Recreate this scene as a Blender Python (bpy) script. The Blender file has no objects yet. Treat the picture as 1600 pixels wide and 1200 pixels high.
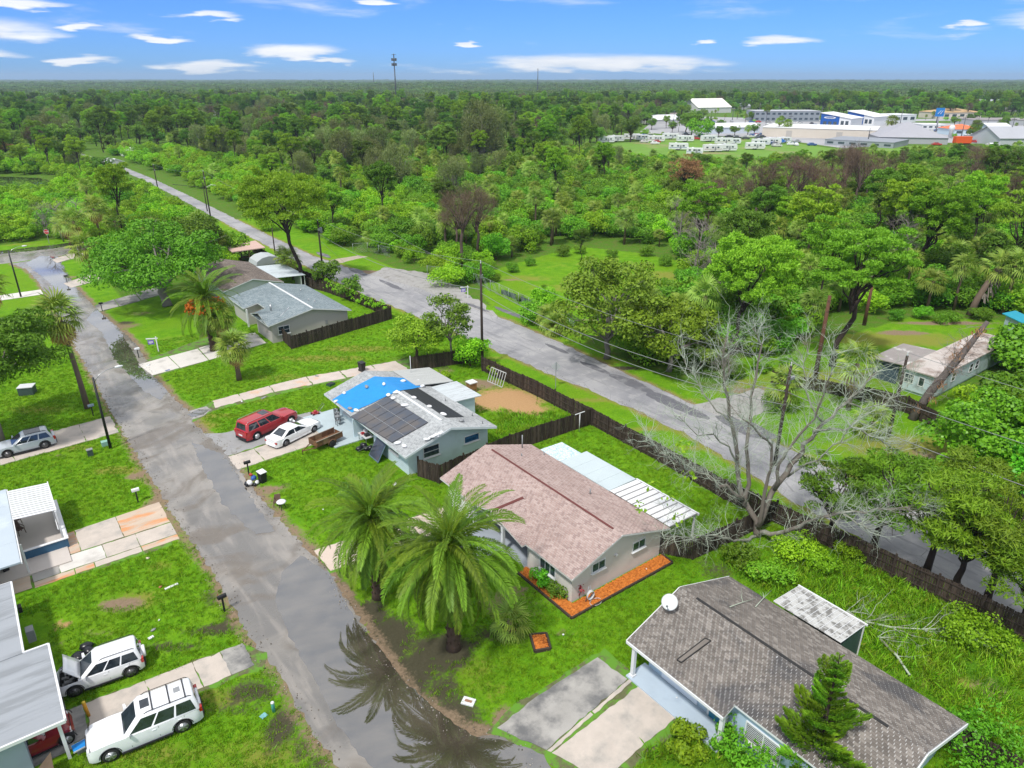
import bpy, math, random
import numpy as np
from mathutils import Vector, Matrix

SC = bpy.context.scene
COL = SC.collection
R = math.radians
rng = random.Random(11)

# ------------------------------------------------------------------ camera
FPX, HZ, CH = 1110.0, 122.0, 31.0                 # focal length in photo pixels, horizon row, camera height
PITCH = math.atan((600 - HZ) / FPX)
SP, CP = math.sin(PITCH), math.cos(PITCH)
cam_d = bpy.data.cameras.new('camera')
cam = bpy.data.objects.new('camera', cam_d)
COL.objects.link(cam)
cam.location = (0, 0, CH)
cam.rotation_euler = (math.pi / 2 - PITCH, 0, 0)
cam_d.sensor_width = 36
cam_d.lens = FPX / 1600 * 36
cam_d.clip_start = 0.5
cam_d.clip_end = 40000
SC.camera = cam
SC.render.resolution_x, SC.render.resolution_y = 1024, 768

# ------------------------------------------------------------------ world and sun
SUN_EL, SUN_AZ = R(58), R(-150)                    # azimuth measured from +Y towards +X
world = bpy.data.worlds.new('World')
SC.world = world
world.use_nodes = True
wn, wl = world.node_tree.nodes, world.node_tree.links
wn.clear()
w_out = wn.new('ShaderNodeOutputWorld')
w_bg = wn.new('ShaderNodeBackground')
w_sky = wn.new('ShaderNodeTexSky')
w_sky.sky_type = 'NISHITA'
w_sky.sun_disc = False
w_sky.sun_elevation = SUN_EL
w_sky.sun_rotation = SUN_AZ
w_sky.altitude = 30
w_sky.air_density = 1.0
w_sky.dust_density = 0.15
w_sky.ozone_density = 2.5
w_bg.inputs['Strength'].default_value = 0.13
w_tc = wn.new('ShaderNodeTexCoord')
w_sep = wn.new('ShaderNodeSeparateXYZ')
wl.new(w_tc.outputs['Generated'], w_sep.inputs[0])
def wmath(op, a, b=None, c=None, clamp=False):
    n = wn.new('ShaderNodeMath'); n.operation = op; n.use_clamp = clamp
    for i, v in enumerate((a, b, c)):
        if v is None: continue
        if isinstance(v, (int, float)): n.inputs[i].default_value = v
        else: wl.new(v, n.inputs[i])
    return n.outputs[0]
def wramp(val, lo, hi):
    n = wn.new('ShaderNodeMapRange'); n.interpolation_type = 'SMOOTHSTEP'
    wl.new(val, n.inputs['Value'])
    n.inputs['From Min'].default_value = lo; n.inputs['From Max'].default_value = hi
    return n.outputs[0]
# cloud layer seen on a flat sheet overhead: direction / height, so far clouds flatten out by themselves
w_z = wmath('MAXIMUM', w_sep.outputs['Z'], 0.012)
w_az = wmath('ARCTAN2', w_sep.outputs['X'], w_sep.outputs['Y'])
w_el = wmath('ARCSINE', w_sep.outputs['Z'])
w_comb = wn.new('ShaderNodeCombineXYZ')
wl.new(w_az, w_comb.inputs[0]); wl.new(wmath('MULTIPLY', w_el, 6.5), w_comb.inputs[1])
w_noise = wn.new('ShaderNodeTexNoise'); w_noise.inputs['Scale'].default_value = 5.0
w_noise.inputs['Detail'].default_value = 7; w_noise.inputs['Roughness'].default_value = 0.55
w_noise.inputs['Distortion'].default_value = 0.25
wl.new(w_comb.outputs[0], w_noise.inputs['Vector'])
w_fine = wn.new('ShaderNodeTexNoise'); w_fine.inputs['Scale'].default_value = 16.0
w_fine.inputs['Detail'].default_value = 6
wl.new(w_comb.outputs[0], w_fine.inputs['Vector'])
# the banks of cumulus that the photograph shows near the horizon: (azimuth deg, elevation deg, half width, half height)
CLOUDS = [(-35.5, 2.6, 5.6, 0.95), (-35.5, 1.35, 3.0, 0.5), (-15.4, 1.75, 3.4, 0.55), (-20.6, 0.75, 3.0, 0.38), (-29.2, 1.1, 2.8, 0.28),
          (5.8, 0.9, 10.5, 0.75), (18.5, 2.35, 3.0, 0.38), (35.0, 3.05, 5.5, 0.85), (-33.0, 4.2, 4.6, 0.3), (-21.5, 3.9, 2.6, 0.25),
          (-23.5, 2.4, 1.9, 0.2), (-3.2, 2.2, 1.0, 0.15), (12.5, 2.4, 1.2, 0.15), (29.2, 3.1, 0.8, 0.2), (-9.5, 4.9, 1.6, 0.18),
          (-12.5, 1.1, 1.8, 0.2), (-27.5, 3.0, 1.5, 0.2), (-38.5, 0.8, 3.0, 0.5)]
w_wx = wmath('MULTIPLY', wmath('SUBTRACT', w_noise.outputs['Fac'], 0.5), 0.16)
w_wy = wmath('MULTIPLY', wmath('SUBTRACT', w_fine.outputs['Fac'], 0.5), 0.022)
w_azw, w_elw = wmath('ADD', w_az, w_wx), wmath('ADD', w_el, w_wy)
w_mask = None
for ca, ce, wa, we in CLOUDS:
    dx = wmath('DIVIDE', wmath('SUBTRACT', w_azw, R(ca)), R(wa))
    dy = wmath('DIVIDE', wmath('SUBTRACT', w_elw, R(ce)), R(we))
    # flat base, domed top
    d = wmath('SQRT', wmath('ADD', wmath('MULTIPLY', dx, dx), wmath('MULTIPLY', dy, dy)))
    m = wmath('SUBTRACT', 1.0, d)
    w_mask = m if w_mask is None else wmath('MAXIMUM', w_mask, m)
w_n = wmath('ADD', wmath('MULTIPLY', w_noise.outputs['Fac'], 2.2), wmath('MULTIPLY', w_fine.outputs['Fac'], 1.5))
w_bank = wramp(wmath('ADD', wmath('MULTIPLY', w_mask, 1.25), wmath('SUBTRACT', w_n, 1.62)), 0.1, 0.95)
# above the frame the sky fills with cloud: the puddles mirror pale grey cloud and the light is soft
w_over = wmath('MULTIPLY', wramp(wmath('ADD', w_el, wmath('MULTIPLY', wmath('SUBTRACT', w_noise.outputs['Fac'], 0.5), 0.5)), R(5), R(13)), 0.94)
w_cf = wmath('MAXIMUM', w_bank, w_over)
w_tint = wn.new('ShaderNodeMix'); w_tint.data_type = 'RGBA'; w_tint.blend_type = 'MULTIPLY'
w_tint.inputs['Factor'].default_value = 1.0
wl.new(w_sky.outputs[0], w_tint.inputs['A'])
w_tint.inputs['B'].default_value = (0.24, 0.50, 1.16, 1)
w_cc = wn.new('ShaderNodeMix'); w_cc.data_type = 'RGBA'
wl.new(wramp(w_fine.outputs['Fac'], 0.3, 0.7), w_cc.inputs['Factor'])
w_cc.inputs['A'].default_value = (6.2, 6.6, 7.2, 1)
w_cc.inputs['B'].default_value = (7.6, 7.7, 7.9, 1)
w_mix = wn.new('ShaderNodeMix'); w_mix.data_type = 'RGBA'
wl.new(w_cf, w_mix.inputs['Factor'])
wl.new(w_tint.outputs['Result'], w_mix.inputs['A'])
wl.new(w_cc.outputs['Result'], w_mix.inputs['B'])
wl.new(w_mix.outputs['Result'], w_bg.inputs['Color'])
wl.new(w_bg.outputs[0], w_out.inputs[0])

sun_d = bpy.data.lights.new('sun', 'SUN')
sun_d.energy = 3.5
sun_d.angle = R(5)
sun_d.color = (1.0, 0.965, 0.91)
sun = bpy.data.objects.new('sun', sun_d)
COL.objects.link(sun)
_sd = Vector((math.sin(SUN_AZ) * math.cos(SUN_EL), math.cos(SUN_AZ) * math.cos(SUN_EL), math.sin(SUN_EL)))
sun.rotation_euler = _sd.to_track_quat('Z', 'Y').to_euler()

SC.view_settings.view_transform = 'Standard'
SC.view_settings.look = 'None'
SC.view_settings.gamma = 1
SC.view_settings.use_curve_mapping = False
SC.view_settings.exposure = 0.1
HAZE = 0.00012
SC.cycles.max_bounces = 6
SC.cycles.diffuse_bounces = 3
SC.cycles.glossy_bounces = 2
SC.cycles.transparent_max_bounces = 8
SC.cycles.transmission_bounces = 3
SC.cycles.use_denoising = True

# ------------------------------------------------------------------ places
AN = R(37.3)                                      # the streets run 37.3 degrees off the camera's axes
E1 = Vector((math.cos(AN), math.sin(AN), 0)); E2 = Vector((-math.sin(AN), math.cos(AN), 0))
def G(x, y, z=0.0):                               # photo pixel to the point of the plane z it shows
    u, v = (x - 800) / FPX, (y - 600) / FPX
    k = (CH - z) / (SP + v * CP)
    return Vector((k * u, k * (CP - v * SP), z))
def N(a, b, z=0.0): return E1 * a + E2 * b + Vector((0, 0, z))
def L(p): return (p.dot(E1), p.dot(E2))
def GL(x, y, z=0.0): return L(G(x, y, z))
def HT(x, y, yt):                                 # height of what rises from ground pixel (x, y) up to row yt
    Y = G(x, y).y; v = (yt - 600) / FPX
    return CH - Y * (SP + v * CP) / (CP - v * SP)
def PX(p):                                        # numpy points (n,3) to photo pixels
    zc = p[:, 1] * CP + (CH - p[:, 2]) * SP
    yc = (CH - p[:, 2]) * CP - p[:, 1] * SP
    return 800 + FPX * p[:, 0] / zc, 600 + FPX * yc / zc, zc
def inside(px, py, poly):
    r = np.zeros(px.shape, bool); n = len(poly); j = n - 1
    for i in range(n):
        xi, yi = poly[i]; xj, yj = poly[j]
        c = ((yi > py) != (yj > py)) & (px < (xj - xi) * (py - yi) / (yj - yi + 1e-12) + xi)
        r ^= c; j = i
    return r

# ------------------------------------------------------------------ object helpers
def link(name, data, parent=None, **kw):
    o = bpy.data.objects.new(name, data); COL.objects.link(o)
    if parent is not None: o.parent = parent
    for k, v in kw.items(): o[k] = v
    return o
def thing(name, label, cat, a=0, b=0, z=0, rot=0.0, group=None, p=None):
    o = bpy.data.objects.new(name, None); COL.objects.link(o)
    o.empty_display_size = 0.3
    o.location = p if p is not None else N(a, b, z)
    o.rotation_euler = (0, 0, (AN if p is None else 0) + rot)
    o['label'] = label; o['category'] = cat
    if group: o['group'] = group
    return o
def tag(o, label, cat, group=None):
    o['label'] = label; o['category'] = cat
    if group: o['group'] = group
    return o
def copy_tree(o, parent=None):
    c = o.copy(); COL.objects.link(c)
    if parent is not None: c.parent = parent
    for ch in list(o.children): copy_tree(ch, c)
    return c

class MB:
    """collects faces; o=(a,b,z) is subtracted so absolute street coordinates can be typed in"""
    def __init__(s, o=(0, 0, 0)): s.v = []; s.f = []; s.m = []; s.sm = []; s.o = o
    def add(s, vs, fs, m=0, sm=False):
        k = len(s.v); ox, oy, oz = s.o
        s.v += [(p[0] - ox, p[1] - oy, p[2] - oz) for p in vs]
        s.f += [tuple(i + k for i in f) for f in fs]; s.m += [m] * len(fs); s.sm += [sm] * len(fs)
    def quad(s, *p, m=0): s.add(p, [tuple(range(len(p)))], m)
    def box(s, x0, x1, y0, y1, z0, z1, m=0):
        s.add([(x0, y0, z0), (x1, y0, z0), (x1, y1, z0), (x0, y1, z0), (x0, y0, z1), (x1, y0, z1), (x1, y1, z1), (x0, y1, z1)],
              [(3, 2, 1, 0), (4, 5, 6, 7), (0, 1, 5, 4), (1, 2, 6, 5), (2, 3, 7, 6), (3, 0, 4, 7)], m)
    def hexa(s, b, t, m=0):                        # four bottom and four top corners, same winding
        s.add(list(b) + list(t), [(3, 2, 1, 0), (4, 5, 6, 7), (0, 1, 5, 4), (1, 2, 6, 5), (2, 3, 7, 6), (3, 0, 4, 7)], m)
    def slab(s, pts, th, m=0):                     # top polygon and a thickness downwards
        n = len(pts); low = [(p[0], p[1], p[2] - th) for p in pts]
        s.add(list(pts) + low, [tuple(range(n)), tuple(range(2 * n - 1, n - 1, -1))] + [(i, i + n, (i + 1) % n + n, (i + 1) % n) for i in range(n)], m)
    def beam(s, p, q, w, h=None, m=0):
        h = h or w; p, q = Vector(p), Vector(q); d = (q - p).normalized()
        u = d.cross(Vector((0, 0, 1)));
        u = Vector((1, 0, 0)) if u.length < 1e-4 else u.normalized()
        t = u.cross(d).normalized()
        c = [(-1, -1), (1, -1), (1, 1), (-1, 1)]
        s.hexa([p + u * (i * w / 2) + t * (j * h / 2) for i, j in c], [q + u * (i * w / 2) + t * (j * h / 2) for i, j in c], m)
    def tube(s, pts, rad, n=6, m=0, cap=True):
        pts = [Vector(p) for p in pts]; k = len(pts)
        if not hasattr(rad, '__len__'): rad = [rad] * k
        vs = []; ref = None
        for i, p in enumerate(pts):
            d = (pts[min(i + 1, k - 1)] - pts[max(i - 1, 0)])
            d = d.normalized() if d.length > 1e-9 else Vector((0, 0, 1))
            if ref is None: ref = Vector((1, 0, 0)) if abs(d.x) < 0.8 else Vector((0, 1, 0))
            u = (ref - d * ref.dot(d)).normalized(); ref = u; w = d.cross(u)
            for j in range(n):
                t = 2 * math.pi * j / n
                vs.append(p + (u * math.cos(t) + w * math.sin(t)) * rad[i])
        fs = [(i * n + j, i * n + (j + 1) % n, (i + 1) * n + (j + 1) % n, (i + 1) * n + j) for i in range(k - 1) for j in range(n)]
        if cap: fs += [tuple(range(n - 1, -1, -1)), tuple((k - 1) * n + j for j in range(n))]
        s.add(vs, fs, m, n > 4)
    def lathe(s, c, prof, n=12, m=0, axis='z'):    # prof: (radius, height)
        vs = []
        for r, h in prof:
            for j in range(n):
                t = 2 * math.pi * j / n; x, y = r * math.cos(t), r * math.sin(t)
                if axis == 'z': vs.append((c[0] + x, c[1] + y, c[2] + h))
                elif axis == 'y': vs.append((c[0] + x, c[1] + h, c[2] + y))
                else: vs.append((c[0] + h, c[1] + x, c[2] + y))
        k = len(prof)
        fs = [(i * n + j, i * n + (j + 1) % n, (i + 1) * n + (j + 1) % n, (i + 1) * n + j) for i in range(k - 1) for j in range(n)]
        fs += [tuple(range(n - 1, -1, -1)), tuple((k - 1) * n + j for j in range(n))]
        s.add(vs, fs, m, True)
    def mesh(s, name, mats):
        me = bpy.data.meshes.new(name); me.from_pydata([tuple(v) for v in s.v], [], s.f)
        for m in (mats if isinstance(mats, (list, tuple)) else [mats]): me.materials.append(m)
        me.polygons.foreach_set('material_index', s.m)
        me.polygons.foreach_set('use_smooth', s.sm)
        me.update(); return me
    def build(s, name, mats, parent=None, **kw): return link(name, s.mesh(name, mats), parent, **kw)
def npmesh(name, V, F, mat, smooth=False):         # V (n,3), F (m,4) quads
    me = bpy.data.meshes.new(name)
    me.vertices.add(len(V)); me.vertices.foreach_set('co', V.astype(np.float32).ravel())
    k = F.shape[1]
    me.loops.add(F.size); me.loops.foreach_set('vertex_index', F.astype(np.int32).ravel())
    me.polygons.add(len(F)); me.polygons.foreach_set('loop_start', np.arange(0, F.size, k, dtype=np.int32))
    me.polygons.foreach_set('loop_total', np.full(len(F), k, np.int32))
    if smooth: me.polygons.foreach_set('use_smooth', np.ones(len(F), bool))
    for m in (mat if isinstance(mat, (list, tuple)) else [mat]): me.materials.append(m)
    me.update(calc_edges=True); me.validate(); return me

# ------------------------------------------------------------------ materials
class NT:
    def __init__(s, name):
        s.mat = bpy.data.materials.new(name); s.mat.use_nodes = True
        s.n, s.l = s.mat.node_tree.nodes, s.mat.node_tree.links
        s.bsdf = s.n['Principled BSDF']; s.out = s.n['Material Output']
    def set(s, sock, v):
        if isinstance(v, (int, float)): sock.default_value = v
        elif isinstance(v, (tuple, list)): sock.default_value = tuple(v) + ((1,) if len(v) == 3 and len(sock.default_value) == 4 else ())
        else: s.l.new(v, sock)
    def coord(s, kind='Object', scale=None):
        if kind == 'World': o = s.n.new('ShaderNodeNewGeometry').outputs['Position']
        else: o = s.n.new('ShaderNodeTexCoord').outputs[kind]
        if scale:
            m = s.n.new('ShaderNodeMapping'); m.inputs['Scale'].default_value = scale; s.l.new(o, m.inputs[0]); o = m.outputs[0]
        return o
    def noise(s, vec, scale, detail=4, rough=0.55, dist=0.0):
        n = s.n.new('ShaderNodeTexNoise'); s.l.new(vec, n.inputs['Vector'])
        n.inputs['Scale'].default_value = scale; n.inputs['Detail'].default_value = detail
        n.inputs['Roughness'].default_value = rough; n.inputs['Distortion'].default_value = dist
        return n.outputs['Fac']
    def voro(s, vec, scale, feat='F1', out='Distance'):
        n = s.n.new('ShaderNodeTexVoronoi'); n.feature = feat; s.l.new(vec, n.inputs['Vector'])
        n.inputs['Scale'].default_value = scale; return n.outputs[out]
    def ramp(s, v, lo, hi, a=0.0, b=1.0):
        n = s.n.new('ShaderNodeMapRange'); n.interpolation_type = 'SMOOTHSTEP'; s.set(n.inputs['Value'], v)
        n.inputs['From Min'].default_value = lo; n.inputs['From Max'].default_value = hi
        n.inputs['To Min'].default_value = a; n.inputs['To Max'].default_value = b
        return n.outputs[0]
    def math(s, op, a, b=0.0, clamp=False):
        n = s.n.new('ShaderNodeMath'); n.operation = op; n.use_clamp = clamp
        s.set(n.inputs[0], a); s.set(n.inputs[1], b); return n.outputs[0]
    def mix(s, f, a, b, blend='MIX'):
        n = s.n.new('ShaderNodeMix'); n.data_type = 'RGBA'; n.blend_type = blend
        s.set(n.inputs['Factor'], f); s.set(n.inputs['A'], a); s.set(n.inputs['B'], b); return n.outputs['Result']
    def bump(s, h, strength=0.3, dist=0.02):
        n = s.n.new('ShaderNodeBump'); n.inputs['Strength'].default_value = strength; n.inputs['Distance'].default_value = dist
        s.l.new(h, n.inputs['Height']); s.l.new(n.outputs[0], s.bsdf.inputs['Normal'])
    def fin(s, color=None, rough=None, metal=None, spec=None):
        if color is not None: s.set(s.bsdf.inputs['Base Color'], color)
        if rough is not None: s.set(s.bsdf.inputs['Roughness'], rough)
        if metal is not None: s.set(s.bsdf.inputs['Metallic'], metal)
        if spec is not None: s.set(s.bsdf.inputs['Specular IOR Level'], spec)
        return s.mat
_mats = {}
LEAF_GAIN = (2.15, 1.82, 1.35)
def plain(name, c, rough=0.6, var=0.25, scale=3.0, metal=0.0, dirt=None, dscale=0.8, dlo=0.5, dhi=0.7, bump=0.0, spec=0.4, stretch=None, damt=1.0):
    if name in _mats: return _mats[name]
    t = NT(name); co = t.coord('Object', stretch)
    n1 = t.noise(co, scale, 5); dark = tuple(x * (1 - var) for x in c); lite = tuple(min(1, x * (1 + var * 0.6)) for x in c)
    col = t.mix(n1, dark, lite)
    if dirt is not None:
        n2 = t.ramp(t.noise(co, dscale, 6, 0.62), dlo, dhi, 0, damt); col = t.mix(n2, col, dirt)
    if bump: t.bump(t.noise(co, scale * 12, 3), bump, 0.02)
    _mats[name] = t.fin(col, rough, metal, spec); return _mats[name]
def glassy(name, c, rough=0.06):
    if name in _mats: return _mats[name]
    t = NT(name); co = t.coord('Object'); col = t.mix(t.ramp(t.noise(co, 2.2, 3), 0.35, 0.65), tuple(x * 0.6 for x in c), tuple(x * 1.3 for x in c))
    _mats[name] = t.fin(col, rough, 0, 0.9); return _mats[name]
def paint(name, c, rough=0.28, coat=0.7):
    if name in _mats: return _mats[name]
    t = NT(name); co = t.coord('Object')
    col = t.mix(t.ramp(t.noise(co, 3, 5), 0.45, 0.75, 0, 0.3), c, tuple(x * 0.72 + 0.02 for x in c))
    t.bsdf.inputs['Coat Weight'].default_value = coat; t.bsdf.inputs['Coat Roughness'].default_value = 0.08
    _mats[name] = t.fin(col, rough, 0.0, 0.5); return _mats[name]
def leafmat(name, dark, lite, trans=0.2, rough=0.55, tip=None):
    """leaf colour varies from leaf to leaf and from tree to tree"""
    dark, lite = tuple(min(.6, x * k) for x, k in zip(dark, LEAF_GAIN)), tuple(min(.6, x * k) for x, k in zip(lite, LEAF_GAIN))
    if name in _mats: return _mats[name]
    t = NT(name)
    g = t.n.new('ShaderNodeNewGeometry'); oi = t.n.new('ShaderNodeObjectInfo')
    f = t.math('ADD', t.math('MULTIPLY', g.outputs['Random Per Island'], 0.55), t.math('MULTIPLY', oi.outputs['Random'], 0.45))
    col = t.mix(f, dark, lite)
    if tip is not None:
        col = t.mix(t.ramp(g.outputs['Random Per Island'], 0.93, 0.98), col, tip)
    hs = t.n.new('ShaderNodeHueSaturation'); t.l.new(col, hs.inputs['Color'])
    t.l.new(t.math('ADD', t.math('MULTIPLY', oi.outputs['Random'], 0.05), 0.472), hs.inputs['Hue'])
    vr = t.math('FRACT', t.math('MULTIPLY', oi.outputs['Random'], 7.31)); t.l.new(t.math('ADD', t.math('MULTIPLY', vr, 0.55), 0.74), hs.inputs['Value'])
    col = hs.outputs[0]
    t.set(t.bsdf.inputs['Base Color'], col); t.bsdf.inputs['Roughness'].default_value = rough
    t.bsdf.inputs['Specular IOR Level'].default_value = 0.25
    tr = t.n.new('ShaderNodeBsdfTranslucent'); t.l.new(t.mix(1.0, col, (1.0, 1.25, 0.5), 'MULTIPLY'), tr.inputs[0])
    mx = t.n.new('ShaderNodeMixShader'); mx.inputs[0].default_value = trans
    t.l.new(t.bsdf.outputs[0], mx.inputs[1]); t.l.new(tr.outputs[0], mx.inputs[2]); t.l.new(mx.outputs[0], t.out.inputs[0])
    _mats[name] = t.mat; return t.mat
from mathutils.geometry import tessellate_polygon
# ================================================================== GROUND
def pp(lst): return [GL(*p) for p in lst]
def dens(poly, step, jit, seed=0, closed=True):
    r = random.Random(seed); out = []; n = len(poly)
    for i in range(n if closed else n - 1):
        p, q = Vector(poly[i]), Vector(poly[(i + 1) % n]); d = q - p; k = max(1, int(d.length / step))
        nrm = Vector((-d.y, d.x)).normalized() if d.length > 1e-6 else Vector((0, 0))
        for j in range(k):
            t = j / k; pt = p + d * t
            if jit: pt = pt + nrm * (r.gauss(0, 1) * jit * (0 if j == 0 else 1))
            out.append((pt.x, pt.y))
    if not closed: out.append(tuple(poly[-1]))
    return out
HARD = []
def sheet(name, poly, z, mat, jit=0.0, step=0.6, seed=0, kind='structure', parent=None, th=0.0, **kw):
    if parent is None: HARD.append([tuple(p) for p in poly])
    pts = dens(poly, step, jit, seed) if jit else [tuple(p) for p in poly]
    v = [Vector((p[0], p[1], z)) for p in pts]
    tris = tessellate_polygon([v]); mb = MB()
    if sum((v[i].x * v[(i + 1) % len(v)].y - v[(i + 1) % len(v)].x * v[i].y) for i in range(len(v))) < 0: v.reverse(); tris = tessellate_polygon([v])
    fs = []
    for t in tris:
        a, b, c = (v[i] for i in t)
        fs.append(t if (b - a).cross(c - a).z > 0 else (t[0], t[2], t[1]))
    mb.add(v, fs)
    if th:
        n = len(v); mb.add(v + [Vector((p.x, p.y, z - th)) for p in v], [(i, i + n, (i + 1) % n + n, (i + 1) % n)[::1] for i in range(n)])
    o = mb.build(name, mat, parent)
    if parent is None: o.rotation_euler = (0, 0, AN)
    if kind: o['kind'] = kind
    for k2, v2 in kw.items(): o[k2] = v2
    return o

# ---- painted zones: (pixel x, pixel y, radius along screen x in m, radius depth in m, channel, strength)
# channels 0 dirt, 1 orange sand, 2 yellow dry grass, 3 wet mud and dark shade painted into the ground
SPOTS = [(190, 945, 1.6, .8, 0, 1.2), (210, 940, 2.4, 1.3, 2, .8), (95, 978, .8, .45, 1, 1.0), (92, 1005, .7, .5, 0, .5), (150, 990, 1.5, .5, 0, .6), (265, 1010, 2.6, .45, 3, .8),
         (330, 985, 2.0, .5, 3, 1.0), (250, 885, 1.2, .7, 2, .7), (370, 960, 1.3, 1.2, 3, .8), (335, 930, 1.3, 1.4, 3, .6), (395, 1080, 2.2, 1.2, 3, .7), (440, 1140, 1.2, 2, 3, .8), (345, 1090, 2.5, 1.0, 2, .8),
         (190, 735, 3.0, .9, 2, 1.1), (215, 745, 1.5, .8, 0, .9), (110, 700, 3.0, .8, 2, .8), (95, 712, 1.6, .4, 0, .7), (240, 790, 1.2, 1.8, 0, .9), (60, 640, 5, 1.6, 2, .7),
         (425, 765, 1.6, .8, 0, .9), (440, 760, 1.2, 1.0, 3, .5), (470, 850, 1.5, 1.2, 0, .6), (410, 790, .8, 2.0, 2, .9),
         (790, 625, 4.4, 3.2, 1, 1.2), (820, 640, 3.2, 2.0, 1, 1.0), (750, 600, 3.0, 1.8, 0, .9), (780, 615, 6.5, 5, 2, .8), (690, 580, 3, 1.5, 0, .6), (1000, 640, 2, 1.5, 2, .4),
         (500, 560, 7, 1.5, 2, .9), (560, 545, 6, 1.5, 2, .9), (440, 590, 5, 1.5, 2, .7), (600, 556, 3, .8, 0, .4), (310, 665, 2.5, 1.4, 2, 1.1), (330, 650, 3.5, .8, 2, .9), (385, 625, 4, 1, 2, .7),
         (200, 510, 2.4, 1.8, 0, .7), (195, 505, 2.0, 1.4, 3, .7), (220, 490, 2.4, 1.4, 0, .6), (110, 440, 3, 1.5, 2, .8), (110, 433, 2, 1.2, 0, .6), (280, 530, 4.5, 2.0, 2, .5),
         (600, 1000, 2.2, 2.6, 3, 1.1), (640, 1060, 1.5, 2.2, 3, 1.2), (700, 1120, 2.2, 1.6, 3, .9), (690, 1020, 2.2, 1.8, 3, 1.2), (575, 960, 1.4, 1.6, 3, 1.1), (780, 990, 2.2, 1.2, 3, .7), (780, 940, 2.2, 1.8, 0, .6), (830, 950, 2.0, 1.5, 0, .5),
         (740, 1040, 2.2, 1.6, 2, .6), (690, 1075, 1.3, 1.6, 3, .8), (880, 990, 1.0, .35, 0, .8), (1015, 895, 1.2, .3, 0, .8), (920, 1010, 2, 1.2, 2, .4), (1030, 725, 2.5, 1.0, 0, .4), (850, 860, 1, 1, 3, .6), (812, 920, 1.5, .5, 0, .8),
         (760, 1075, 1.8, 1.4, 2, .5), (420, 1175, 2.6, 1.5, 2, .8), (250, 1180, 5, 1.2, 2, .6), (470, 1165, 1.0, 1.4, 3, .6), (500, 1195, .8, .8, 3, .8), (370, 1110, 2.5, .5, 3, .6),
         (820, 435, 6, 3, 2, .7), (870, 450, 8, 3, 2, .6), (905, 480, 2.4, .8, 0, .9), (800, 437, 2.2, .8, 0, .8), (870, 415, 12, 3, 2, .4), (1040, 430, 6, 4, 2, .8), (760, 560, 6, .8, 2, .7), (905, 500, 5, .6, 0, .8),
         (560, 425, 7, 1.6, 0, 1.0), (600, 440, 7, 1.0, 1, .8), (690, 455, 6, 2.5, 0, .6), (770, 500, 3.5, 1.5, 0, .7), (640, 447, 6, .7, 1, .7), (830, 520, 8, .9, 2, .9), (930, 565, 6, .8, 2, .8), (970, 575, 3, .8, 3, 1.0), (900, 560, 7, .6, 2, 1.0),
         (700, 515, 12, .5, 2, .8), (960, 625, 14, .7, 2, .9), (1050, 670, 8, .7, 2, .9), (1120, 700, 6, .8, 2, .9), (560, 455, 8, .8, 2, .9), (1230, 740, 4, .8, 2, .9), (1100, 730, 9, .5, 0, .5),
         (1410, 520, 4, 1.2, 0, 1.0), (1400, 530, 12, 4, 2, .9), (1270, 590, 10, 4, 2, .7), (1430, 700, 8, 3, 2, 1.0), (1450, 710, 4, 1.4, 0, .6), (1480, 505, 10, 1.0, 0, .9), (1140, 600, 6, 2, 2, .8), (1180, 610, 5, 1.4, 0, .8),
         (1480, 1070, 2.0, 1.5, 2, 1.0), (1550, 1080, 1.6, 1.6, 0, .6), (1440, 1020, 2.5, 1.2, 2, .7), (1560, 1130, 2, 2, 2, .8), (1350, 960, 2.4, 1.2, 2, .5), (1310, 900, 4, 1, 2, .4), (1280, 930, 3, 1.2, 2, .5),
         (1050, 1180, 1.0, .6, 2, .5), (20, 382, 10, 2, 2, .6), (1180, 240, 30, 6, 2, .9), (1290, 243, 28, 5, 2, .8), (1350, 240, 30, 6, 0, .5), (640, 560, 4, 1.2, 3, .5), (675, 575, 5, 1, 3, .6), (1120, 890, 2, 2, 3, .6),
         (215, 1170, 3.4, 1.0, 2, .6), (30, 1000, .8, 2, 0, .3), (120, 1080, 1.6, .6, 3, .5), (165, 1075, 2.0, .7, 3, .4), (150, 1185, 1.6, .6, 3, .5), (830, 1100, 1.6, .5, 0, .5), (790, 1120, .8, .8, 0, 1.0)]
ca0, ca1, cb0, cb1, cst = -34.0, 116.0, -8.0, 182.0, 0.5
na_, nb_ = int((ca1 - ca0) / cst) + 1, int((cb1 - cb0) / cst) + 1
ga, gb = np.meshgrid(np.linspace(ca0, ca1, na_), np.linspace(cb0, cb1, nb_), indexing='ij')
gx = ga * E1.x + gb * E2.x; gy = ga * E1.y + gb * E2.y
gpx, gpy, gzc = PX(np.stack([gx.ravel(), gy.ravel(), np.zeros(gx.size)], 1))
gzc = gzc.reshape(gx.shape); gpx = gpx.reshape(gx.shape); gpy = gpy.reshape(gx.shape)
paintc = np.zeros(gx.shape + (4,), np.float32)
for sx, sy, rx, ry, ch, st in SPOTS:
    c = G(sx, sy)
    d = np.sqrt(((gx - c.x) / rx) ** 2 + ((gy - c.y) / ry) ** 2)
    paintc[..., ch] = np.maximum(paintc[..., ch], st * np.clip(1.35 - d, 0, 1))
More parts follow.
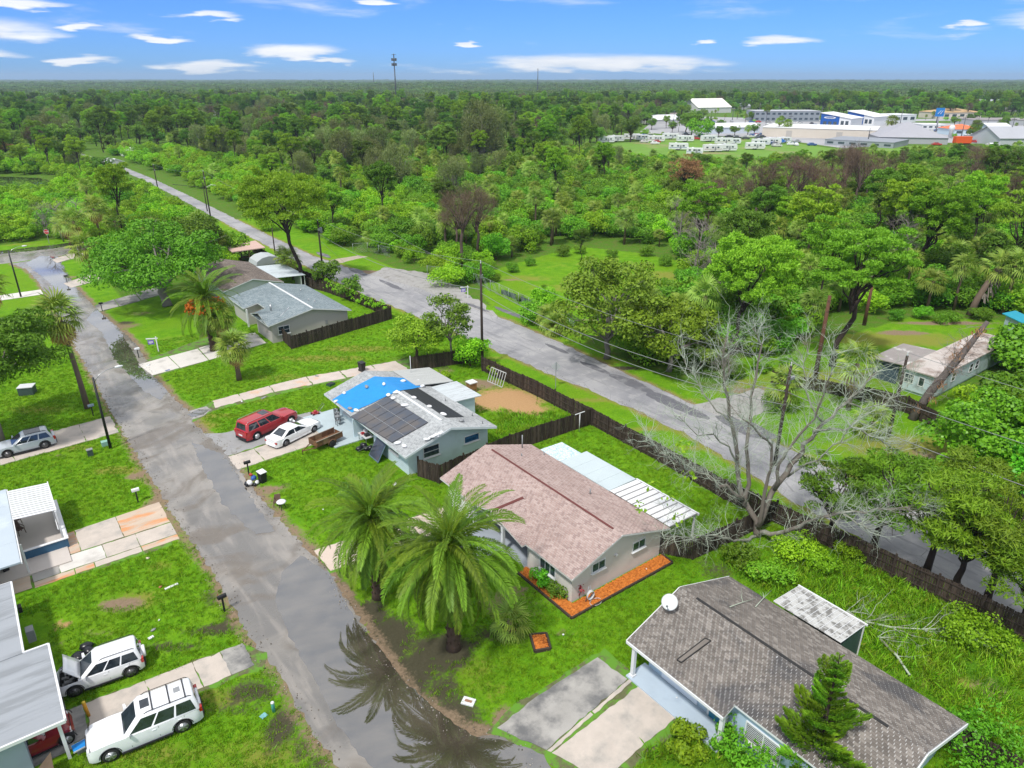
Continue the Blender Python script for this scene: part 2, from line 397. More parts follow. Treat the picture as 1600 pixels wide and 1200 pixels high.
# street outline
LEFT = [(9.0, -12), (8.2, 10), (8.12, 24.6), (7.91, 28.0), (7.96, 31.8), (7.6, 36), (7.67, 44.1), (7.3, 52), (7.24, 60), (7.07, 68.1), (7.11, 85), (7.16, 120), (7.16, 139), (6.4, 150), (4.6, 156.5)]
RIGHT = [(15.0, -12), (14.9, 8), (15.2, 18), (15.9, 19.6), (15.4, 21.4), (14.0, 22.8), (13.3, 25.5), (13.05, 28), (13.4, 31.5), (13.63, 35.1), (14.0, 39.0), (13.76, 42.2), (13.48, 52), (13.5, 56), (13.8, 59.5), (13.4, 63), (13.0, 68), (13.4, 72), (12.9, 75), (12.9, 78.4), (12.6, 84), (13.2, 90), (13.5, 95.6), (12.9, 105), (12.0, 118), (11.61, 130.7), (10.9, 145), (10.9, 153), (12.5, 158.0)]
def edge_d(poly):                                  # distance of the grid to an open polyline
    best = np.full(ga.shape, 1e9)
    for (x0, y0), (x1, y1) in zip(poly, poly[1:]):
        dx, dy = x1 - x0, y1 - y0; t = np.clip(((ga - x0) * dx + (gb - y0) * dy) / (dx * dx + dy * dy), 0, 1)
        best = np.minimum(best, np.hypot(ga - x0 - t * dx, gb - y0 - t * dy))
    return best
MAIN_N = [(44.5, -30), (46.4, 10), (47.0, 24.2), (47.95, 28.35), (49.2, 36), (49.6, 44.1), (48.78, 56.8), (48.2, 70), (47.41, 86.45), (46.3, 104.5), (46.6, 125), (47.16, 150), (49.13, 218.5), (50.0, 262), (49.0, 330), (40, 440)]
MAIN_F = [(51.5, -30), (53.4, 10), (54.42, 28.2), (55.18, 40.2), (55.96, 53.8), (56.6, 66), (56.8, 75), (55.6, 88), (55.2, 97), (52.6, 112), (50.9, 129.6), (50.9, 150), (52.63, 218.8), (53.3, 262), (52.4, 330), (43.5, 440)]
for e, w, ch, st in ((LEFT, 1.0, 0, .75), (RIGHT, 1.1, 0, .8), (RIGHT[:11], 1.0, 3, .9), (MAIN_N, 1.0, 2, .8), (MAIN_F, 1.2, 2, .8), (MAIN_F, .6, 0, .7), (MAIN_N, .4, 0, .6)):
    paintc[..., ch] = np.maximum(paintc[..., ch], st * np.clip(1.25 - edge_d(e) / w, 0, 1))
# wild ground: everything beyond the main road and the wood between the two streets
WILDX = [[(1150, 560), (1230, 545), (1300, 530), (1420, 496), (1560, 500), (1600, 515), (1600, 560), (1520, 560), (1480, 640), (1440, 660), (1600, 800), (1600, 900), (1500, 800), (1380, 730), (1200, 690), (1090, 640), (1060, 620), (1150, 600)],
         [(760, 425), (830, 405), (900, 385), (1000, 395), (1070, 410), (1080, 450), (1000, 490), (905, 540), (850, 540), (780, 500), (755, 460)],
         [(930, 238), (960, 222), (1190, 215), (1440, 226), (1500, 240), (1320, 252), (1160, 255), (1010, 250)]]
def wild_mask(a, b, px, py):
    w = (a > 58.5) | (b > 176) | ((b > 118) & (a > 16) & (a < 44.5)) | (a < -30)
    for poly in WILDX: w &= ~inside(px, py, poly)
    return w
wild = wild_mask(ga, gb, gpx, gpy).astype(np.float32)
lush = np.zeros(gx.shape, np.float32)             # tall uncut grass
for poly in ([(1130, 885), (1330, 880), (1600, 1005), (1600, 1200), (1500, 1200), (1490, 1120), (1340, 1020), (1210, 940)], [(985, 1200), (1010, 1130), (1060, 1120), (1200, 1180), (1200, 1200)],
             [(770, 690), (780, 640), (820, 640), (900, 655), (800, 700)]):
    lush = np.maximum(lush, inside(gpx, gpy, poly))
mb_v = np.stack([ga.ravel(), gb.ravel(), np.zeros(ga.size)], 1)
ii = np.arange(na_ * nb_).reshape(na_, nb_)
F = np.stack([ii[:-1, :-1].ravel(), ii[1:, :-1].ravel(), ii[1:, 1:].ravel(), ii[:-1, 1:].ravel()], 1)
# drop grid cells the camera cannot come near, keep the sheet whole by adding large outer faces
BIG = 9000.0
ov = np.array([(-BIG, -BIG, 0), (ca0, -BIG, 0), (ca1, -BIG, 0), (BIG, -BIG, 0), (-BIG, cb0, 0), (ca0, cb0, 0), (ca1, cb0, 0), (BIG, cb0, 0),
               (-BIG, cb1, 0), (ca0, cb1, 0), (ca1, cb1, 0), (BIG, cb1, 0), (-BIG, BIG, 0), (ca0, BIG, 0), (ca1, BIG, 0), (BIG, BIG, 0)], float)
k0 = len(mb_v)
of = [(r * 4 + c, r * 4 + c + 1, r * 4 + c + 5, r * 4 + c + 4) for r in range(3) for c in range(3) if not (r == 1 and c == 1)]
V = np.vstack([mb_v, ov]); F = np.vstack([F, np.array(of) + k0])

t = NT('ground'); co = t.coord('Object')
att = t.n.new('ShaderNodeAttribute'); att.attribute_name = 'paint'
sp = t.n.new('ShaderNodeSeparateColor'); t.l.new(att.outputs['Color'], sp.inputs[0])
att2 = t.n.new('ShaderNodeAttribute'); att2.attribute_name = 'zone'
sp2 = t.n.new('ShaderNodeSeparateColor'); t.l.new(att2.outputs['Color'], sp2.inputs[0])
n_big = t.noise(co, 0.11, 4); n_mid = t.noise(co, 0.7, 5, .6); n_fine = t.noise(co, 5.0, 5, .7); n_grit = t.noise(co, 28, 3, .8)
n_st = t.noise(t.coord('Object', (0.5, 2.6, 1)), 2.4, 5, .65)
grass = t.mix(t.ramp(n_mid, .3, .7), (0.095, 0.250, 0.006), (0.165, 0.350, 0.010))
grass = t.mix(t.ramp(n_big, .42, .62, 0, .7), grass, (0.155, 0.285, 0.010))
grass = t.mix(t.ramp(n_fine, .38, .7, 0, .5), grass, (0.045, 0.130, 0.006))
grass = t.mix(t.ramp(n_st, .5, .75, 0, .4), grass, (0.18, 0.33, 0.02))
grass = t.mix(t.ramp(n_grit, .5, .75, 0, .32), grass, (0.025, 0.075, 0.004))
lushc = t.mix(t.ramp(n_fine, .3, .7), (0.030, 0.110, 0.006), (0.115, 0.265, 0.010))
lushc = t.mix(t.ramp(n_mid, .45, .7, 0, .6), lushc, (0.16, 0.25, 0.02))
grass = t.mix(sp2.outputs['Green'], grass, lushc)
jit = t.math('SUBTRACT', t.math('ADD', t.math('MULTIPLY', n_mid, 1.0), t.math('MULTIPLY', n_fine, .9)), .95)
def msk(ch, lo=.3, hi=.75): return t.ramp(t.math('ADD', sp.outputs[ch] if ch != 'Alpha' else att.outputs['Alpha'], jit), lo, hi)
def gate(ch, m): return t.math('MULTIPLY', m, t.ramp(sp.outputs[ch] if ch != 'Alpha' else att.outputs['Alpha'], .02, .25))
c = t.mix(gate('Blue', msk('Blue', .3, .9)), grass, t.mix(n_fine, (0.15, 0.19, 0.022), (0.27, 0.27, 0.055)))
c = t.mix(gate('Alpha', msk('Alpha')), c, t.mix(n_fine, (0.035, 0.035, 0.018), (0.105, 0.095, 0.06)))
c = t.mix(gate('Red', msk('Red', .35, .8)), c, t.mix(n_fine, (0.15, 0.105, 0.065), (0.33, 0.245, 0.165)))
c = t.mix(gate('Green', msk('Green', .35, .85)), c, t.mix(n_fine, (0.33, 0.19, 0.085), (0.52, 0.33, 0.17)))
wildc = t.mix(t.ramp(n_fine, .3, .7), (0.045, 0.110, 0.010), (0.110, 0.230, 0.018))
wildc = t.mix(t.ramp(n_mid, .45, .65), wildc, (0.11, 0.15, 0.03))
c = t.mix(sp2.outputs['Red'], wildc, c)
t.bump(t.math('ADD', t.math('MULTIPLY', n_fine, .6), n_grit), .7, .08)
m_ground = t.fin(c, .95, 0, .1)
me = npmesh('ground', V, F, m_ground)
pc = me.color_attributes.new('paint', 'FLOAT_COLOR', 'POINT')
full = np.zeros((len(V), 4), np.float32); full[:k0] = paintc.reshape(-1, 4); pc.data.foreach_set('color', full.ravel())
zc_ = me.color_attributes.new('zone', 'FLOAT_COLOR', 'POINT')
zf = np.zeros((len(V), 4), np.float32); zf[:, 3] = 1; zf[:k0, 0] = 1 - wild.ravel(); zf[:k0, 1] = lush.ravel()
zc_.data.foreach_set('color', zf.ravel())
ground = link('ground', me); ground.rotation_euler = (0, 0, AN); ground['kind'] = 'structure'

# far clearings the fine grid does not reach
m_field = plain('field_grass', (0.13, 0.27, 0.02), .95, .35, .15, dirt=(0.25, 0.22, 0.1), dscale=.05)
sheet('grass_field', pp([(930, 240), (960, 224), (1080, 214), (1190, 216), (1300, 232), (1440, 228), (1480, 238), (1400, 246), (1300, 250), (1160, 256), (1010, 252)]), .01, m_field)
m_lot = plain('lot_paving', (0.36, 0.36, 0.37), .8, .2, .08, dirt=(0.22, .22, .23), dscale=.03)
sheet('parking_lot', pp([(1000, 206), (1020, 190), (1090, 182), (1380, 190), (1600, 196), (1600, 226), (1440, 222), (1320, 232), (1190, 214), (1060, 212)]), .02, m_lot)
sheet('town_road', pp([(640, 172), (720, 170), (1000, 183), (1250, 188), (1600, 184), (1600, 187), (1250, 192), (1000, 187), (640, 176)]), .03, m_lot)

# ------------------------------------------------------------------ roads
t = NT('wet_asphalt'); co = t.coord('Object')
nb = t.noise(co, .16, 5, .5, .8); nm = t.noise(co, .55, 5, .55, .5); nf = t.noise(co, 22, 3, .7); nl = t.noise(t.coord('Object', (1.4, .22, 1)), .8, 5, .6, .4)
c = t.mix(t.ramp(nb, .38, .62), (0.155, 0.147, 0.138), (0.250, 0.230, 0.205))
c = t.mix(t.ramp(nl, .45, .7, 0, .65), c, (0.31, 0.28, 0.25))
c = t.mix(t.ramp(nm, .55, .72, 0, .7), c, (0.115, 0.108, 0.102))
c = t.mix(t.ramp(t.noise(co, .21, 4, .5, 1.2), .49, .64, 0, .8), c, (0.135, 0.112, 0.088))
c = t.mix(t.ramp(nf, .5, .8, 0, .08), c, (0.06, 0.06, 0.06))
t.bump(nf, .05, .01)
m_wet = t.fin(c, t.ramp(nm, .35, .65, .12, .42), 0, .75)
street = sheet('street', LEFT + RIGHT[::-1], .014, m_wet, .11, .35, 3)
cross = sheet('cross_street', [(-26, 157.8), (4.2, 157.2), (12.8, 158.0), (20, 163.6), (30, 167.0), (30, 170.5), (17.7, 170.2), (4, 169.7), (-26, 169.2)], .010, m_wet, .1, .6, 4)

t = NT('old_asphalt'); co = t.coord('Object')
nb = t.noise(co, .12, 5, .6, .6); nm = t.noise(co, .8, 6, .62); nf = t.noise(co, 14, 3, .8); nl = t.noise(t.coord('Object', (1.8, .12, 1)), .9, 5, .6, .3)
cr = t.voro(t.coord('Object', (1, .7, 1)), .45, 'DISTANCE_TO_EDGE')
c = t.mix(t.ramp(nb, .35, .65), (0.225, 0.225, 0.24), (0.34, 0.335, 0.34))
c = t.mix(t.ramp(nl, .5, .72, 0, .55), c, (0.155, 0.155, 0.165))
c = t.mix(t.ramp(nm, .5, .7, 0, .5), c, (0.40, 0.39, 0.385))
c = t.mix(t.math('MULTIPLY', t.ramp(cr, .0, .012, .6, 0), t.ramp(nb, .45, .6)), c, (0.06, 0.06, 0.06))
c = t.mix(t.ramp(nf, .5, .8, 0, .3), c, (0.1, 0.1, 0.1))
t.bump(nf, .15, .02)
m_old = t.fin(c, .85, 0, .3)
road = sheet('main_road', MAIN_N + MAIN_F[::-1], .013, m_old, .13, .7, 5)
m_patch = plain('asphalt_patch', (0.13, 0.13, 0.145), .85, .3, 1.5, dirt=(0.22, .22, .23), dscale=.6)
for i, (x, y, w, h) in enumerate([(985, 598, 3.2, .8), (1055, 632, 4.5, 1.0), (1165, 668, 3.4, 1.3), (800, 490, 4.5, .5), (610, 445, 4, .6), (560, 425, 3.5, .8), (930, 575, 2.5, .5), (870, 545, 2.4, .4), (745, 480, 3, .5), (505, 398, 3, .7)]):
    a, b = GL(x, y); r = random.Random(i)
    poly = [(a + h * math.cos(q) * (1 + r.uniform(-.2, .2)), b + w * math.sin(q) * (1 + r.uniform(-.15, .15))) for q in [k * math.pi / 7 for k in range(14)]]
    sheet('road_patch', poly, .018 + i * .0004, m_patch, .06, .4, i)
# asphalt aprons and gravelly drives off the main road
m_gravel = plain('worn_drive', (0.33, 0.32, 0.31), .9, .3, 1.2, dirt=(0.20, .19, .17), dscale=.7, bump=.3)
sheet('gate_drive', pp([(552, 440), (600, 418), (660, 425), (700, 440), (735, 462), (772, 488), (780, 500), (735, 503), (690, 478), (640, 462), (590, 452)]), .009, m_gravel, .25, .8, 8)
sheet('dirt_track', pp([(510, 408), (560, 399), (575, 401), (540, 409), (520, 415)]), .008, plain('track', (0.38, .33, .26), .95, .3, .8), .2, .8, 9)
sheet('gravel_drive', pp([(1085, 632), (1140, 618), (1185, 606), (1215, 622), (1205, 640), (1175, 655), (1128, 655)]), .009, m_gravel, .25, .8, 10)
m_conc = plain('concrete', (0.50, 0.44, 0.385), .8, .22, 1.3, dirt=(0.30, .285, .26), dscale=.5, dlo=.45, dhi=.72, bump=.12)
m_conc2 = plain('light_concrete', (0.60, 0.57, 0.53), .8, .14, 1.1, dirt=(0.42, .40, .37), dscale=.4, bump=.1)
m_conc3 = plain('dark_stained_concrete', (0.37, 0.355, 0.33), .82, .35, .6, dirt=(0.13, .13, .13), dscale=.35, dlo=.42, dhi=.62, bump=.12)
m_conc4 = plain('orange_stained_concrete', (0.50, 0.40, 0.31), .8, .3, .8, dirt=(0.55, .26, .12), dscale=.45, dlo=.48, dhi=.6, bump=.12, stretch=(.5, 2.0, 1))
m_joint = plain('joint_soil', (0.12, 0.125, 0.055), .95, .5, 3, dirt=(0.10, .24, .02), dscale=1.2, dlo=.42, dhi=.55)
def drive(name, outline, slabs, m, jit=.03, z=.03):
    """a bed of soil with concrete slabs laid on it, a gap round each slab"""
    root = sheet(name, outline, .006, m_joint, .05, .5, len(name))
    for i, s in enumerate(slabs):
        r = random.Random(i); cx = sum(p[0] for p in s) / len(s); cy = sum(p[1] for p in s) / len(s)
        s2 = []
        for p in s:
            d = Vector((cx - p[0], cy - p[1])); d = d.normalized() * .035 if d.length > .1 else d * 0
            s2.append((p[0] + d.x, p[1] + d.y))
        sheet('slab', s2, z + r.uniform(-.006, .006), m[i % len(m)] if isinstance(m, list) else m, jit, .35, i + 50, kind=None, parent=root, th=z)
    return root
def grid_slabs(a_s, b0, b1, split=()):             # cuts along a; optional b split
    out = []
    for i, (x0, x1) in enumerate(zip(a_s, a_s[1:])):
        f = lambda bb, x: bb(x) if callable(bb) else bb
        bs = [b0] + list(split) + [b1]
        for u, v in zip(bs, bs[1:]): out.append([(x0, f(u, x0)), (x1, f(u, x1)), (x1, f(v, x1)), (x0, f(v, x0))])
    return out
lin = lambda x0, y0, x1, y1: (lambda x: y0 + (y1 - y0) * (x - x0) / (x1 - x0))
# drive of the blue house: slabs nearer, worn asphalt strip under the red SUV
drive('driveway', [(13.3, 56.5), (13.6, 59.7), (24.2, 60.2), (24.2, 57.2)], grid_slabs([13.5, 15.9, 18.9, 21.7, 24.1], lin(13.5, 56.7, 24, 57.3), lin(13.5, 59.5, 24, 60.1)), m_conc)
sheet('drive_strip', [(12.9, 59.9), (13.1, 65.6), (14.5, 64.6), (17, 64.3), (22, 64.0), (24, 63.5), (24, 60.15), (13.7, 59.75)], .0075, plain('worn_asphalt', (0.30, 0.30, 0.30), .8, .3, .8, dirt=(.2, .19, .17), dscale=.8), .12, .5, 21)
sheet('porch_slab', [(21.8, 55.2), (21.9, 63.0), (25.4, 63.0), (25.4, 55.2)], .10, plain('blue_concrete', (0.42, 0.50, 0.53), .6, .15, 1), 0, 1, 1, th=.12)
drive('old_lane', pp([(300, 660), (297, 646), (332, 626), (480, 588), (620, 563), (660, 556), (668, 566), (642, 580), (500, 601), (337, 641)]), 
      [pp(s) for s in ([(336, 638), (331, 627), (372, 616), (380, 626)], [(381, 626), (373, 616), (420, 603), (428, 613)], [(429, 613), (421, 603), (478, 589), (488, 601)], [(489, 601), (479, 589), (530, 580), (541, 591)], [(542, 590), (531, 580), (580, 571), (592, 582)], [(593, 581), (581, 571), (618, 564), (640, 578)])], plain('pink_concrete', (0.52, 0.45, 0.40), .85, .25, .8, dirt=(.56, .35, .22), dscale=.3, dlo=.55, bump=.1), .05)
sheet('puddle_edge_slab', pp([(288, 648), (300, 641), (322, 635), (331, 641), (318, 650), (300, 656)]), .012, m_gravel, .06, .3, 22)
drive('driveway', pp([(212, 568), (236, 590), (420, 536), (362, 512)]), [pp([(216, 570), (238, 587), (281, 575), (262, 557)]), pp([(263, 557), (282, 575), (326, 563), (309, 545)]), pp([(310, 544), (327, 563), (372, 549), (352, 532)]), pp([(353, 531), (373, 549), (416, 536), (398, 519)])], m_conc2, .01)
drive('driveway', pp([(146, 477), (154, 488), (258, 460), (250, 447)]), [pp([(148, 478), (156, 487), (186, 479), (178, 468)]), pp([(179, 468), (187, 479), (220, 470), (211, 459)]), pp([(212, 458), (221, 469), (256, 459), (247, 448)])], m_conc3, .01)
drive('driveway', pp([(98, 443), (110, 451), (165, 436), (150, 425)]), [pp([(99, 443), (111, 450), (136, 443), (124, 435)]), pp([(125, 434), (137, 443), (164, 435), (149, 426)])], m_conc, .01)
drive('driveway', pp([(80, 406), (88, 412), (135, 400), (125, 391)]), [pp([(81, 406), (89, 411), (110, 405), (102, 399)]), pp([(103, 398), (111, 405), (134, 399), (124, 392)])], m_conc, .01)
drive('driveway', [(-6, 69.6), (-6, 74.2), (6.9, 75.3), (6.9, 70.6)], grid_slabs([-5.9, -1.6, 1.5, 4.0, 6.8], lin(-6, 69.7, 6.9, 70.7), lin(-6, 74.1, 6.9, 75.1)), m_conc, .05)
drive('driveway', [(-6, 129.5), (-6, 133.4), (7, 133.2), (7, 129.6)], grid_slabs([-5.9, -1, 3, 6.9], 129.7, 133.1), m_conc2, .02)
drive('driveway', pp([(0, 935), (0, 905), (30, 855), (110, 838), (240, 794), (252, 812), (270, 852), (240, 862)]),
      grid_slabs([-5.5, -2.3], 49.3, 55) + grid_slabs([-2.2, .9, 3.7, 6.9], 51.9, lin(-2.2, 54.8, 6.9, 55.4)) + grid_slabs([-2.2, -.6, 2.2, 4.4, 6.9], 49.95, 51.8) + grid_slabs([-2.2, .2, 1.4, 4.4, 6.9], 49.2, 49.9),
      [m_conc4, m_conc4, m_conc, m_conc4, m_conc3, m_conc2, m_conc, m_conc], .02)
drive('driveway', [(-4.5, 33.9), (-4.5, 36.9), (6.9, 35.9), (8.1, 34.4), (7.4, 33.0), (6.4, 33.4)], grid_slabs([-4.4, -1.2, 1.8, 4.3, 5.8, 7.1], lin(-4.5, 34.1, 7.1, 33.7), lin(-4.5, 36.8, 7.1, 35.9)), [m_conc3, m_conc, m_conc, m_conc, m_conc3], .04)
drive('driveway', [(14.0, 38.8), (14.2, 42.0), (24.6, 41.2), (24.6, 38.0)], grid_slabs([14.1, 17.2, 20.4, 24.4], lin(14, 39.0, 24.6, 38.2), lin(14, 41.9, 24.6, 41.0)), plain('rose_concrete', (0.55, 0.45, 0.38), .8, .12, 1.2, dirt=(.42, .36, .31), dscale=.4, bump=.08), .02)
sheet('entry_walk', [(21.2, 33.8), (21.2, 37.9), (24.6, 37.9), (27.4, 37.6), (27.4, 31.2), (24.9, 31.2), (24.9, 33.8)], .05, plain('entry_slab', (0.33, 0.37, 0.42), .5, .2, .9), .0, 1, 1, th=.06)
drive('driveway', [(15.0, 21.9), (16.4, 18.6), (17.6, 15.8), (24.0, 16.0), (24.0, 22.5), (17, 22.4)], [[(15.6, 21.8), (16.8, 19.2), (23.4, 20.0), (23.2, 22.2), (19, 22.15)], [(16.9, 18.95), (17.8, 16.3), (23.7, 16.6), (23.7, 19.3)]] + [[(16.8, 19.17), (16.9, 18.99), (20.2, 19.38), (20.2, 19.58)], [(20.25, 19.58), (20.25, 19.38), (23.6, 19.75), (23.6, 19.95)]], [m_conc3, m_conc, m_conc, m_conc], .03)
# ------------------------------------------------------------------ standing water
t = NT('puddle_water'); co = t.coord('Object')
n1 = t.noise(co, .5, 5, .5, .5)
c = t.mix(t.ramp(n1, .35, .65), (0.045, 0.036, 0.024), (0.085, 0.070, 0.050))
t.bump(t.noise(co, 3.0, 2), .012, .02)
gl = t.n.new('ShaderNodeBsdfGlossy'); gl.inputs['Roughness'].default_value = .015; gl.inputs['Color'].default_value = (.95, .97, 1, 1)
fr = t.n.new('ShaderNodeFresnel'); fr.inputs['IOR'].default_value = 1.5
mx = t.n.new('ShaderNodeMixShader'); t.l.new(t.math('ADD', t.math('MULTIPLY', fr.outputs[0], 1.1), .20, True), mx.inputs[0])
t.fin(c, .6, 0, .2)
t.l.new(t.bsdf.outputs[0], mx.inputs[1]); t.l.new(gl.outputs[0], mx.inputs[2]); t.l.new(mx.outputs[0], t.out.inputs[0]); m_pud = t.mat
def puddle(px, z, jit=.1, seed=0, name='puddle'): return sheet(name, pp(px), z, m_pud, jit, .35, seed)
puddle([(470, 868), (515, 895), (535, 935), (560, 975), (595, 1015), (628, 1062), (680, 1108), (735, 1148), (800, 1160), (850, 1180), (868, 1215), (600, 1215), (560, 1180), (520, 1120), (490, 1060), (455, 1000), (430, 940), (440, 895)], .0215, .05, 1)
puddle([(150, 482), (170, 500), (190, 520), (205, 545), (222, 575), (238, 592), (262, 612), (250, 625), (226, 612), (200, 585), (178, 560), (160, 520), (135, 500)], .0215, .07, 2)
puddle([(62, 400), (92, 402), (118, 450), (128, 470), (105, 468), (75, 440), (40, 412)], .0215, .15, 3)
puddle([(0, 392), (70, 384), (128, 377), (128, 381), (80, 389), (0, 397)], .0215, .15, 4)
puddle([(292, 648), (310, 640), (326, 640), (318, 648), (300, 652)], .026, .05, 5)
puddle([(300, 690), (350, 712), (370, 740), (400, 790), (430, 830), (400, 835), (360, 800), (320, 740)], .0215, .08, 6)
# brackish pond in the woods
sheet('pond', pp([(-140, 300), (-100, 280), (0, 276), (60, 278), (98, 286), (90, 294), (20, 298), (-60, 304)]), .03, m_pud, .3, 2, 7)
# ================================================================== HOUSES
def ray(px, py):
    u, v = (px - 800) / FPX, (py - 600) / FPX
    d = Vector((u, CP - v * SP, -(SP + v * CP))); return Vector((d.dot(E1), d.dot(E2), d.z))
def onP(px, py, n, d):                             # ray meets plane n.p = d in street coordinates
    r = ray(px, py); n = Vector(n); o = Vector((0, 0, CH)); k = (d - n.dot(o)) / n.dot(r); return o + r * k
def onA(px, py, a): return onP(px, py, (1, 0, 0), a)
def onB(px, py, b): return onP(px, py, (0, 1, 0), b)

def shingle_mat(name, lo, hi, stain=None, samt=.6, third=None):
    t = NT(name); g = t.n.new('ShaderNodeNewGeometry'); co = t.coord('Object')
    c = t.mix(g.outputs['Random Per Island'], lo, hi)
    if third: c = t.mix(t.ramp(g.outputs['Random Per Island'], .82, .86), c, third)
    c = t.mix(t.ramp(t.noise(co, .35, 5, .6), .4, .7, 0, .35), c, tuple(x * .7 for x in lo))
    if stain: c = t.mix(t.ramp(t.noise(co, .28, 6, .65, .6), .50, .68, 0, samt), c, stain)
    c = t.mix(t.ramp(t.noise(co, 40, 2, .8), .45, .8, 0, .3), c, tuple(x * .5 for x in lo))
    return t.fin(c, .92, 0, .2)
def shingles(mb, A, B, C, D, course=.15, tab=.27, seed=0, lift=.022):
    """rows of separate tabs from eave line A-B up to D-C"""
    A, B, C, D = map(Vector, (A, B, C, D)); r = random.Random(seed)
    H = ((D + C) / 2 - (A + B) / 2).length; n = max(1, round(H / course)); base = B - A if (B - A).length > (C - D).length else C - D
    nrm = base.cross((D + C) / 2 - (A + B) / 2).normalized()
    if nrm.z < 0: nrm = -nrm
    ux = base.normalized()
    for i in range(n):
        v0, v1 = i / n, min(1, (i + 1.12) / n)
        a0, b0 = A.lerp(D, v0), B.lerp(C, v0); a1, b1 = A.lerp(D, v1), B.lerp(C, v1)
        s0, e0 = a0.dot(ux), b0.dot(ux)
        o = (i % 3) * tab / 3 + r.uniform(-.02, .02); x = math.floor(s0 / tab) * tab - o
        lmin, lmax = min(s0, a1.dot(ux)), max(e0, b1.dot(ux))
        while x < lmax:
            x0, x1 = x + .008, x + tab - .008; x += tab
            p0, p1 = max(x0, s0), min(x1, e0); q0, q1 = max(x0, a1.dot(ux)), min(x1, b1.dot(ux))
            if p1 - p0 < .02 or q1 - q0 < .005: continue
            l = lift * r.uniform(.7, 1.3)
            P0 = a0 + ux * (p0 - s0) + nrm * l; P1 = a0 + ux * (p1 - s0) + nrm * l
            Q0 = a1 + ux * (q0 - a1.dot(ux)) + nrm * .006; Q1 = a1 + ux * (q1 - a1.dot(ux)) + nrm * .006
            mb.add([P0, P1, Q1, Q0, P0 - nrm * l, P1 - nrm * l], [(0, 1, 2, 3), (4, 5, 1, 0)], 0)
class House:
    def __init__(s, name, label, cat, a, b, group=None):
        s.r = thing(name, label, cat, a, b, group=group); s.o = (a, b, 0); s.sh = MB(s.o); s.mb = {}
    def M(s): return MB(s.o)
    def part(s, name, mb, mat, parent=None, **kw): return mb.build(name, mat, parent or s.r, **kw)
    def box(s, name, mat, *b, parent=None, **kw):
        m = s.M(); m.box(*b); return s.part(name, m, mat, parent, **kw)
    def plane(s, A, B, C, D, th=.13, mat=None, sh=True, name='roof_deck', course=.15, tab=.27, seed=0):
        m = s.M(); pts = [A, B, C, D]
        if (Vector(C) - Vector(D)).length < .01: pts = [A, B, C]
        m.slab(pts, th); s.part(name, m, mat)
        if sh: shingles(s.sh, A, B, C, D, course, tab, seed)
    def win(s, face, at, w, h, frame, glass, cols=2, rows=1, c0=None, z=None, blinds=False, sill=True, deep=.05, label=None):
        """a window on face 'a-','b-','a+','b+' at plane `at`; c0 = centre along the wall, z = centre height"""
        sg = -1 if face[1] == '-' else 1
        def bx(m, u0, u1, z0, z1, d0, d1):
            x0, x1 = sorted((at + sg * d0, at + sg * d1))
            if face[0] == 'a': m.box(x0, x1, u0, u1, z0, z1)
            else: m.box(u0, u1, x0, x1, z0, z1)
        m = s.M(); f = .06; u0, u1, z0, z1 = c0 - w / 2, c0 + w / 2, z - h / 2, z + h / 2
        bx(m, u0 - f, u0, z0 - f, z1 + f, 0.0, deep); bx(m, u1, u1 + f, z0 - f, z1 + f, 0.0, deep)
        bx(m, u0, u1, z1, z1 + f, 0.0, deep); bx(m, u0, u1, z0 - f, z0, 0.0, deep)
        for i in range(1, cols): x = u0 + w * i / cols; bx(m, x - .02, x + .02, z0, z1, .0, deep * .8)
        for i in range(1, rows): y = z0 + h * i / rows; bx(m, u0, u1, y - .02, y + .02, .0, deep * .8)
        W = s.part('window', m, frame)
        if label: W['label'] = label
        if sill:
            m = s.M(); bx(m, u0 - .12, u1 + .12, z0 - f - .07, z0 - f - .003, 0.0, deep + .09); s.part('sill', m, frame, W)
        k = 0
        for i in range(cols):
            for j in range(rows):
                m = s.M(); bx(m, u0 + w * i / cols + .021, u0 + w * (i + 1) / cols - .021, z0 + h * j / rows + .021, z0 + h * (j + 1) / rows - .021, .004, .02)
                s.part('pane', m, glass, W)
        if blinds:
            m = s.M(); y = z0 + .04
            while y < z1 - .03: bx(m, u0 + .03, u1 - .03, y, y + .035, .022, .03); y += .11
            s.part('blind', m, M_white, W)
        return W
    def gable_wall(s, name, mat, face, at, u0, u1, zt, up, zp, th=.15, z0=0):
        """wall with a pitched top: eave heights zt at u0,u1, peak zp at up; the wall's outer face at `at`"""
        sg = -1 if face[1] == '-' else 1; m = s.M(); i0 = at - sg * th
        prof = [(u0, z0), (u1, z0), (u1, zt), (up, zp), (u0, zt)]
        def P(d, q): return (d, q[0], q[1]) if face[0] == 'a' else (q[0], d, q[1])
        f = [P(at, q) for q in prof]; k = [P(i0, q) for q in prof]; n = len(prof)
        m.add(f + k, [tuple(range(n)), tuple(range(2 * n - 1, n - 1, -1))] + [(i, i + n, (i + 1) % n + n, (i + 1) % n) for i in range(n)])
        return s.part(name, m, mat)
    def done(s, mat): 
        if s.sh.f: s.part('shingles', s.sh, mat, kind='stuff')

M_white = plain('white_paint', (0.68, 0.69, 0.70), .5, .06, 2, dirt=(.55, .55, .53), dscale=1.2, damt=.35)
M_glass = glassy('window_glass', (0.035, 0.05, 0.065))
M_gblue = glassy('blue_glass', (0.03, 0.10, 0.22))
M_dark = plain('dark_interior', (0.02, 0.02, 0.022), .9, .3, 1)
M_metal = plain('galvanised_metal', (0.45, 0.46, 0.47), .35, .15, 4, metal=.8)
M_black = plain('black_plastic', (0.018, 0.018, 0.02), .45, .3, 4)
M_grey = plain('grey_plastic', (0.25, 0.26, 0.27), .5, .2, 4)

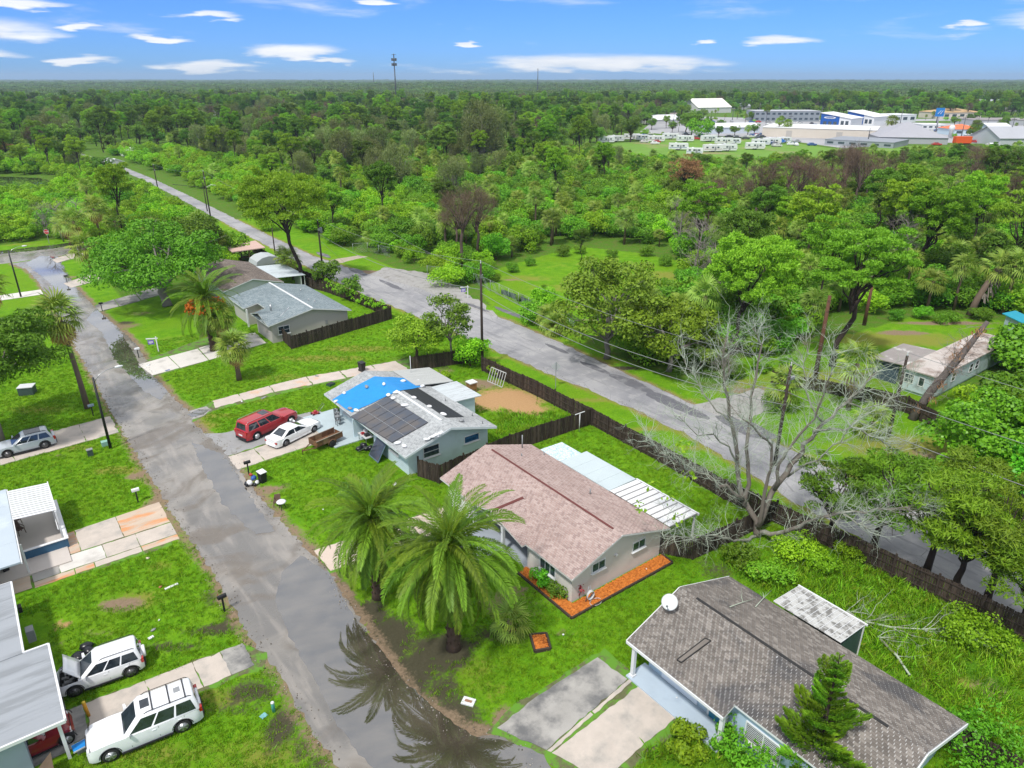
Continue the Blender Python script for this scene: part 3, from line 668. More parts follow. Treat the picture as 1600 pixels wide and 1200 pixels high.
# ------------------------------------------------------------------ the beige house with the pink shingle roof
m_bei = plain('beige_stucco', (0.60, 0.565, 0.52), .85, .06, 1.5, dirt=(.50, .47, .43), dscale=.6, damt=.4, bump=.1)
m_tan = plain('tan_stucco', (0.52, 0.38, 0.22), .85, .1, 1.5, bump=.1)
m_pk = shingle_mat('pink_shingles', (0.35, 0.255, 0.23), (0.475, 0.375, 0.345), third=(0.31, 0.228, 0.21))
m_pkf = plain('pale_fascia', (0.62, 0.60, 0.58), .6, .08, 2)
m_red = plain('dark_red_vent', (0.13, 0.035, 0.03), .6, .25, 2)
h = House('house', 'beige stucco house with pink shingle roof beside the tall date palm', 'house', 25.2, 26.7)
zE, zR, aW, aR, aE = 2.35, 3.85, 24.62, 28.95, 33.72
hb0, hb1 = 26.15, 41.6
h.plane((aW, hb1, zE), (aW, hb0, zE), (aR, hb0, zR), (aR, hb1, zR), mat=m_pkf, seed=1)
h.plane((aE, hb0, zE), (aE, hb1, zE), (aR, hb1, zR), (aR, hb0, zR), mat=m_pkf, seed=2)
cz = 3.32; ca = aW + (cz - zE) * (aR - aW) / (zR - zE) + .06
h.plane((24.25, 30.75, zE + .03), (24.7, 30.75, zE + .03), (ca, 34.3, cz), (24.25, 34.3, cz), th=.1, mat=m_pkf, seed=3)
h.plane((24.7, 37.75, zE + .03), (24.25, 37.75, zE + .03), (24.25, 34.3, cz), (ca, 34.3, cz), th=.1, mat=m_pkf, seed=4)
h.done(m_pk)
m = h.M(); m.slab([(aR - .10, 27.0, zR + .03), (aR + .02, 27.0, zR + .07), (aR + .02, 40.6, zR + .07), (aR - .10, 40.6, zR + .03)], .03)
h.part('ridge_vent', m, m_red)
m = h.M(); m.slab([(24.5, 34.12, cz - .0), (ca - .4, 34.12, cz - .0), (ca - .4, 34.32, cz + .05), (24.5, 34.32, cz + .05)], .03); h.part('ridge_vent', m, m_red)
bw0, bw1, wf, wb = 26.65, 41.2, 25.1, 33.36
h.gable_wall('gable_wall', m_bei, 'b-', bw0, wf, wb, 2.28, aR, 3.68)
h.gable_wall('gable_wall', m_bei, 'b+', bw1, wf, wb, 2.28, aR, 3.68)
h.box('wall', m_bei, wf, wf + .15, bw0 + .153, 31.2, 0, 2.3)
h.box('wall', m_bei, wf, wf + .15, 37.75, bw1 - .153, 0, 2.3)
h.box('wall', m_bei, wb - .15, wb, bw0 + .153, bw1 - .153, 0, 2.25)
h.box('wall', m_tan, 27.4, 27.55, 31.05, 37.9, 0, 2.6); h.box('wall', m_bei, wf + .153, 27.4, 31.05, 31.2, 0, 2.4); h.box('wall', m_bei, wf + .153, 27.4, 37.75, 37.9, 0, 2.4)
h.gable_wall('entry_gable', m_bei, 'a-', 24.7, 31.3, 37.2, 2.4, 34.3, 3.2, th=.1, z0=2.12)
for b_ in (33.4, 36.9): h.box('column', M_white, 24.62, 24.84, b_, b_ + .22, 0, 2.25)
g = m_pkf
h.win('b-', bw0, 1.1, .62, M_white, M_glass, 2, 1, c0=onB(935, 886, bw0).x, z=onB(935, 886, bw0).z + .12)
h.win('b-', bw0, 1.15, .62, M_white, M_glass, 2, 1, c0=onB(998, 853, bw0).x, z=onB(998, 853, bw0).z + .12)
h.win('a-', wf, 1.5, .85, M_white, M_glass, 3, 1, c0=onA(856, 886, wf).y, z=1.35)
h.win('a-', 27.4, 2.2, 1.1, M_white, M_gblue, 2, 1, c0=33.0, z=1.4)
h.box('door', plain('grey_door', (.2, .22, .25), .5), 27.34, 27.4, 35.6, 36.6, .05, 2.1)
h.box('garage_door', M_white, wf - .04, wf, 38.3, 40.9, .04, 2.05)
h.box('light_fixture', M_white, onB(963, 851, bw0).x - .1, onB(963, 851, bw0).x + .1, bw0 - .12, bw0, 1.95, 2.1)
for x, y, hgt in ((815, 713, .25), (850, 711, .3), (922, 772, .45), (816, 700, 1.2)):
    p = onP(x, y, (zR - zE, 0, aE - aR), zE * (aE - aR) + aE * (zR - zE)); m = h.M(); m.tube([(p.x, p.y, p.z - .1), (p.x, p.y, p.z + hgt)], .05, 8); h.part('vent_pipe', m, M_grey)
# back patio roofs: clear panels, flat grey deck, white ribbed awning
m_cl = plain('mottled_clear_panel', (0.62, 0.70, 0.72), .25, .1, 3, dirt=(.30, .45, .50), dscale=5, dlo=.48, dhi=.55, stretch=(3, 1, 1))
for i in range(4): h.box('patio_panel', m_cl, 33.75 + i * .6, 34.34 + i * .6, 37.85, 40.4, 2.33 - i * .02, 2.37 - i * .02)
m_gp = plain('pale_grey_membrane', (0.46, 0.53, 0.55), .6, .08, .8, dirt=(.40, .46, .48), dscale=.6)
for i in range(4): h.box('flat_roof_panel', m_gp, 33.76, 36.62, 32.2 + i * 1.4, 33.588 + i * 1.4, 2.22, 2.40)
for i in range(10): 
    b_ = 26.2 + i * .595; m = h.M(); m.slab([(33.74, b_ + .05, 2.44), (36.62, b_ + .05, 2.34), (36.62, b_ + .575, 2.34), (33.74, b_ + .575, 2.44)], .03)
    m.slab([(33.74, b_, 2.50), (36.64, b_, 2.40), (36.64, b_ + .045, 2.40), (33.74, b_ + .045, 2.50)], .09, m=1); h.part('awning_panel', m, [M_white, plain('awning_rib_grey', (.36, .35, .35), .6)])  # ribs coloured grey to stand out as lines between the white panels
h.box('gutter', M_white, 36.66, 36.76, 26.1, 32.2, 2.22, 2.40)
for b_ in (26.3, 32.1): h.box('post', M_white, 36.5, 36.62, b_, b_ + .12, 0, 2.2)
h.box('screen_wall', plain('screen', (.25, .3, .3), .6), 36.4, 36.46, 32.3, 37.7, 0, 2.2)

# mulch bed with timber edging
m_mul = plain('orange_mulch', (0.52, 0.135, 0.015), .95, .5, 9, dirt=(.28, .07, .015), dscale=4, dlo=.5, dhi=.6, bump=.9)
m_tim = plain('dark_timber', (0.055, 0.038, 0.028), .85, .4, 4, bump=.2)
bed = thing('mulch_bed', 'orange mulch bed with timber edging wrapped round the beige house corner', 'garden bed', 24.1, 25.5)
def bedmulch(poly, o, parent, z=.07, n=900, seed=3):
    pts = [(x - o[0], y - o[1]) for x, y in poly]; sheet('mulch', pts, z, m_mul, .0, 1, 1, kind=None, parent=parent, th=.06)
    r = random.Random(seed); m = MB(o); xs = [p[0] for p in poly]; ys = [p[1] for p in poly]; k = 0
    while k < n:
        x, y = r.uniform(min(xs), max(xs)), r.uniform(min(ys), max(ys))
        if not inside(np.array([x]), np.array([y]), poly)[0]: continue
        k += 1; t = r.uniform(0, 6.28); l, w = r.uniform(.04, .11), r.uniform(.015, .04); zz = z + r.uniform(.0, .03)
        dx, dy = math.cos(t) * l, math.sin(t) * l; ex, ey = -math.sin(t) * w, math.cos(t) * w
        m.quad((x - dx - ex, y - dy - ey, zz), (x + dx - ex, y + dy - ey, zz + r.uniform(0, .04)), (x + dx + ex, y + dy + ey, zz + r.uniform(0, .04)), (x - dx + ex, y - dy + ey, zz))
    m.build('bark_chips', plain('bark_chip', (0.60, 0.19, 0.03), .9, .5, 6), parent, kind='stuff')
poly = [(24.15, 25.55), (33.3, 25.45), (33.5, 26.5), (25.0, 26.5), (25.0, 31.2), (24.2, 31.0)]
bedmulch(poly, (24.1, 25.5, 0), bed, n=2600)
for (x0, y0), (x1, y1) in (((24.05, 25.5), (33.4, 25.4)), ((24.1, 25.5), (24.15, 31.1)), ((33.38, 25.4), (33.5, 26.5))):
    n_ = max(1, round(math.hypot(x1 - x0, y1 - y0) / 2.3))
    for i in range(n_):
        m = MB((24.1, 25.5, 0)); p = Vector((x0, y0, .08)).lerp(Vector((x1, y1, .08)), (i + .01) / n_); q = Vector((x0, y0, .08)).lerp(Vector((x1, y1, .08)), (i + .99) / n_)
        m.beam(p, q, .12, .17); m.build('timber', m_tim, bed)
pl = thing('planter_box', 'small square timber planter filled with orange mulch on the lawn', 'planter', 21.2, 25.2)
bedmulch([(20.6, 24.75), (21.35, 24.45), (21.85, 25.35), (21.15, 25.8)], (21.2, 25.2, 0), pl, z=.14, n=120)
q4 = [(20.5, 24.7), (21.38, 24.32), (21.98, 25.4), (21.12, 25.9)]
for i in range(4):
    m = MB((21.2, 25.2, 0)); m.beam((*q4[i], .11), (*q4[(i + 1) % 4], .11), .12, .2); m.build('timber', m_tim, pl)

# ------------------------------------------------------------------ the pale blue house with solar panels
m_bl = plain('pale_blue_paint', (0.53, 0.64, 0.69), .75, .08, 1.2, dirt=(.42, .50, .53), dscale=.7, damt=.5, bump=.08)
m_blf = plain('pale_blue_trim', (0.60, 0.66, 0.68), .6, .08, 2)
m_gs = shingle_mat('grey_shingles', (0.30, 0.315, 0.32), (0.47, 0.485, 0.49), stain=(.25, .255, .26), samt=.5)
h = House('house', 'pale blue house with solar array and blue tarp on its grey roof', 'house', 24.8, 46.9)
zE, zR, aW, aR, aE = 2.4, 3.75, 24.0, 28.55, 33.35; hb0, hb1 = 46.05, 62.1
def roofW(x, y): return onP(x, y, (-(zR - zE), 0, aR - aW), zE * (aR - aW) - aW * (zR - zE))
def roofE(x, y): return onP(x, y, (zR - zE, 0, aE - aR), zE * (aE - aR) + aE * (zR - zE))
h.plane((aW, hb1, zE), (aW, hb0, zE), (aR, hb0, zR), (aR, hb1, zR), mat=m_blf, seed=5)
h.plane((aE, hb0, zE), (aE, hb1, zE), (aR, hb1, zR), (aR, hb0, zR), mat=m_blf, seed=6)
m_gm = plain('weathered_white_metal', (0.50, 0.54, 0.56), .55, .1, 1.0, dirt=(.36, .38, .39), dscale=1.2, dlo=.5, dhi=.65, stretch=(.4, 3, 1))
for i in range(6):
    b_ = 52.6 + i * .75; m = h.M(); m.slab([(33.2, b_, 2.47), (36.3, b_, 2.30), (36.3, b_ + .74, 2.30), (33.2, b_ + .74, 2.47)], .08); h.part('metal_roof_panel', m, m_gm)
for i in range(6):
    b_ = 57.2 + i * .8; m = h.M(); m.slab([(31.6, b_, 3.02), (36.0, b_, 2.34), (36.0, b_ + .78, 2.34), (31.6, b_ + .78, 3.02)], .08); h.part('metal_roof_panel', m, plain('ribbed_metal', (.44, .45, .44), .6, .3, 2, stretch=(.2, 5, 1)))
h.done(m_gs)
m = h.M(); m.beam((aR, 47.6, zR + .06), (aR, 55.6, zR + .06), .2, .12); h.part('ridge_duct', m, M_white)
h.gable_wall('gable_wall', m_bl, 'b-', 46.9, 24.75, 32.95, 2.34, aR, 3.55); h.gable_wall('gable_wall', m_bl, 'b+', 61.6, 25.35, 32.95, 2.3, aR, 3.5)
h.box('wall', m_bl, 24.75, 24.9, 47.053, 53.2, 0, 2.38); h.box('wall', m_bl, 24.903, 26.5, 53.05, 53.2, 0, 2.5); h.box('wall', m_bl, 26.5, 26.65, 53.05, 57.6, 0, 2.9)
h.box('wall', m_bl, 25.25, 26.5, 57.6, 57.75, 0, 2.5); h.box('wall', m_bl, 25.25, 25.35, 57.753, 61.597, 0, 2.4); h.box('wall', m_bl, 32.8, 32.95, 47.053, 61.4, 0, 2.4)
h.box('wall', m_bl, 35.5, 35.65, 53.0, 61.5, 0, 2.3); h.box('wall', m_bl, 32.953, 35.65, 52.85, 53.0, 0, 2.3); h.box('wall', m_bl, 32.953, 35.65, 61.5, 61.65, 0, 2.3)
h.box('porch_wall', m_bl, 24.1, 25.25, 56.0, 56.15, 0, 1.9)
m_brk = plain('block_joint', (.36, .45, .48), .8)
for i in range(5): h.box('block_course', m_brk, 24.742, 24.75, 47.1, 53.1, .35 + i * .2, .362 + i * .2)
h.win('b-', 46.9, 1.5, .95, M_white, M_glass, 1, 2, c0=onB(674, 706, 46.9).x, z=onB(674, 706, 46.9).z + .1)
h.win('b-', 46.9, 1.5, .62, M_white, M_gblue, 1, 1, c0=onB(737, 686, 46.9).x, z=onB(737, 686, 46.9).z + .1)
h.win('a-', 24.75, 1.5, .6, M_white, M_glass, 1, 1, c0=onA(617, 712, 24.75).y, z=1.55)
h.win('a-', 25.25, 1.4, 1.2, M_white, M_glass, 1, 2, c0=59.8, z=1.35)
h.box('door', plain('white_door', (.65, .68, .7), .5), 26.44, 26.5, 54.2, 55.2, .05, 2.1)
h.box('back_door', M_white, 35.65, 35.7, 53.6, 54.5, .05, 2.0)
for ba in (46.15, 61.9):                            # bargeboards
    for x0, z0, x1, z1 in ((aW, zE, aR, zR), (aR, zR, aE, zE)):
        m = h.M(); m.beam((x0, ba - .12 if ba < 50 else ba + .12, z0 - .1), (x1, ba - .12 if ba < 50 else ba + .12, z1 - .1), .05, .2); h.part('bargeboard', m, m_blf)
# solar panels: three rows of six
t = NT('solar_cell'); co = t.coord('Object'); gv = t.voro(co, 6.0, 'DISTANCE_TO_EDGE')
c = t.mix(t.ramp(t.noise(co, .5, 3), .4, .65), (0.045, 0.055, 0.075), (0.085, 0.075, 0.07)); m_sol = t.fin(c, .16, 0, .8)
cA, cB, cC, cD = roofW(548, 652), roofW(613, 693), roofW(670, 661), roofW(606, 620)
up = Vector((-(zR - zE), 0, aR - aW)).normalized() * .10
for i in range(3):
    for j in range(6):
        f = lambda u, v: (cA.lerp(cB, u)).lerp(cD.lerp(cC, u), v) + up
        u0, u1, v0, v1 = (j + .012) / 6, (j + .988) / 6, (i + .015) / 3, (i + .985) / 3
        q = [f(u0, v0), f(u1, v0), f(u1, v1), f(u0, v1)]; m = h.M(); m.slab(q[::-1] if (q[1] - q[0]).cross(q[2] - q[1]).z < 0 else q, .045)
        o = h.part('solar_panel', m, plain('panel_frame', (.05, .05, .055), .35))
        q = [f(u0 + .004, v0 + .008), f(u1 - .004, v0 + .008), f(u1 - .004, v1 - .008), f(u0 + .004, v1 - .008)]; q = q[::-1] if (q[1] - q[0]).cross(q[2] - q[1]).z < 0 else q
        m = h.M(); m.slab([p + up * .06 for p in q], .004); h.part('cell_glass', m, m_sol, o)
f = lambda u, v: (cA.lerp(cB, u)).lerp(cD.lerp(cC, u), v) + up
for v in (1 / 3, 2 / 3):
    m = h.M(); m.beam(f(0, v) + up * .05, f(1, v) + up * .05, .05, .03); h.part('mounting_rail', m, M_metal)
# black pool heating mats on the far slope
m_mat = plain('black_mat', (.018, .019, .022), .5, .3, 2, stretch=(1, 8, 1))
P = [roofE(652, 606), roofE(625, 607), roofE(697, 653), roofE(725, 652)]; n2 = Vector((zR - zE, 0, aE - aR)).normalized() * .05
for k in range(5):
    q = [P[1].lerp(P[0], k / 5 + .004), P[1].lerp(P[0], (k + 1) / 5 - .004), P[2].lerp(P[3], (k + 1) / 5 - .004), P[2].lerp(P[3], k / 5 + .004)]
    q = [p + n2 for p in q]; q = q[::-1] if (q[1] - q[0]).cross(q[2] - q[1]).z < 0 else q
    m = h.M(); m.slab(q, .04); h.part('pool_heater_panel', m, m_mat)
for x, y in ((696, 627), (738, 650), (720, 658), (754, 662)):
    p = roofE(x, y); m = h.M(); m.tube([(p.x, p.y, p.z), (p.x, p.y, p.z + .3)], .05, 8); h.part('vent_pipe', m, M_grey)
m = h.M(); p = (33.2, 61.0); m.tube([(p[0], p[1], 2.4), (p[0], p[1], 4.6)], .035, 6); h.part('mast', m, M_white)
blue_house = h
# the tarpaulin is one wrinkled sheet over both slopes, held by sandbags
m_tarp = plain('blue_tarp', (0.01, 0.24, 0.62), .45, .2, 1.6, bump=.25)
tp = thing('tarpaulin', 'bright blue tarpaulin spread over the grey roof of the blue house', 'tarpaulin', 24.8, 58)
west = [roofW(520, 626), roofW(549, 645), roofW(610, 617), roofW(628, 606)]
east = [roofE(640, 591), roofE(664, 603), roofE(641, 612)]
m = MB((24.8, 58, 0)); r = random.Random(4)
A0, B0 = roofW(519, 625), roofW(550, 646); A1 = Vector((aR, A0.y - .2, zR)); B1 = Vector((aR, B0.y - .9, zR)); A2, B2 = roofE(640, 592), roofE(664, 605)
rows_ = [(A0.lerp(A1, v), B0.lerp(B1, v)) for v in (0, .2, .4, .6, .8, 1)] + [(A1.lerp(A2, v), B1.lerp(B2, v)) for v in (.25, .5, .75, 1)]
vs = []
for a_, b_ in rows_:
    for k in range(9): p = a_.lerp(b_, k / 8); vs.append(p + Vector((r.uniform(-.03, .03), r.uniform(-.12, .12) if k in (0, 8) else 0, .055 + r.uniform(0, .045))))
m.add(vs, [(i * 9 + k, i * 9 + k + 1, (i + 1) * 9 + k + 1, (i + 1) * 9 + k) for i in range(len(rows_) - 1) for k in range(8)], 0, True)
m.build('sheet', m_tarp, tp)
m_bag = plain('white_sandbag', (.72, .73, .75), .8, .1, 4)
def lump(m, c, sx, sy, sz, r, n=9, rings=5):
    vs = []; rot = r.uniform(0, 3)
    for i in range(rings):
        ph = math.pi * (i / (rings - 1)) ; zz = -math.cos(ph) * sz; rr = max(.12, math.sin(ph))
        for j in range(n):
            t = 2 * math.pi * j / n; k = r.uniform(.85, 1.12); x, y = math.cos(t) * rr * sx * k, math.sin(t) * rr * sy * k
            vs.append((c[0] + x * math.cos(rot) - y * math.sin(rot), c[1] + x * math.sin(rot) + y * math.cos(rot), c[2] + zz))
    fs = [(i * n + j, i * n + (j + 1) % n, (i + 1) * n + (j + 1) % n, (i + 1) * n + j) for i in range(rings - 1) for j in range(n)]
    m.add(vs, fs + [tuple(range(n - 1, -1, -1)), tuple((rings - 1) * n + j for j in range(n))], 0, True)
bags = [('W', 525, 629, 'at the lower corner of the blue tarp'), ('W', 538, 616, 'on the far edge of the blue tarp'), ('W', 547, 640, 'dark one beside the gutter at the tarp'), ('W', 573, 606, 'dark one midway on the far tarp edge'),
        ('W', 600, 602, 'largest one on the far tarp edge'), ('W', 557, 643, 'where the tarp meets the solar panels'), ('W', 607, 619, 'at the top corner of the solar array'), ('W', 615, 624, 'beside the solar array top edge'),
        ('E', 630, 597, 'near the ridge on the tarp'), ('E', 652, 597, 'at the far tarp end'), ('E', 660, 605, 'at the far lower tarp corner'), ('E', 647, 623, 'on the black heater mats near their middle'), ('E', 671, 637, 'on the black heater mats lower part'),
        ('E', 693, 649, 'at the lower end of the heater mats'), ('W', 633, 635, 'alone between solar array and ridge'), ('W', 620, 615, 'at the head of the white ridge duct'), ('W', 622, 694, 'at the bottom corner of the solar array'), ('W', 632, 699, 'near the eave below the solar array'), ('E', 721, 659, 'dark one on the far slope by itself')]
for i, (sd, x, y, where) in enumerate(bags):
    p = (roofW if sd == 'W' else roofE)(x, y); dk = 'dark' in where; r = random.Random(i + 90)
    m = MB(); lump(m, (0, 0, .16), .32 * r.uniform(.8, 1.3), .2 * r.uniform(.8, 1.2), .12, r)
    o = m.build('sandbag', M_grey if dk else m_bag); o.location = N(p.x, p.y, p.z - .02); o.rotation_euler = (0, 0, AN + r.uniform(0, 3))
    tag(o, ('dark sandbag ' + where.replace('dark one ', '')) if dk else 'white sandbag ' + where, 'sandbag', 'sandbags on the blue house roof')
for i, (x, y) in enumerate(((676, 685), (684, 680))):
    p = roofW(x, y); m = MB(); r = random.Random(i); 
    for k in range(5): lump(m, (k * .28 - .6, r.uniform(-.06, .06), .1), .26, .15, .09, r)
    o = m.build('cloth_bundle', m_bag); o.location = N(p.x, p.y, p.z); o.rotation_euler = (0, 0, AN - .05 + i * .2)
    tag(o, ('longer' if i else 'shorter') + ' white rolled cloth bundle lying near the gable edge', 'cloth')

# ------------------------------------------------------------------ the dark roofed house
m_dk = shingle_mat('dark_shingles', (0.130, 0.115, 0.102), (0.220, 0.195, 0.172), stain=(.06, .061, .066), samt=.8, third=(.26, .235, .21))
m_pb = plain('powder_blue_paint', (0.42, 0.55, 0.66), .7, .07, 1.2, dirt=(.34, .44, .52), dscale=.8, damt=.4)
h = House('house', 'powder blue house with dark grey shingle roof and white columned porch', 'house', 25, 8)
zE, zR, aW, aR, aE = 2.42, 4.0, 23.55, 27.75, 32.6; hb0, hb1 = 6.6, 20.4
def roofD(x, y): return onP(x, y, (-(zR - zE), 0, aR - aW), zE * (aR - aW) - aW * (zR - zE))
h.plane((aW, 20.4, zE), (aW, 13.9, zE), (aR, 13.9, zR), (aR, 20.4, zR), mat=M_white, seed=7)
zs = zE + (24.35 - aW) * (zR - zE) / (aR - aW)
h.plane((24.35, 13.897, zs), (24.35, hb0, zs), (aR, hb0, zR), (aR, 13.897, zR), mat=M_white, seed=8)
h.plane((aE, hb0, zE), (aE, hb1, zE), (aR, hb1, zR), (aR, hb0, zR), mat=M_white, seed=9)
h.done(m_dk)
m_blk = plain('black_vent', (.02, .02, .02), .7)
m = h.M(); m.slab([(aR - .07, 8.3, zR + .02), (aR + .05, 8.3, zR + .06), (aR + .05, 19.2, zR + .06), (aR - .07, 19.2, zR + .02)], .03); h.part('ridge_vent', m, m_blk)
q = [roofD(1058, 1032), roofD(1065, 1036), roofD(1111, 1002), roofD(1102, 998)]; nn = Vector((-(zR - zE), 0, aR - aW)).normalized()
m = h.M(); qq = [p + nn * .06 for p in q]; m.slab(qq if (qq[1] - qq[0]).cross(qq[2] - qq[1]).z > 0 else qq[::-1], .05); h.part('patch_cap', m, m_dk)
for i in range(4):
    m = h.M(); m.beam(q[i] + nn * .06, q[(i + 1) % 4] + nn * .06, .05, .05); h.part('flashing', m, m_blk)
h.gable_wall('gable_wall', m_pb, 'b-', 7.3, 25.0, 32.2, 2.3, aR, 3.8); h.gable_wall('gable_wall', m_pb, 'b+', 19.9, 25.0, 32.2, 2.3, aR, 3.8)
h.box('wall', m_pb, 24.65, 24.8, 7.45, 13.8, 0, 2.6); h.box('wall', m_pb, 25.0, 25.15, 13.95, 19.747, 0, 2.7); h.box('wall', m_pb, 24.803, 25.15, 13.8, 13.95, 0, 2.6); h.box('wall', m_pb, 32.05, 32.2, 7.453, 19.747, 0, 2.3)
h.box('porch_floor', plain('porch_blue_grey', (.42, .50, .58), .55, .12, .7, dirt=(.32, .39, .47), dscale=.5), 23.45, 25.0, 13.95, 20.2, 0, .1)
for b_ in (19.85, 13.95): h.box('column', M_white, 23.62, 23.82, b_, b_ + .2, .1, 2.3); h.box('column_base', M_white, 23.57, 23.87, b_ - .05, b_ + .25, .1, .22)
h.box('garage_door', plain('white_panel_door', (.66, .72, .8), .5, .05), 24.94, 25.0, 16.4, 18.9, .12, 2.1)
d = h.box('door_frame', M_white, 24.94, 25.0, 14.5, 15.75, .1, 2.25); h.box('door', plain('teal_door', (0.0, .15, .26), .35, .1), 24.9, 24.937, 14.65, 15.6, .12, 2.15, parent=d); h.box('handle', M_metal, 24.85, 24.898, 14.72, 14.78, 1.0, 1.12, parent=d)
h.win('a-', 24.65, 1.9, 1.05, M_white, M_glass, 2, 1, c0=12.3, z=1.45, blinds=True, deep=.07)
h.win('a-', 24.65, 1.4, 1.0, M_white, M_glass, 2, 1, c0=9.2, z=1.45)
for (x0, z0, x1, z1, b_) in ((aW, zE, aR, zR, 20.43), (aR, zR, aE, zE, 20.43), (24.35, zs, aR, zR, 6.55), (aR, zR, aE, zE, 6.55)):
    m = h.M(); m.beam((x0, b_, z0 - .1), (x1, b_, z1 - .1), .05, .2); h.part('bargeboard', m, M_white)
m = h.M(); m.beam((23.5, 13.9, zE - .08), (23.5, 20.4, zE - .08), .06, .16); h.part('fascia', m, M_white)
# patio cover: worn panels in a white frame over a dark screened room
m_wp = plain('weathered_white_panel', (0.48, 0.48, 0.465), .7, .15, 2, dirt=(.17, .165, .155), dscale=2.4, dlo=.46, dhi=.62, stretch=(1, .7, 1))
for i in range(13):
    b_ = 13.1 + i * .325; m = h.M(); m.slab([(32.7, b_ + .012, 2.50), (35.4, b_ + .012, 2.28), (35.4, b_ + .312, 2.28), (32.7, b_ + .312, 2.50)], .03); h.part('patio_panel', m, m_wp)
for i in range(14):
    b_ = 13.1 + i * .325; m = h.M(); m.beam((32.7, b_, 2.51), (35.42, b_, 2.29), .022, .05); h.part('rib', m, M_white)
m = h.M(); m.beam((35.45, 13.0, 2.27), (35.45, 17.4, 2.27), .08, .12); h.part('gutter', m, M_white)
h.box('screen_wall', plain('dark_screen', (.03, .06, .06), .5), 35.28, 35.32, 13.2, 17.2, 0, 2.18); h.box('screen_wall', plain('dark_screen', (.03, .06, .06), .5), 32.25, 35.275, 13.16, 13.2, 0, 2.18)
for b_ in (13.1, 14.4, 15.8, 17.2): h.box('post', M_white, 35.32, 35.38, b_, b_ + .06, 0, 2.2)
# satellite dish on the roof edge
p = roofD(1046, 955); sd = thing('satellite_dish', 'round pale satellite dish at the gable edge of the dark roof', 'satellite dish', p.x, p.y, p.z)
m = MB(); m.lathe((0, 0, 0), [(.02, 0), (.2, .02), (.36, .07), (.45, .13), (.46, .14), (.36, .085), (.2, .035), (.02, .015)], 24); o = m.build('dish', plain('dish_grey', (.60, .62, .62), .45), sd); o.location = (-.05, 0, .65); o.rotation_euler = (R(46), 0, R(-62))
m = MB(); m.tube([(0, .05, 0), (0, 0, .3), (-.03, 0, .66)], .03, 8); m.build('mount', M_grey, sd)
m = MB(); m.tube([(0, 0, .4), (-.35, -.15, .42), (-.62, -.28, .85)], .018, 6); m.box(-.68, -.58, -.33, -.23, .82, .92); m.build('feed_arm', M_grey, sd)

# ------------------------------------------------------------------ the grey house with the slate blue roof
m_sl = shingle_mat('slate_blue_shingles', (0.17, 0.215, 0.235), (0.27, 0.315, 0.335), stain=(.15, .19, .20), samt=.4)
m_gr = plain('warm_grey_stucco', (0.42, 0.395, 0.37), .85, .06, 1.2, dirt=(.36, .34, .32), dscale=.6, damt=.5)
h = House('house', 'grey stucco house with slate blue roof and white ridge, fenced backyard', 'house', 27.5, 86.2)
zE, zR, aW, aR, aE = 2.5, 3.7, 26.9, 32.9, 38.2; hb0, hb1 = 85.6, 101.5
zp = zE + (28.9 - aW) * (zR - zE) / (aR - aW)
k = dict(course=.22, tab=.45)
h.plane((aW, 92.0, zE), (aW, hb0, zE), (aR, hb0, zR), (aR, 92.0, zR), mat=M_white, seed=10, **k)
h.plane((28.9, 95.0, zp), (28.9, 92.003, zp), (aR, 92.003, zR), (aR, 95.0, zR), mat=M_white, seed=11, **k)
h.plane((aW, hb1, zE), (aW, 95.003, zE), (aR, 95.003, zR), (aR, hb1, zR), mat=M_white, seed=12, **k)
h.plane((aE, hb0, zE), (aE, hb1, zE), (aR, hb1, zR), (aR, hb0, zR), mat=M_white, seed=13, **k)
# low cross gable over the garage
h.plane((26.85, 85.65, zE + .03), (27.3, 85.65, zE + .03), (31.0, 88.9, 3.42), (26.85, 88.9, 3.42), mat=M_white, seed=14, th=.08, **k)
h.plane((27.3, 92.1, zE + .03), (26.85, 92.1, zE + .03), (26.85, 88.9, 3.42), (31.0, 88.9, 3.42), mat=M_white, seed=15, th=.08, **k)
h.done(m_sl)
m = h.M(); m.beam((aR, 85.7, zR + .04), (aR, 101.4, zR + .04), .24, .08); h.part('ridge_cap', m, M_white)
h.gable_wall('gable_wall', m_gr, 'b-', 86.1, 27.4, 37.8, 2.4, aR, 3.5); h.gable_wall('gable_wall', m_gr, 'b+', 101.0, 27.4, 37.8, 2.4, aR, 3.5)
h.box('wall', m_gr, 27.4, 27.55, 86.253, 91.6, 0, 2.5); h.box('wall', m_gr, 29.3, 29.45, 91.6, 95.2, 0, 2.7); h.box('wall', m_gr, 27.4, 27.55, 95.2, 100.847, 0, 2.5); h.box('wall', m_gr, 37.65, 37.8, 86.253, 100.847, 0, 2.4)
h.box('wall', m_gr, 27.553, 29.3, 91.45, 91.6, 0, 2.6); h.box('wall', m_gr, 27.553, 29.3, 95.2, 95.35, 0, 2.6)
h.gable_wall('gable_front', m_gr, 'a-', 27.3, 86.3, 91.5, 2.45, 88.9, 3.3, z0=2.4, th=.09)
h.win('b-', 86.1, 1.4, .95, M_white, M_glass, 2, 2, c0=onB(443, 510, 86.1).x, z=1.5)
h.box('column', M_white, 27.0, 27.2, 94.3, 94.5, 0, 2.45)
for x, y in ((410, 488), (470, 455), (482, 470), (492, 472)):
    p = onP(x, y, (zR - zE, 0, aE - aR), zE * (aE - aR) + aE * (zR - zE)) if x > 450 else Vector((28.6, 88.9, 3.4)); m = h.M(); m.tube([(p.x, p.y, p.z - .1), (p.x, p.y, p.z + (.8 if x < 450 else .3))], .12 if x < 450 else .06, 8); h.part('vent_pipe', m, M_metal)
m = h.M(); m.box(34.6, 34.9, 86.02, 86.1, 1.1, 1.6); h.part('meter_box', m, M_grey)

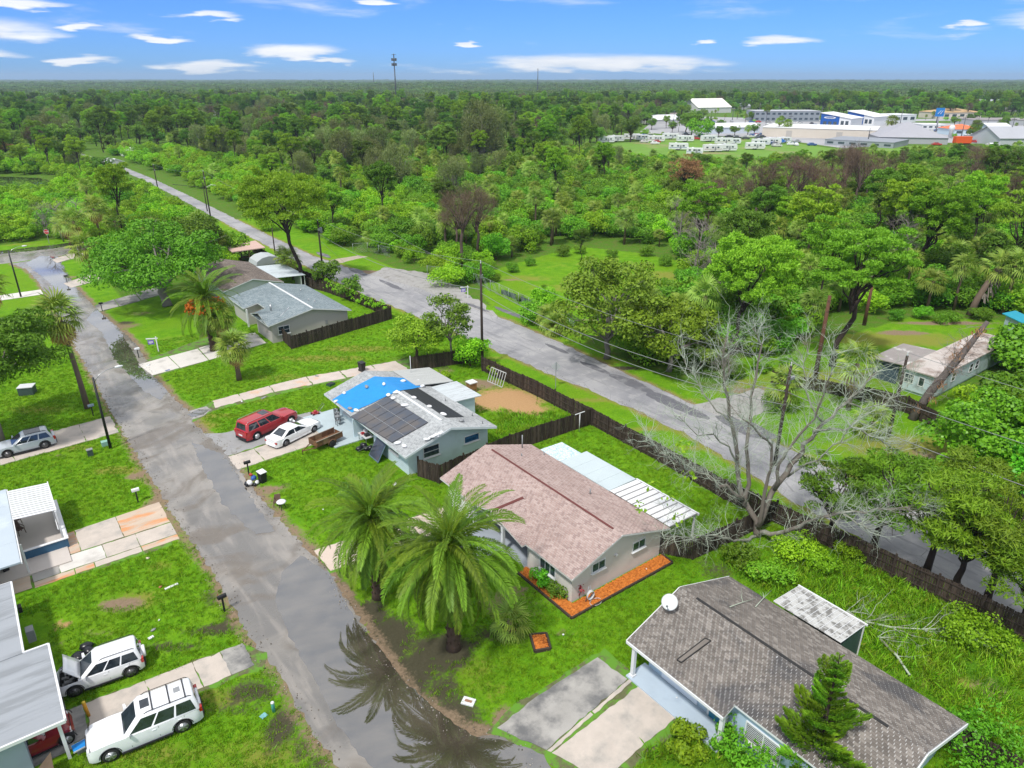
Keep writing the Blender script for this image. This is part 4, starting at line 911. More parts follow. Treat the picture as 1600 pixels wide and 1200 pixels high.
# the brown roofed neighbour and what stands behind it
h = House('house', 'pale house with brown roof half hidden by the big oak', 'house', 28, 103.5)
m_br = shingle_mat('brown_shingles', (0.14, 0.115, 0.10), (0.24, 0.20, 0.175))
zE, zR, aW, aR, aE = 2.5, 3.7, 27.3, 31.8, 36.3; hb0, hb1 = 105.0, 121
h.plane((aW, hb1, zE), (aW, hb0, zE), (aR, hb0, zR), (aR, hb1, zR), mat=M_white, seed=16, **k); h.plane((aE, hb0, zE), (aE, hb1, zE), (aR, hb1, zR), (aR, hb0, zR), mat=M_white, seed=17, **k)
h.done(m_br)
m_pw = plain('pale_wall', (.55, .58, .60), .8, .06, 1)
h.gable_wall('gable_wall', m_pw, 'b-', 105.5, 27.8, 35.8, 2.4, aR, 3.5); h.gable_wall('gable_wall', m_pw, 'b+', 120.5, 27.8, 35.8, 2.4, aR, 3.5); h.box('wall', m_pw, 27.8, 27.95, 105.653, 120.347, 0, 2.4); h.box('wall', m_pw, 35.65, 35.8, 105.653, 120.347, 0, 2.4)
h.win('b-', 105.5, 1.4, .9, M_white, M_glass, 2, 1, c0=33.0, z=1.4)
for i in range(8):
    b_ = 107.6 + i * 1.15; m = h.M(); m.slab([(36.1, b_, 2.62), (40.8, b_, 2.35), (40.8, b_ + 1.13, 2.35), (36.1, b_ + 1.13, 2.62)], .06); h.part('metal_awning_panel', m, plain('pale_metal', (.56, .62, .65), .45, .1, 1, dirt=(.4, .44, .46), dscale=.5))
for b_ in (107.8, 112, 116.4): h.box('post', M_white, 40.6, 40.7, b_, b_ + .1, 0, 2.3)
h.box('patio_wall', m_pw, 40.0, 40.1, 107.7, 110.5, 0, 2.2)
s = thing('garden_shed', 'small pale green shed with rounded barn roof behind the brown house', 'shed', 39.5, 122)
m = MB(); m.box(-2.2, 2.2, -1.8, 1.8, 0, 1.9); m.build('wall', plain('mint_wall', (.45, .58, .55), .7), s)
m = MB(); prof = [(-2.3, 1.85), (-2.05, 2.5), (-1.2, 3.0), (0, 3.2), (1.2, 3.0), (2.05, 2.5), (2.3, 1.85)]
m.add([(x, -1.95, z) for x, z in prof] + [(x, 1.95, z) for x, z in prof], [(i, i + 1, i + 8, i + 7) for i in range(6)] + [tuple(range(7)), tuple(range(13, 6, -1))]); m.build('roof', plain('shed_roof', (.42, .45, .46), .6, .1, 1), s)
m = MB(); m.box(-.7, .7, -1.85, -1.8, .1, 1.8); m.build('door', M_white, s)
pv = thing('pavilion', 'open garden pavilion with faded pink roof near the main road', 'pavilion', 39.5, 133)
m = MB(); m.slab([(-3, -2.6, 2.5), (3, -2.6, 2.5), (3, 2.6, 2.9), (-3, 2.6, 2.9)], .15); m.build('roof', plain('faded_pink_roof', (.52, .36, .31), .8, .15, 1), pv)
for x in (-2.8, 0, 2.8):
    for y in (-2.4, 2.4): m = MB(); m.box(x - .07, x + .07, y - .07, y + .07, 0, 2.4 if y < 0 else 2.72); m.build('post', plain('brown_post', (.12, .07, .04), .8), pv)
m = MB(); m.box(-1.2, 1.2, -1, .4, .7, .78); m.box(-1.1, -.9, -.4, -.2, 0, .7); m.box(.9, 1.1, -.4, -.2, 0, .7); m.build('picnic_table', plain('brown_post', (.12, .07, .04), .8), pv)

# ------------------------------------------------------------------ left edge houses
m_lb = plain('pale_blue_roof', (.42, .48, .53), .6, .06, .8, dirt=(.48, .54, .58), dscale=.5)
m_nb = plain('denim_blue_paint', (.035, .11, .20), .6, .15, 1)
h = House('house', 'house at the left edge with white ribbed patio roof and denim blue walls', 'house', -2.5, 51)
for i in range(4): h.box('roof_sheet', m_lb, -9, -2.45, 48.6 + i * 2.75, 51.34 + i * 2.75, 2.5, 2.62)
m = h.M(); m.beam((-2.4, 48.6, 2.5), (-2.4, 59.6, 2.5), .08, .14); h.part('gutter', m, M_white)
h.box('wall', M_white, -5.2, -5.05, 48.9, 59.3, 0, 2.5); h.box('wall', m_nb, -9, -5.203, 59.15, 59.3, 0, 2.5); h.box('wall', m_nb, -9, -5.203, 48.9, 49.05, 0, 2.5)
m_rib = plain('ribbed_white_aluminium', (.70, .71, .73), .45, .05, 2, dirt=(.5, .5, .5), dscale=1.5, damt=.4)
for i in range(14):
    b_ = 54.5 + i * .34; z0 = 2.62
    m = h.M(); m.slab([(-2.4, b_, z0), (.15, b_, 2.42), (.15, b_ + .25, 2.42), (-2.4, b_ + .25, z0)], .03); m.slab([(-2.4, b_ + .25, z0 - .05), (.15, b_ + .25, 2.37), (.15, b_ + .335, 2.37), (-2.4, b_ + .335, z0 - .05)], .03, m=1); h.part('patio_roof_panel', m, [m_rib, plain('rib_grey', (.27, .28, .30), .6)])
m = h.M(); m.beam((.18, 54.4, 2.4), (.18, 59.3, 2.4), .06, .14); h.part('gutter', m, M_white)
h.box('patio_floor', plain('patio_tile', (.52, .47, .43), .6, .1, 1), -5.0, .2, 50.9, 59.2, 0, .12)
h.box('low_wall', m_nb, -2.3, .35, 52.95, 53.1, .0, .75); h.box('low_wall', m_nb, .2, .35, 53.1, 59.2, 0, .75)
h.box('wall_cap', M_white, -2.35, .42, 52.9, 53.12, .753, .8); h.box('wall_cap', M_white, .17, .42, 53.15, 59.2, .753, .8)
for a_, b_ in ((.1, 54.4), (.1, 59.2), (-2.3, 51.2)): h.box('post', M_white, a_ - .06, a_ + .06, b_ - .06, b_ + .06, .12, 2.38)
h.box('screen_frame', M_white, -.05, 0, 53.2, 59.1, 1.5, 1.55)
h = House('house', 'house at lower left with wide pale grey flat roof and carport', 'house', -3.5, 34)
m_fr = plain('pale_grey_roof_metal', (.30, .32, .345), .5, .12, .5, dirt=(.22, .235, .25), dscale=.4, dlo=.45, dhi=.6, stretch=(.35, 2.2, 1))
for i in range(4): h.box('roof_sheet', m_fr, -11, -3.15, 39.3 + i * 1.85, 41.14 + i * 1.85, 2.52, 2.62)
for i in range(5): m = h.M(); m.slab([(-11, 33.05 + i * 1.25, 2.7), (-2.0, 33.05 + i * 1.25, 2.56), (-2.0, 34.295 + i * 1.25, 2.56), (-11, 34.295 + i * 1.25, 2.7)], .1); h.part('roof_sheet', m, m_fr)
for q in (((-3.1, 39.3), (-3.1, 46.7)), ((-1.95, 33.0), (-1.95, 39.3)), ((-11, 33.0), (-1.95, 33.0)), ((-3.1, 39.3), (-1.95, 39.3)), ((-11, 46.72), (-3.1, 46.72))):
    m = h.M(); m.beam((*q[0], 2.56), (*q[1], 2.52 if q[0][0] > -11 else 2.5), .1, .18); h.part('gutter', m, M_white)
m_w6 = plain('blue_grey_wall', (.33, .39, .45), .8, .06, 1)
h.box('wall', m_w6, -11, -3.9, 33.5, 33.65, 0, 2.55); h.box('wall', m_w6, -3.9, -3.75, 33.5, 35.0, 0, 2.5); h.box('wall', m_w6, -3.7, -3.55, 39.0, 46.2, 0, 2.5); h.box('wall', m_w6, -5.6, -5.45, 35.2, 39.0, 0, 2.5)
h.box('wall', m_w6, -11, -3.703, 46.05, 46.2, 0, 2.5); h.box('carport_floor', m_conc3, -5.4, -2.0, 33.7, 39.2, 0, .05)
for b_ in (33.15, 38.9): h.box('post', M_white, -2.35, -2.2, b_, b_ + .15, 0, 2.45)
h.box('ac_unit', M_grey, -3.0, -2.6, 43.0, 43.6, .4, 1.2); h.box('wall_box', M_black, -3.1, -2.9, 44.7, 45.1, 1.5, 1.9)

# ------------------------------------------------------------------ mobile home and teal shed over the main road
h = House('mobile_home', 'weathered pale mobile home with stained roof across the main road', 'mobile home', 76, 27)
m_mr = plain('stained_white_roof', (.52, .47, .44), .75, .2, .7, dirt=(.26, .20, .17), dscale=.35, dlo=.42, dhi=.62)
m_mr2 = plain('stained_grey_roof', (.30, .27, .26), .8, .25, .8, dirt=(.55, .53, .51), dscale=.4, dlo=.55, dhi=.62)
m_mw = plain('pale_blue_siding', (.46, .56, .60), .7, .1, 1, dirt=(.30, .35, .36), dscale=.8)
for i in range(10): h.box('roof_sheet', m_mr, 75.7 + i * 1.9, 77.59 + i * 1.9, 27.0, 30.75, 2.58 + (i % 2) * .004, 2.70)
for i in range(4): m = h.M(); m.slab([(76.7 + i * 1.85, 30.76, 2.62), (78.54 + i * 1.85, 30.76, 2.62), (78.54 + i * 1.85, 34.6, 2.40), (76.7 + i * 1.85, 34.6, 2.40)], .1); h.part('porch_roof_sheet', m, m_mr2)
h.box('wall', m_mw, 76.0, 94.4, 27.2, 27.3, .3, 2.6); h.box('wall', m_mw, 76.0, 76.1, 27.303, 30.5, .3, 2.6); h.box('wall', m_mw, 94.3, 94.4, 27.303, 30.5, .3, 2.6); h.box('wall', m_mw, 76.103, 94.3, 30.4, 30.5, .3, 2.6)
h.box('skirting', m_mw, 76.15, 94.3, 27.33, 30.35, 0, .3)
h.win('a-', 76.0, .9, .9, M_white, M_glass, 1, 2, c0=29.9, z=1.6, sill=False); h.win('a-', 76.0, .5, .9, M_white, M_glass, 1, 1, c0=28.6, z=1.6, sill=False)
for a_ in (80.2, 84.5, 86.0, 91.0): h.win('b-', 27.2, .8, .9, M_white, M_glass, 1, 2, c0=a_, z=1.6, sill=False)
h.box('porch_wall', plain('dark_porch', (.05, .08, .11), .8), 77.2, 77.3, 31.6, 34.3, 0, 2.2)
for a_ in (77.0, 80.5, 83.9): h.box('post', M_white, a_, a_ + .08, 34.4, 34.48, 0, 2.35)
p = G(1585, 520); s = thing('garden_shed', 'small grey blue shed with tilted teal roof at the right edge', 'shed', p=p, rot=R(25))
m = MB(); m.hexa([(-1.1, -1, 0), (1.1, -1, 0), (1.1, 1, 0), (-1.1, 1, 0)], [(-1.1, -1, 2.0), (1.1, -1, 2.0), (1.1, 1, 2.35), (-1.1, 1, 2.35)]); m.build('wall', plain('shed_wall', (.30, .38, .42), .8, .1, 1), s)
m = MB(); m.slab([(-1.4, -1.4, 2.0), (1.4, -1.4, 2.0), (1.4, 1.4, 2.5), (-1.4, 1.4, 2.5)], .1); m.build('roof', plain('teal_metal', (.02, .30, .42), .45, .15, 1), s)
m = MB(); m.box(-.4, .4, -1.04, -1.003, .05, 1.8); m.build('door', plain('shed_door', (.25, .3, .33), .8), s)
# ================================================================== FENCES
t = NT('fence_wood'); co = t.coord('Object'); g = t.n.new('ShaderNodeNewGeometry')
c = t.mix(g.outputs['Random Per Island'], (0.022, 0.016, 0.012), (0.072, 0.053, 0.040))
c = t.mix(t.ramp(t.noise(t.coord('Object', (4, 4, .5)), 2.5, 5, .6), .45, .7, 0, .5), c, (0.13, 0.11, 0.092))
m_fw = t.fin(c, .9, 0, .2)
m_fp = plain('fence_post_wood', (.05, .036, .027), .9, .4, 3)
def fence_panel_mesh(seed, h=1.78, gaps=0.0, w=2.4):
    r = random.Random(seed); m = MB(); x = 0.0
    while x < w - .05:
        if r.random() > gaps:
            hh = h + r.uniform(-.05, .03); tl = r.uniform(-.012, .012); y = r.uniform(-.006, .006)
            m.hexa([(x + .006, y - .01, .04), (x + .134, y - .01, .04), (x + .134, y + .01, .04), (x + .006, y + .01, .04)],
                   [(x + .006 + tl, y - .01, hh), (x + .134 + tl, y - .01, hh - .01), (x + .134 + tl, y + .01, hh - .01), (x + .006 + tl, y + .01, hh)])
        x += .14
    return m.mesh('fence_panel', m_fw)
FPM = [fence_panel_mesh(i, 1.78, .03 if i == 2 else 0) for i in range(4)]
m = MB(); [m.box(0, 2.4, .018, .06, z, z + .09) for z in (.3, .9, 1.5)]; RAILM = m.mesh('rails', m_fp)
m = MB(); m.box(-.06, .06, -.02, .10, 0, 1.86); FPOST = m.mesh('fence_post', m_fp)
def fence(label, pts, px=True, group='dark board fences round the back yards', side=1, hs=1.0, mats=None):
    P = [GL(*p) for p in pts] if px else pts
    root = thing('board_fence', label, 'fence', P[0][0], P[0][1], group=group); k = 0
    for p, q in zip(P, P[1:]):
        d = Vector(q) - Vector(p); n = max(1, round(d.length / 2.42)); an = math.atan2(d.y, d.x)
        for i in range(n):
            s = Vector(p) + d * (i / n) - Vector(P[0]); k += 1
            o = link('panel', FPM[(k * 7 + k // 3) % 4], root); o.location = (s.x, s.y, 0); o.rotation_euler = (rng.gauss(0, .012), 0, an); o.scale = (d.length / n / 2.4, side, hs * rng.uniform(.985, 1.015))
            o2 = link('rail', RAILM, root); o2.location = o.location; o2.rotation_euler = o.rotation_euler; o2.scale = o.scale
            o3 = link('post', FPOST, root); o3.location = (s.x, s.y, 0); o3.rotation_euler = (rng.gauss(0, .015), rng.gauss(0, .015), an); o3.scale = (1, side, hs * rng.uniform(.98, 1.05))
    e = Vector(P[-1]) - Vector(P[0]); o3 = link('post', FPOST, root); o3.location = (e.x, e.y, 0)
    return root
fence('long dark board fence between the beige house backyard and the main road', [(754, 580), (840, 620), (925, 665), (1030, 722), (1130, 780)], side=-1)
fence('dark board fence behind the big bare tree and the overgrown yard', [(1132, 781), (1230, 826), (1330, 872), (1460, 934), (1600, 1002), (1680, 1042)], side=-1)
fence('board fence crossing between blue house yard and beige house yard', [(26.1, 44.2), (34.0, 45.0), (43.6, 44.6)], px=False)
fence('short board gate fence at the side of the pale blue house', [(25.3, 46.3), (26.05, 44.35)], px=False)
fence('board fence behind the blue house beside the old lane', [(36.6, 67.2), (40.5, 66.2), (44.5, 65.0)], px=False)
fence('dark fence beside the orange mulch bed behind the beige house corner', [(33.5, 26.7), (34.8, 24.8), (39.0, 24.4), (43.7, 24.2)], px=False)
fence('new board fence along the lawn of the slate roofed house', [(436, 527), (456, 546), (530, 524), (612, 499)])
fence('grey board fence of the slate roofed house along the main road', [(612, 498), (560, 475), (508, 456), (470, 447)])
fence('old board fence behind the brown roofed house', [(505, 452), (470, 436), (425, 412), (395, 394)])
fence('low grey board fence in front of the mobile home', [(1205, 598), (1280, 612), (1345, 626)], side=-1, hs=.8)
fence('dark leaning fence under the dead trunk by the mobile home', [(1345, 627), (1415, 645), (1462, 672)], side=-1)
fence('dark fence at the lower right corner behind the dark roofed house', [(33.0, 7.0), (33.4, 2.2)], px=False)

# ================================================================== VEHICLES
m_tyre = plain('tyre_rubber', (.02, .02, .02), .85, .3, 3); m_rim = plain('alloy_rim', (.50, .51, .53), .3, .1, 3, metal=.7); m_trim = plain('black_trim', (.025, .025, .028), .55, .2, 3)
m_cglass = glassy('car_glass', (.022, .030, .038), .04); m_lamp = plain('clear_lamp', (.62, .64, .66), .15, .1, 5, spec=.9); m_tail = plain('red_lamp', (.42, .015, .01), .2, .2, 5, spec=.8)
def make_car(name, label, cat, pf, pr, W, H, color, front_right, belt=1.02, hood=1.05, cab=(-.47, .22), roof=(-.42, .06), oh=(.85, 1.0), kind='suv', wr=.37, open_hood=False, rim=None, pillars=(.36, .66), spare=False, rails=True, extras=None, boot=None, group=None):
    """pf/pr = ground pixels under the front and rear wheel of the side that shows"""
    F, Bk = G(*pf), G(*pr); d = (F - Bk); wb = d.length; d.normalize(); perp = Vector((-d.y, d.x, 0))
    if perp.y < 0: perp = -perp
    cpos = (F + Bk) / 2 + perp * (W / 2 - .12)
    root = thing(name, label, cat, p=cpos, rot=math.atan2(d.y, d.x), group=group)
    x0, x1 = -wb / 2 - oh[0], wb / 2 + oh[1]; Lc = x1 - x0; hw = W / 2; zc = wr
    body = MB(); R_ = wr * 1.17
    def zlow(x):
        z = .26 if kind != 'sedan' else .2
        for xc in (-wb / 2, wb / 2):
            if abs(x - xc) < R_: z = max(z, zc + math.sqrt(R_ * R_ - (x - xc) ** 2))
        return z
    xc0, xc1 = cab[0] * Lc + (x0 + x1) / 2, cab[1] * Lc + (x0 + x1) / 2
    def ztop(x):
        if x > xc1: t_ = (x - xc1) / (x1 - xc1); return belt + (hood - belt) * min(1, t_ * 3) * (1 - t_) - (.10 if kind == 'sedan' else .07) * t_ ** 2 - (.2 * max(0, t_ - .85) / .15)
        if x < xc0 and boot: t_ = (xc0 - x) / (xc0 - x0); return belt + (boot - belt) * t_ - .1 * max(0, t_ - .8) / .2
        return belt
    def wid(x):
        t_ = abs(2 * (x - x0) / Lc - 1); return hw * (1 - .05 * t_ ** 2 - .17 * max(0, (t_ - .86) / .14) ** 2)
    xs = sorted(set([x0 + Lc * i / 44 for i in range(45)] + [xc + s * R_ * f for xc in (-wb / 2, wb / 2) for s in (-1, 1) for f in (1.0, .97, .86, .6, .3)] + [-wb / 2, wb / 2]))
    rowsn = 5; V_ = []; nx = len(xs)
    for sgn in (-1, 1):
        for x in xs:
            zl, zt, w = zlow(x), ztop(x), wid(x)
            for k in range(rowsn + 1):
                v = k / rowsn; z = zl + (zt - .04 - zl) * v
                hgt = (z - .25) / (zt - .25); y = w * (1 - .05 * (max(0, hgt - .35) / .65) ** 2 - .05 * max(0, .25 - hgt) / .25)
                V_.append((x, sgn * y, z))
    sk = rowsn + 1; base = nx * sk; fs = []
    for i in range(nx - 1):
        for k in range(rowsn):
            a = i * sk + k; fs.append((a, a + sk, a + sk + 1, a + 1)); b = base + a; fs.append((b, b + 1, b + sk + 1, b + sk))
    body.add(V_, fs, 0, True)
    # top skin, front and rear
    T = []; cols = 6
    for x in xs:
        w = wid(x) * .95; zt = ztop(x)
        for j in range(cols + 1):
            u = 2 * j / cols - 1; T.append((x, u * w, zt - .04 + .04 * (1 - abs(u) ** 3) + (.03 * (1 - u * u) if x > xc1 else 0)))
    for i in range(nx - 1):
        xm = (xs[i] + xs[i + 1]) / 2
        if open_hood and xm > xc1 + .05 and xm < x1 - .22: continue
        body.add([T[i * (cols + 1) + j] for j in range(cols + 1)] + [T[(i + 1) * (cols + 1) + j] for j in range(cols + 1)], [(j, j + 1, j + cols + 2, j + cols + 1) for j in range(cols)], 0, True)
    for xe, i in ((x0, 0), (x1, nx - 1)):
        w = wid(xe) * .95; zt = ztop(xe) - .04; body.quad((xe, -w, zlow(xe)), (xe, w, zlow(xe)), (xe, w, zt), (xe, -w, zt))
    bm_ = body.build('body', color, root)
    m = MB(); m.box(x0 + .15, x1 - .15, -hw + .16, hw - .16, .22, belt - .12 if not open_hood else .6); m.build('underbody', m_trim, root)
    # cabin
    wb_, wt_ = hw * .925, hw * .76; r0, r1 = roof[0] * Lc + (x0 + x1) / 2, roof[1] * Lc + (x0 + x1) / 2; zb = belt - .03; c_ = .06
    def ring(xr, xf, w, z, cr): return [(xr, -w + cr, z), (xr + cr * .6, -w, z), (xf - cr, -w, z), (xf, -w + cr * 1.4, z), (xf, w - cr * 1.4, z), (xf - cr, w, z), (xr + cr * .6, w, z), (xr, w - cr, z)]
    cabm = MB(); rings = [ring(xc0, xc1, wb_, zb, .1), ring(r0, r1, wt_, H - .07, .14), ring(r0 + .09, r1 - .1, wt_ - .09, H - .015, .14), ring(r0 + .4, r1 - .4, wt_ * .5, H, .14)]
    vs = sum(rings, []); fs = [(i * 8 + j, i * 8 + (j + 1) % 8, (i + 1) * 8 + (j + 1) % 8, (i + 1) * 8 + j) for i in range(3) for j in range(8)] + [tuple(24 + j for j in range(8))]
    cabm.add(vs, fs, 0, True); cabm.build('cabin', color, root)
    def onface(b0, b1, t1, t0, u, v, off):
        b0, b1, t0, t1 = map(Vector, (b0, b1, t0, t1)); p = b0.lerp(b1, u).lerp(t0.lerp(t1, u), v); n = (b1 - b0).cross(t0 - b0).normalized()
        ctr = Vector(((xc0 + xc1) / 2, 0, 1.2))
        if n.dot(p - ctr) < 0: n = -n
        return p + n * off
    def glass(nm, b0, b1, t1, t0, us, vs_, mat=None, off=.009, parent=None):
        m = MB(); q = [onface(b0, b1, t1, t0, u, v, off) for u, v in ((us[0], vs_[0]), (us[1], vs_[0]), (us[1] if len(us) < 4 else us[3], vs_[1]), (us[0] if len(us) < 4 else us[2], vs_[1]))]
        q2 = [onface(b0, b1, t1, t0, u, v, -.01) for u, v in ((us[0], vs_[0]), (us[1], vs_[0]), (us[1] if len(us) < 4 else us[3], vs_[1]), (us[0] if len(us) < 4 else us[2], vs_[1]))]
        m.hexa(q2, q); return m.build(nm, mat or m_cglass, parent or root)
    a, b = rings[0], rings[1]
    glass('windscreen', a[3], a[4], b[4], b[3], (.02, .98), (.06, .95)); glass('rear_window', a[0], a[7], b[7], b[0], (.07, .93), (.18, .9))
    cuts = [0.02] + list(pillars) + [.985]
    for s in (-1, 1):
        B0, B1, T1, T0 = (a[1], a[2], b[2], b[1]) if s < 0 else (a[6], a[5], b[5], b[6])
        for i, (u0, u1) in enumerate(zip(cuts, cuts[1:])):
            u1e = u1 - .02; last = i == len(cuts) - 2
            glass('side_window', B0, B1, T1, T0, (u0 + .012, u1e, u0 + .03 if i == 0 else u0 + .012, u1e - (.005 if last else 0)), (.1, .88))
    # wheels
    tm = MB(); tm.lathe((0, 0, 0), [(wr * .62, -.11), (wr * .93, -.115), (wr, -.08), (wr, .08), (wr * .93, .115), (wr * .62, .11)], 24, axis='y'); TM = tm.mesh('tyre', m_tyre)
    rm = MB(); rm.lathe((0, 0, 0), [(wr * .66, -.118), (wr * .62, -.10), (wr * .56, -.07), (wr * .1, -.06)], 24, axis='y')
    for k in range(6):
        an = k * math.pi / 3; rm.beam((0, -.10, 0), (math.cos(an) * wr * .62, -.105, math.sin(an) * wr * .62), .07, .03)
    rm.lathe((0, 0, 0), [(.08, -.125), (.08, -.08)], 12, axis='y'); RM = rm.mesh('rim', rim or m_rim)
    dk = MB(); dk.lathe((0, 0, 0), [(wr * .6, -.05), (wr * .6, .05)], 20, axis='y'); DK = dk.mesh('hub', m_trim)
    for xw in (-wb / 2, wb / 2):
        for s in (-1, 1):
            w = link('wheel', TM, root); w.location = (xw, s * (hw - .13), wr); w.rotation_euler = (0, rng.uniform(0, 1), math.pi if s > 0 else 0); link('rim', RM, w); link('hub', DK, w)
            m = MB(); R2 = R_ + .035
            pts = [(xw + R2 * math.cos(q), s * (wid(xw) + .006), zc + R2 * math.sin(q)) for q in [math.pi * (k + .3) / 12.6 for k in range(13)]]
            m.tube(pts, .022, 5); m.build('arch_trim', m_trim if kind == 'suv' else color, root)
    # lamps, bumpers, seams, mirrors, handles
    for s in (-1, 1):
        m = MB(); w = wid(x1 - .1) * .93; m.hexa([(x1 - .30, s * w * 1.06, hood - .36), (x1 + .006, s * w * .62, hood - .38), (x1 + .008, s * w * .97, hood - .38), (x1 - .12, s * w * 1.075, hood - .36)], [(x1 - .34, s * w * 1.03, hood - .18), (x1 - .02, s * w * .62, hood - .22), (x1 - .03, s * w * .95, hood - .22), (x1 - .15, s * w * 1.045, hood - .18)]); m.build('headlight', m_lamp, root)
        m = MB(); w = wid(x0 + .1); zt = belt + (-.3 if not boot else -.34); m.box(x0 - .012, x0 + .2, s * w * .72 if s > 0 else -w * 1.0 - .004, w * 1.0 + .004 if s > 0 else -w * .72, zt, zt + (.3 if kind != 'sedan' else .16)); m.build('taillight', m_tail, root)
        m = MB(); m.hexa([(xc1 - .32, s * (wb_ + .02), belt + .02), (xc1 - .16, s * (wb_ + .02), belt + .02), (xc1 - .16, s * (wb_ + .25), belt + .05), (xc1 - .28, s * (wb_ + .25), belt + .05)], [(xc1 - .32, s * (wb_ + .02), belt + .14), (xc1 - .18, s * (wb_ + .02), belt + .14), (xc1 - .18, s * (wb_ + .24), belt + .2), (xc1 - .28, s * (wb_ + .24), belt + .2)]); m.build('mirror', color, root)
        for xd in (xc1 - .28, xc1 - .28 - (xc1 - xc0) * .36, xc1 - .28 - (xc1 - xc0) * .70):
            m = MB(); m.beam((xd, s * (wid(xd) - .004), .42), (xd, s * (wid(xd) * .962), belt - .05), .012, .014); m.build('door_seam', m_trim, root)
        for xd in (xc1 - .28 - (xc1 - xc0) * .30, xc1 - .28 - (xc1 - xc0) * .64):
            m = MB(); m.box(xd - .09, xd + .09, s * wid(xd) * .985 - .02, s * wid(xd) * .985 + .02, belt - .2, belt - .165); m.build('door_handle', color, root)
        m = MB(); m.beam((-wb / 2 + R_ + .02, s * (hw - .03), .27), (wb / 2 - R_ - .02, s * (hw - .03), .27), .1, .09); m.build('side_step' if kind == 'suv' else 'sill', m_trim if kind == 'suv' else color, root)
        if rails:
            m = MB(); m.tube([(r0 + .12, s * (wt_ - .07), H - .03), (r0 + .22, s * (wt_ - .07), H + .05), (r1 - .5, s * (wt_ - .07), H + .05), (r1 - .3, s * (wt_ - .07), H - .03)], .02, 6); m.build('roof_rail', m_trim if color is not P_red else M_metal, root)
    m = MB(); w = wid(x1) * .93; m.box(x1 - .06, x1 + .03, -w, w, .24, .46); m.box(x1 - .1, x1 + .05, -w * .8, w * .8, .24, .42); m.build('front_bumper', m_trim if kind == 'suv' else color, root)
    m = MB(); w = wid(x0) * .93; m.box(x0 - .05, x0 + .06, -w, w, .26, .48); m.box(x0 - .08, x0, -w * .8, w * .8, .28, .44); m.build('rear_bumper', m_trim if kind == 'suv' else color, root)
    if not open_hood: m = MB(); m.box(x1 - .02, x1 + .012, -hw * .45, hw * .45, .5, hood - .22); m.build('grille', m_trim, root)
    m = MB(); m.box(x0 - .02, x0 - .004, -.26, .26, .62, .76); m.build('number_plate', M_white, root)
    if spare: m = MB(); m.lathe((x0 - .17, .12, .93), [(.05, .0), (.31, .0), (.34, .05), (.34, .17)], 24, axis='x'); m.build('spare_wheel_cover', color, root)
    return root, dict(x0=x0, x1=x1, xc0=xc0, xc1=xc1, r0=r0, r1=r1, H=H, hw=hw, wt=wt_, belt=belt, hood=hood)
P_white = paint('white_car_paint', (.76, .77, .79)); P_red = paint('dark_red_car_paint', (.36, .012, .02)); P_silver = paint('silver_car_paint', (.42, .46, .50), .3)
P_pearl = paint('pearl_white_paint', (.80, .81, .82)); P_mar = paint('maroon_car_paint', (.22, .01, .02))
car, k = make_car('parked_suv', 'large white SUV with roof rack parked on grass at lower left', 'car', (176, 1188), (288, 1142), 2.02, 1.93, P_white, False, belt=1.12, hood=1.16, cab=(-.485, .19), roof=(-.455, .045), oh=(1.02, .95), wr=.39, pillars=(.34, .66))
m = MB()
for x in (k['r1'] - .75, k['r1'] - 1.55, k['r0'] + .35): m.box(x, x + .06, -k['wt'] + .05, k['wt'] - .05, k['H'] + .02, k['H'] + .05)
m.build('roof_rack', m_trim, car)
m = MB(); m.box(k['r1'] - .62, k['r1'] - .2, -.3, .3, k['H'] - .01, k['H'] + .012); m.build('sunroof', m_cglass, car)
m = MB(); m.box(k['r0'] + .55, k['r0'] + .85, -.25, .1, k['H'] - .005, k['H'] + .02); m.build('roof_vent', M_grey, car)
car, k = make_car('parked_suv', 'small white SUV with open bonnet and spare wheel on the grass', 'car', (120, 1087), (207, 1056), 1.82, 1.68, P_white, False, belt=1.0, hood=1.02, cab=(-.485, .23), roof=(-.45, .055), oh=(.72, .80), wr=.36, open_hood=True, spare=True, rim=plain('dark_alloy', (.16, .16, .17), .35, .2, 3, metal=.6))
xa, xb, hw = k['xc1'] + .02, k['x1'] - .2, k['hw']
m = MB(); m.slab([(xa, -hw * .84, .62), (xb, -hw * .82, .62), (xb, hw * .82, .62), (xa, hw * .84, .62)], .05); m.build('engine_bay', M_dark, car)
r = random.Random(3); m = MB()
for i in range(16):
    x, y = r.uniform(xa + .1, xb - .15), r.uniform(-.6, .6); s = r.uniform(.06, .17); m.box(x - s, x + s, y - s * .8, y + s * .8, .6, r.uniform(.68, .88))
m.build('engine', plain('engine_metal', (.16, .16, .165), .5, .6, 5, metal=.3), car)
m = MB(); L_ = xb - xa + .08; cs, sn = math.cos(R(50)), math.sin(R(50)); pts = []
for i in range(5):
    x = i / 4 * L_
    for j in range(5):
        u = j / 2 - 1; pts.append((xa - .02 + x * cs - .05 * (1 - u * u) * sn, u * hw * (.86 - .06 * i / 4), 1.03 + x * sn + .05 * (1 - u * u) * cs))
m.add(pts, [(i * 5 + j, i * 5 + j + 1, i * 5 + j + 6, i * 5 + j + 5) for i in range(4) for j in range(4)], 0, True); o = m.build('bonnet', P_white, car)
o.modifiers.new('thickness', 'SOLIDIFY').thickness = .04
m = MB(); m.tube([(xb - .1, .55, .7), (xa + L_ * .75 * cs, .55, 1.0 + L_ * .75 * sn)], .012, 5); m.build('bonnet_prop', M_metal, car)
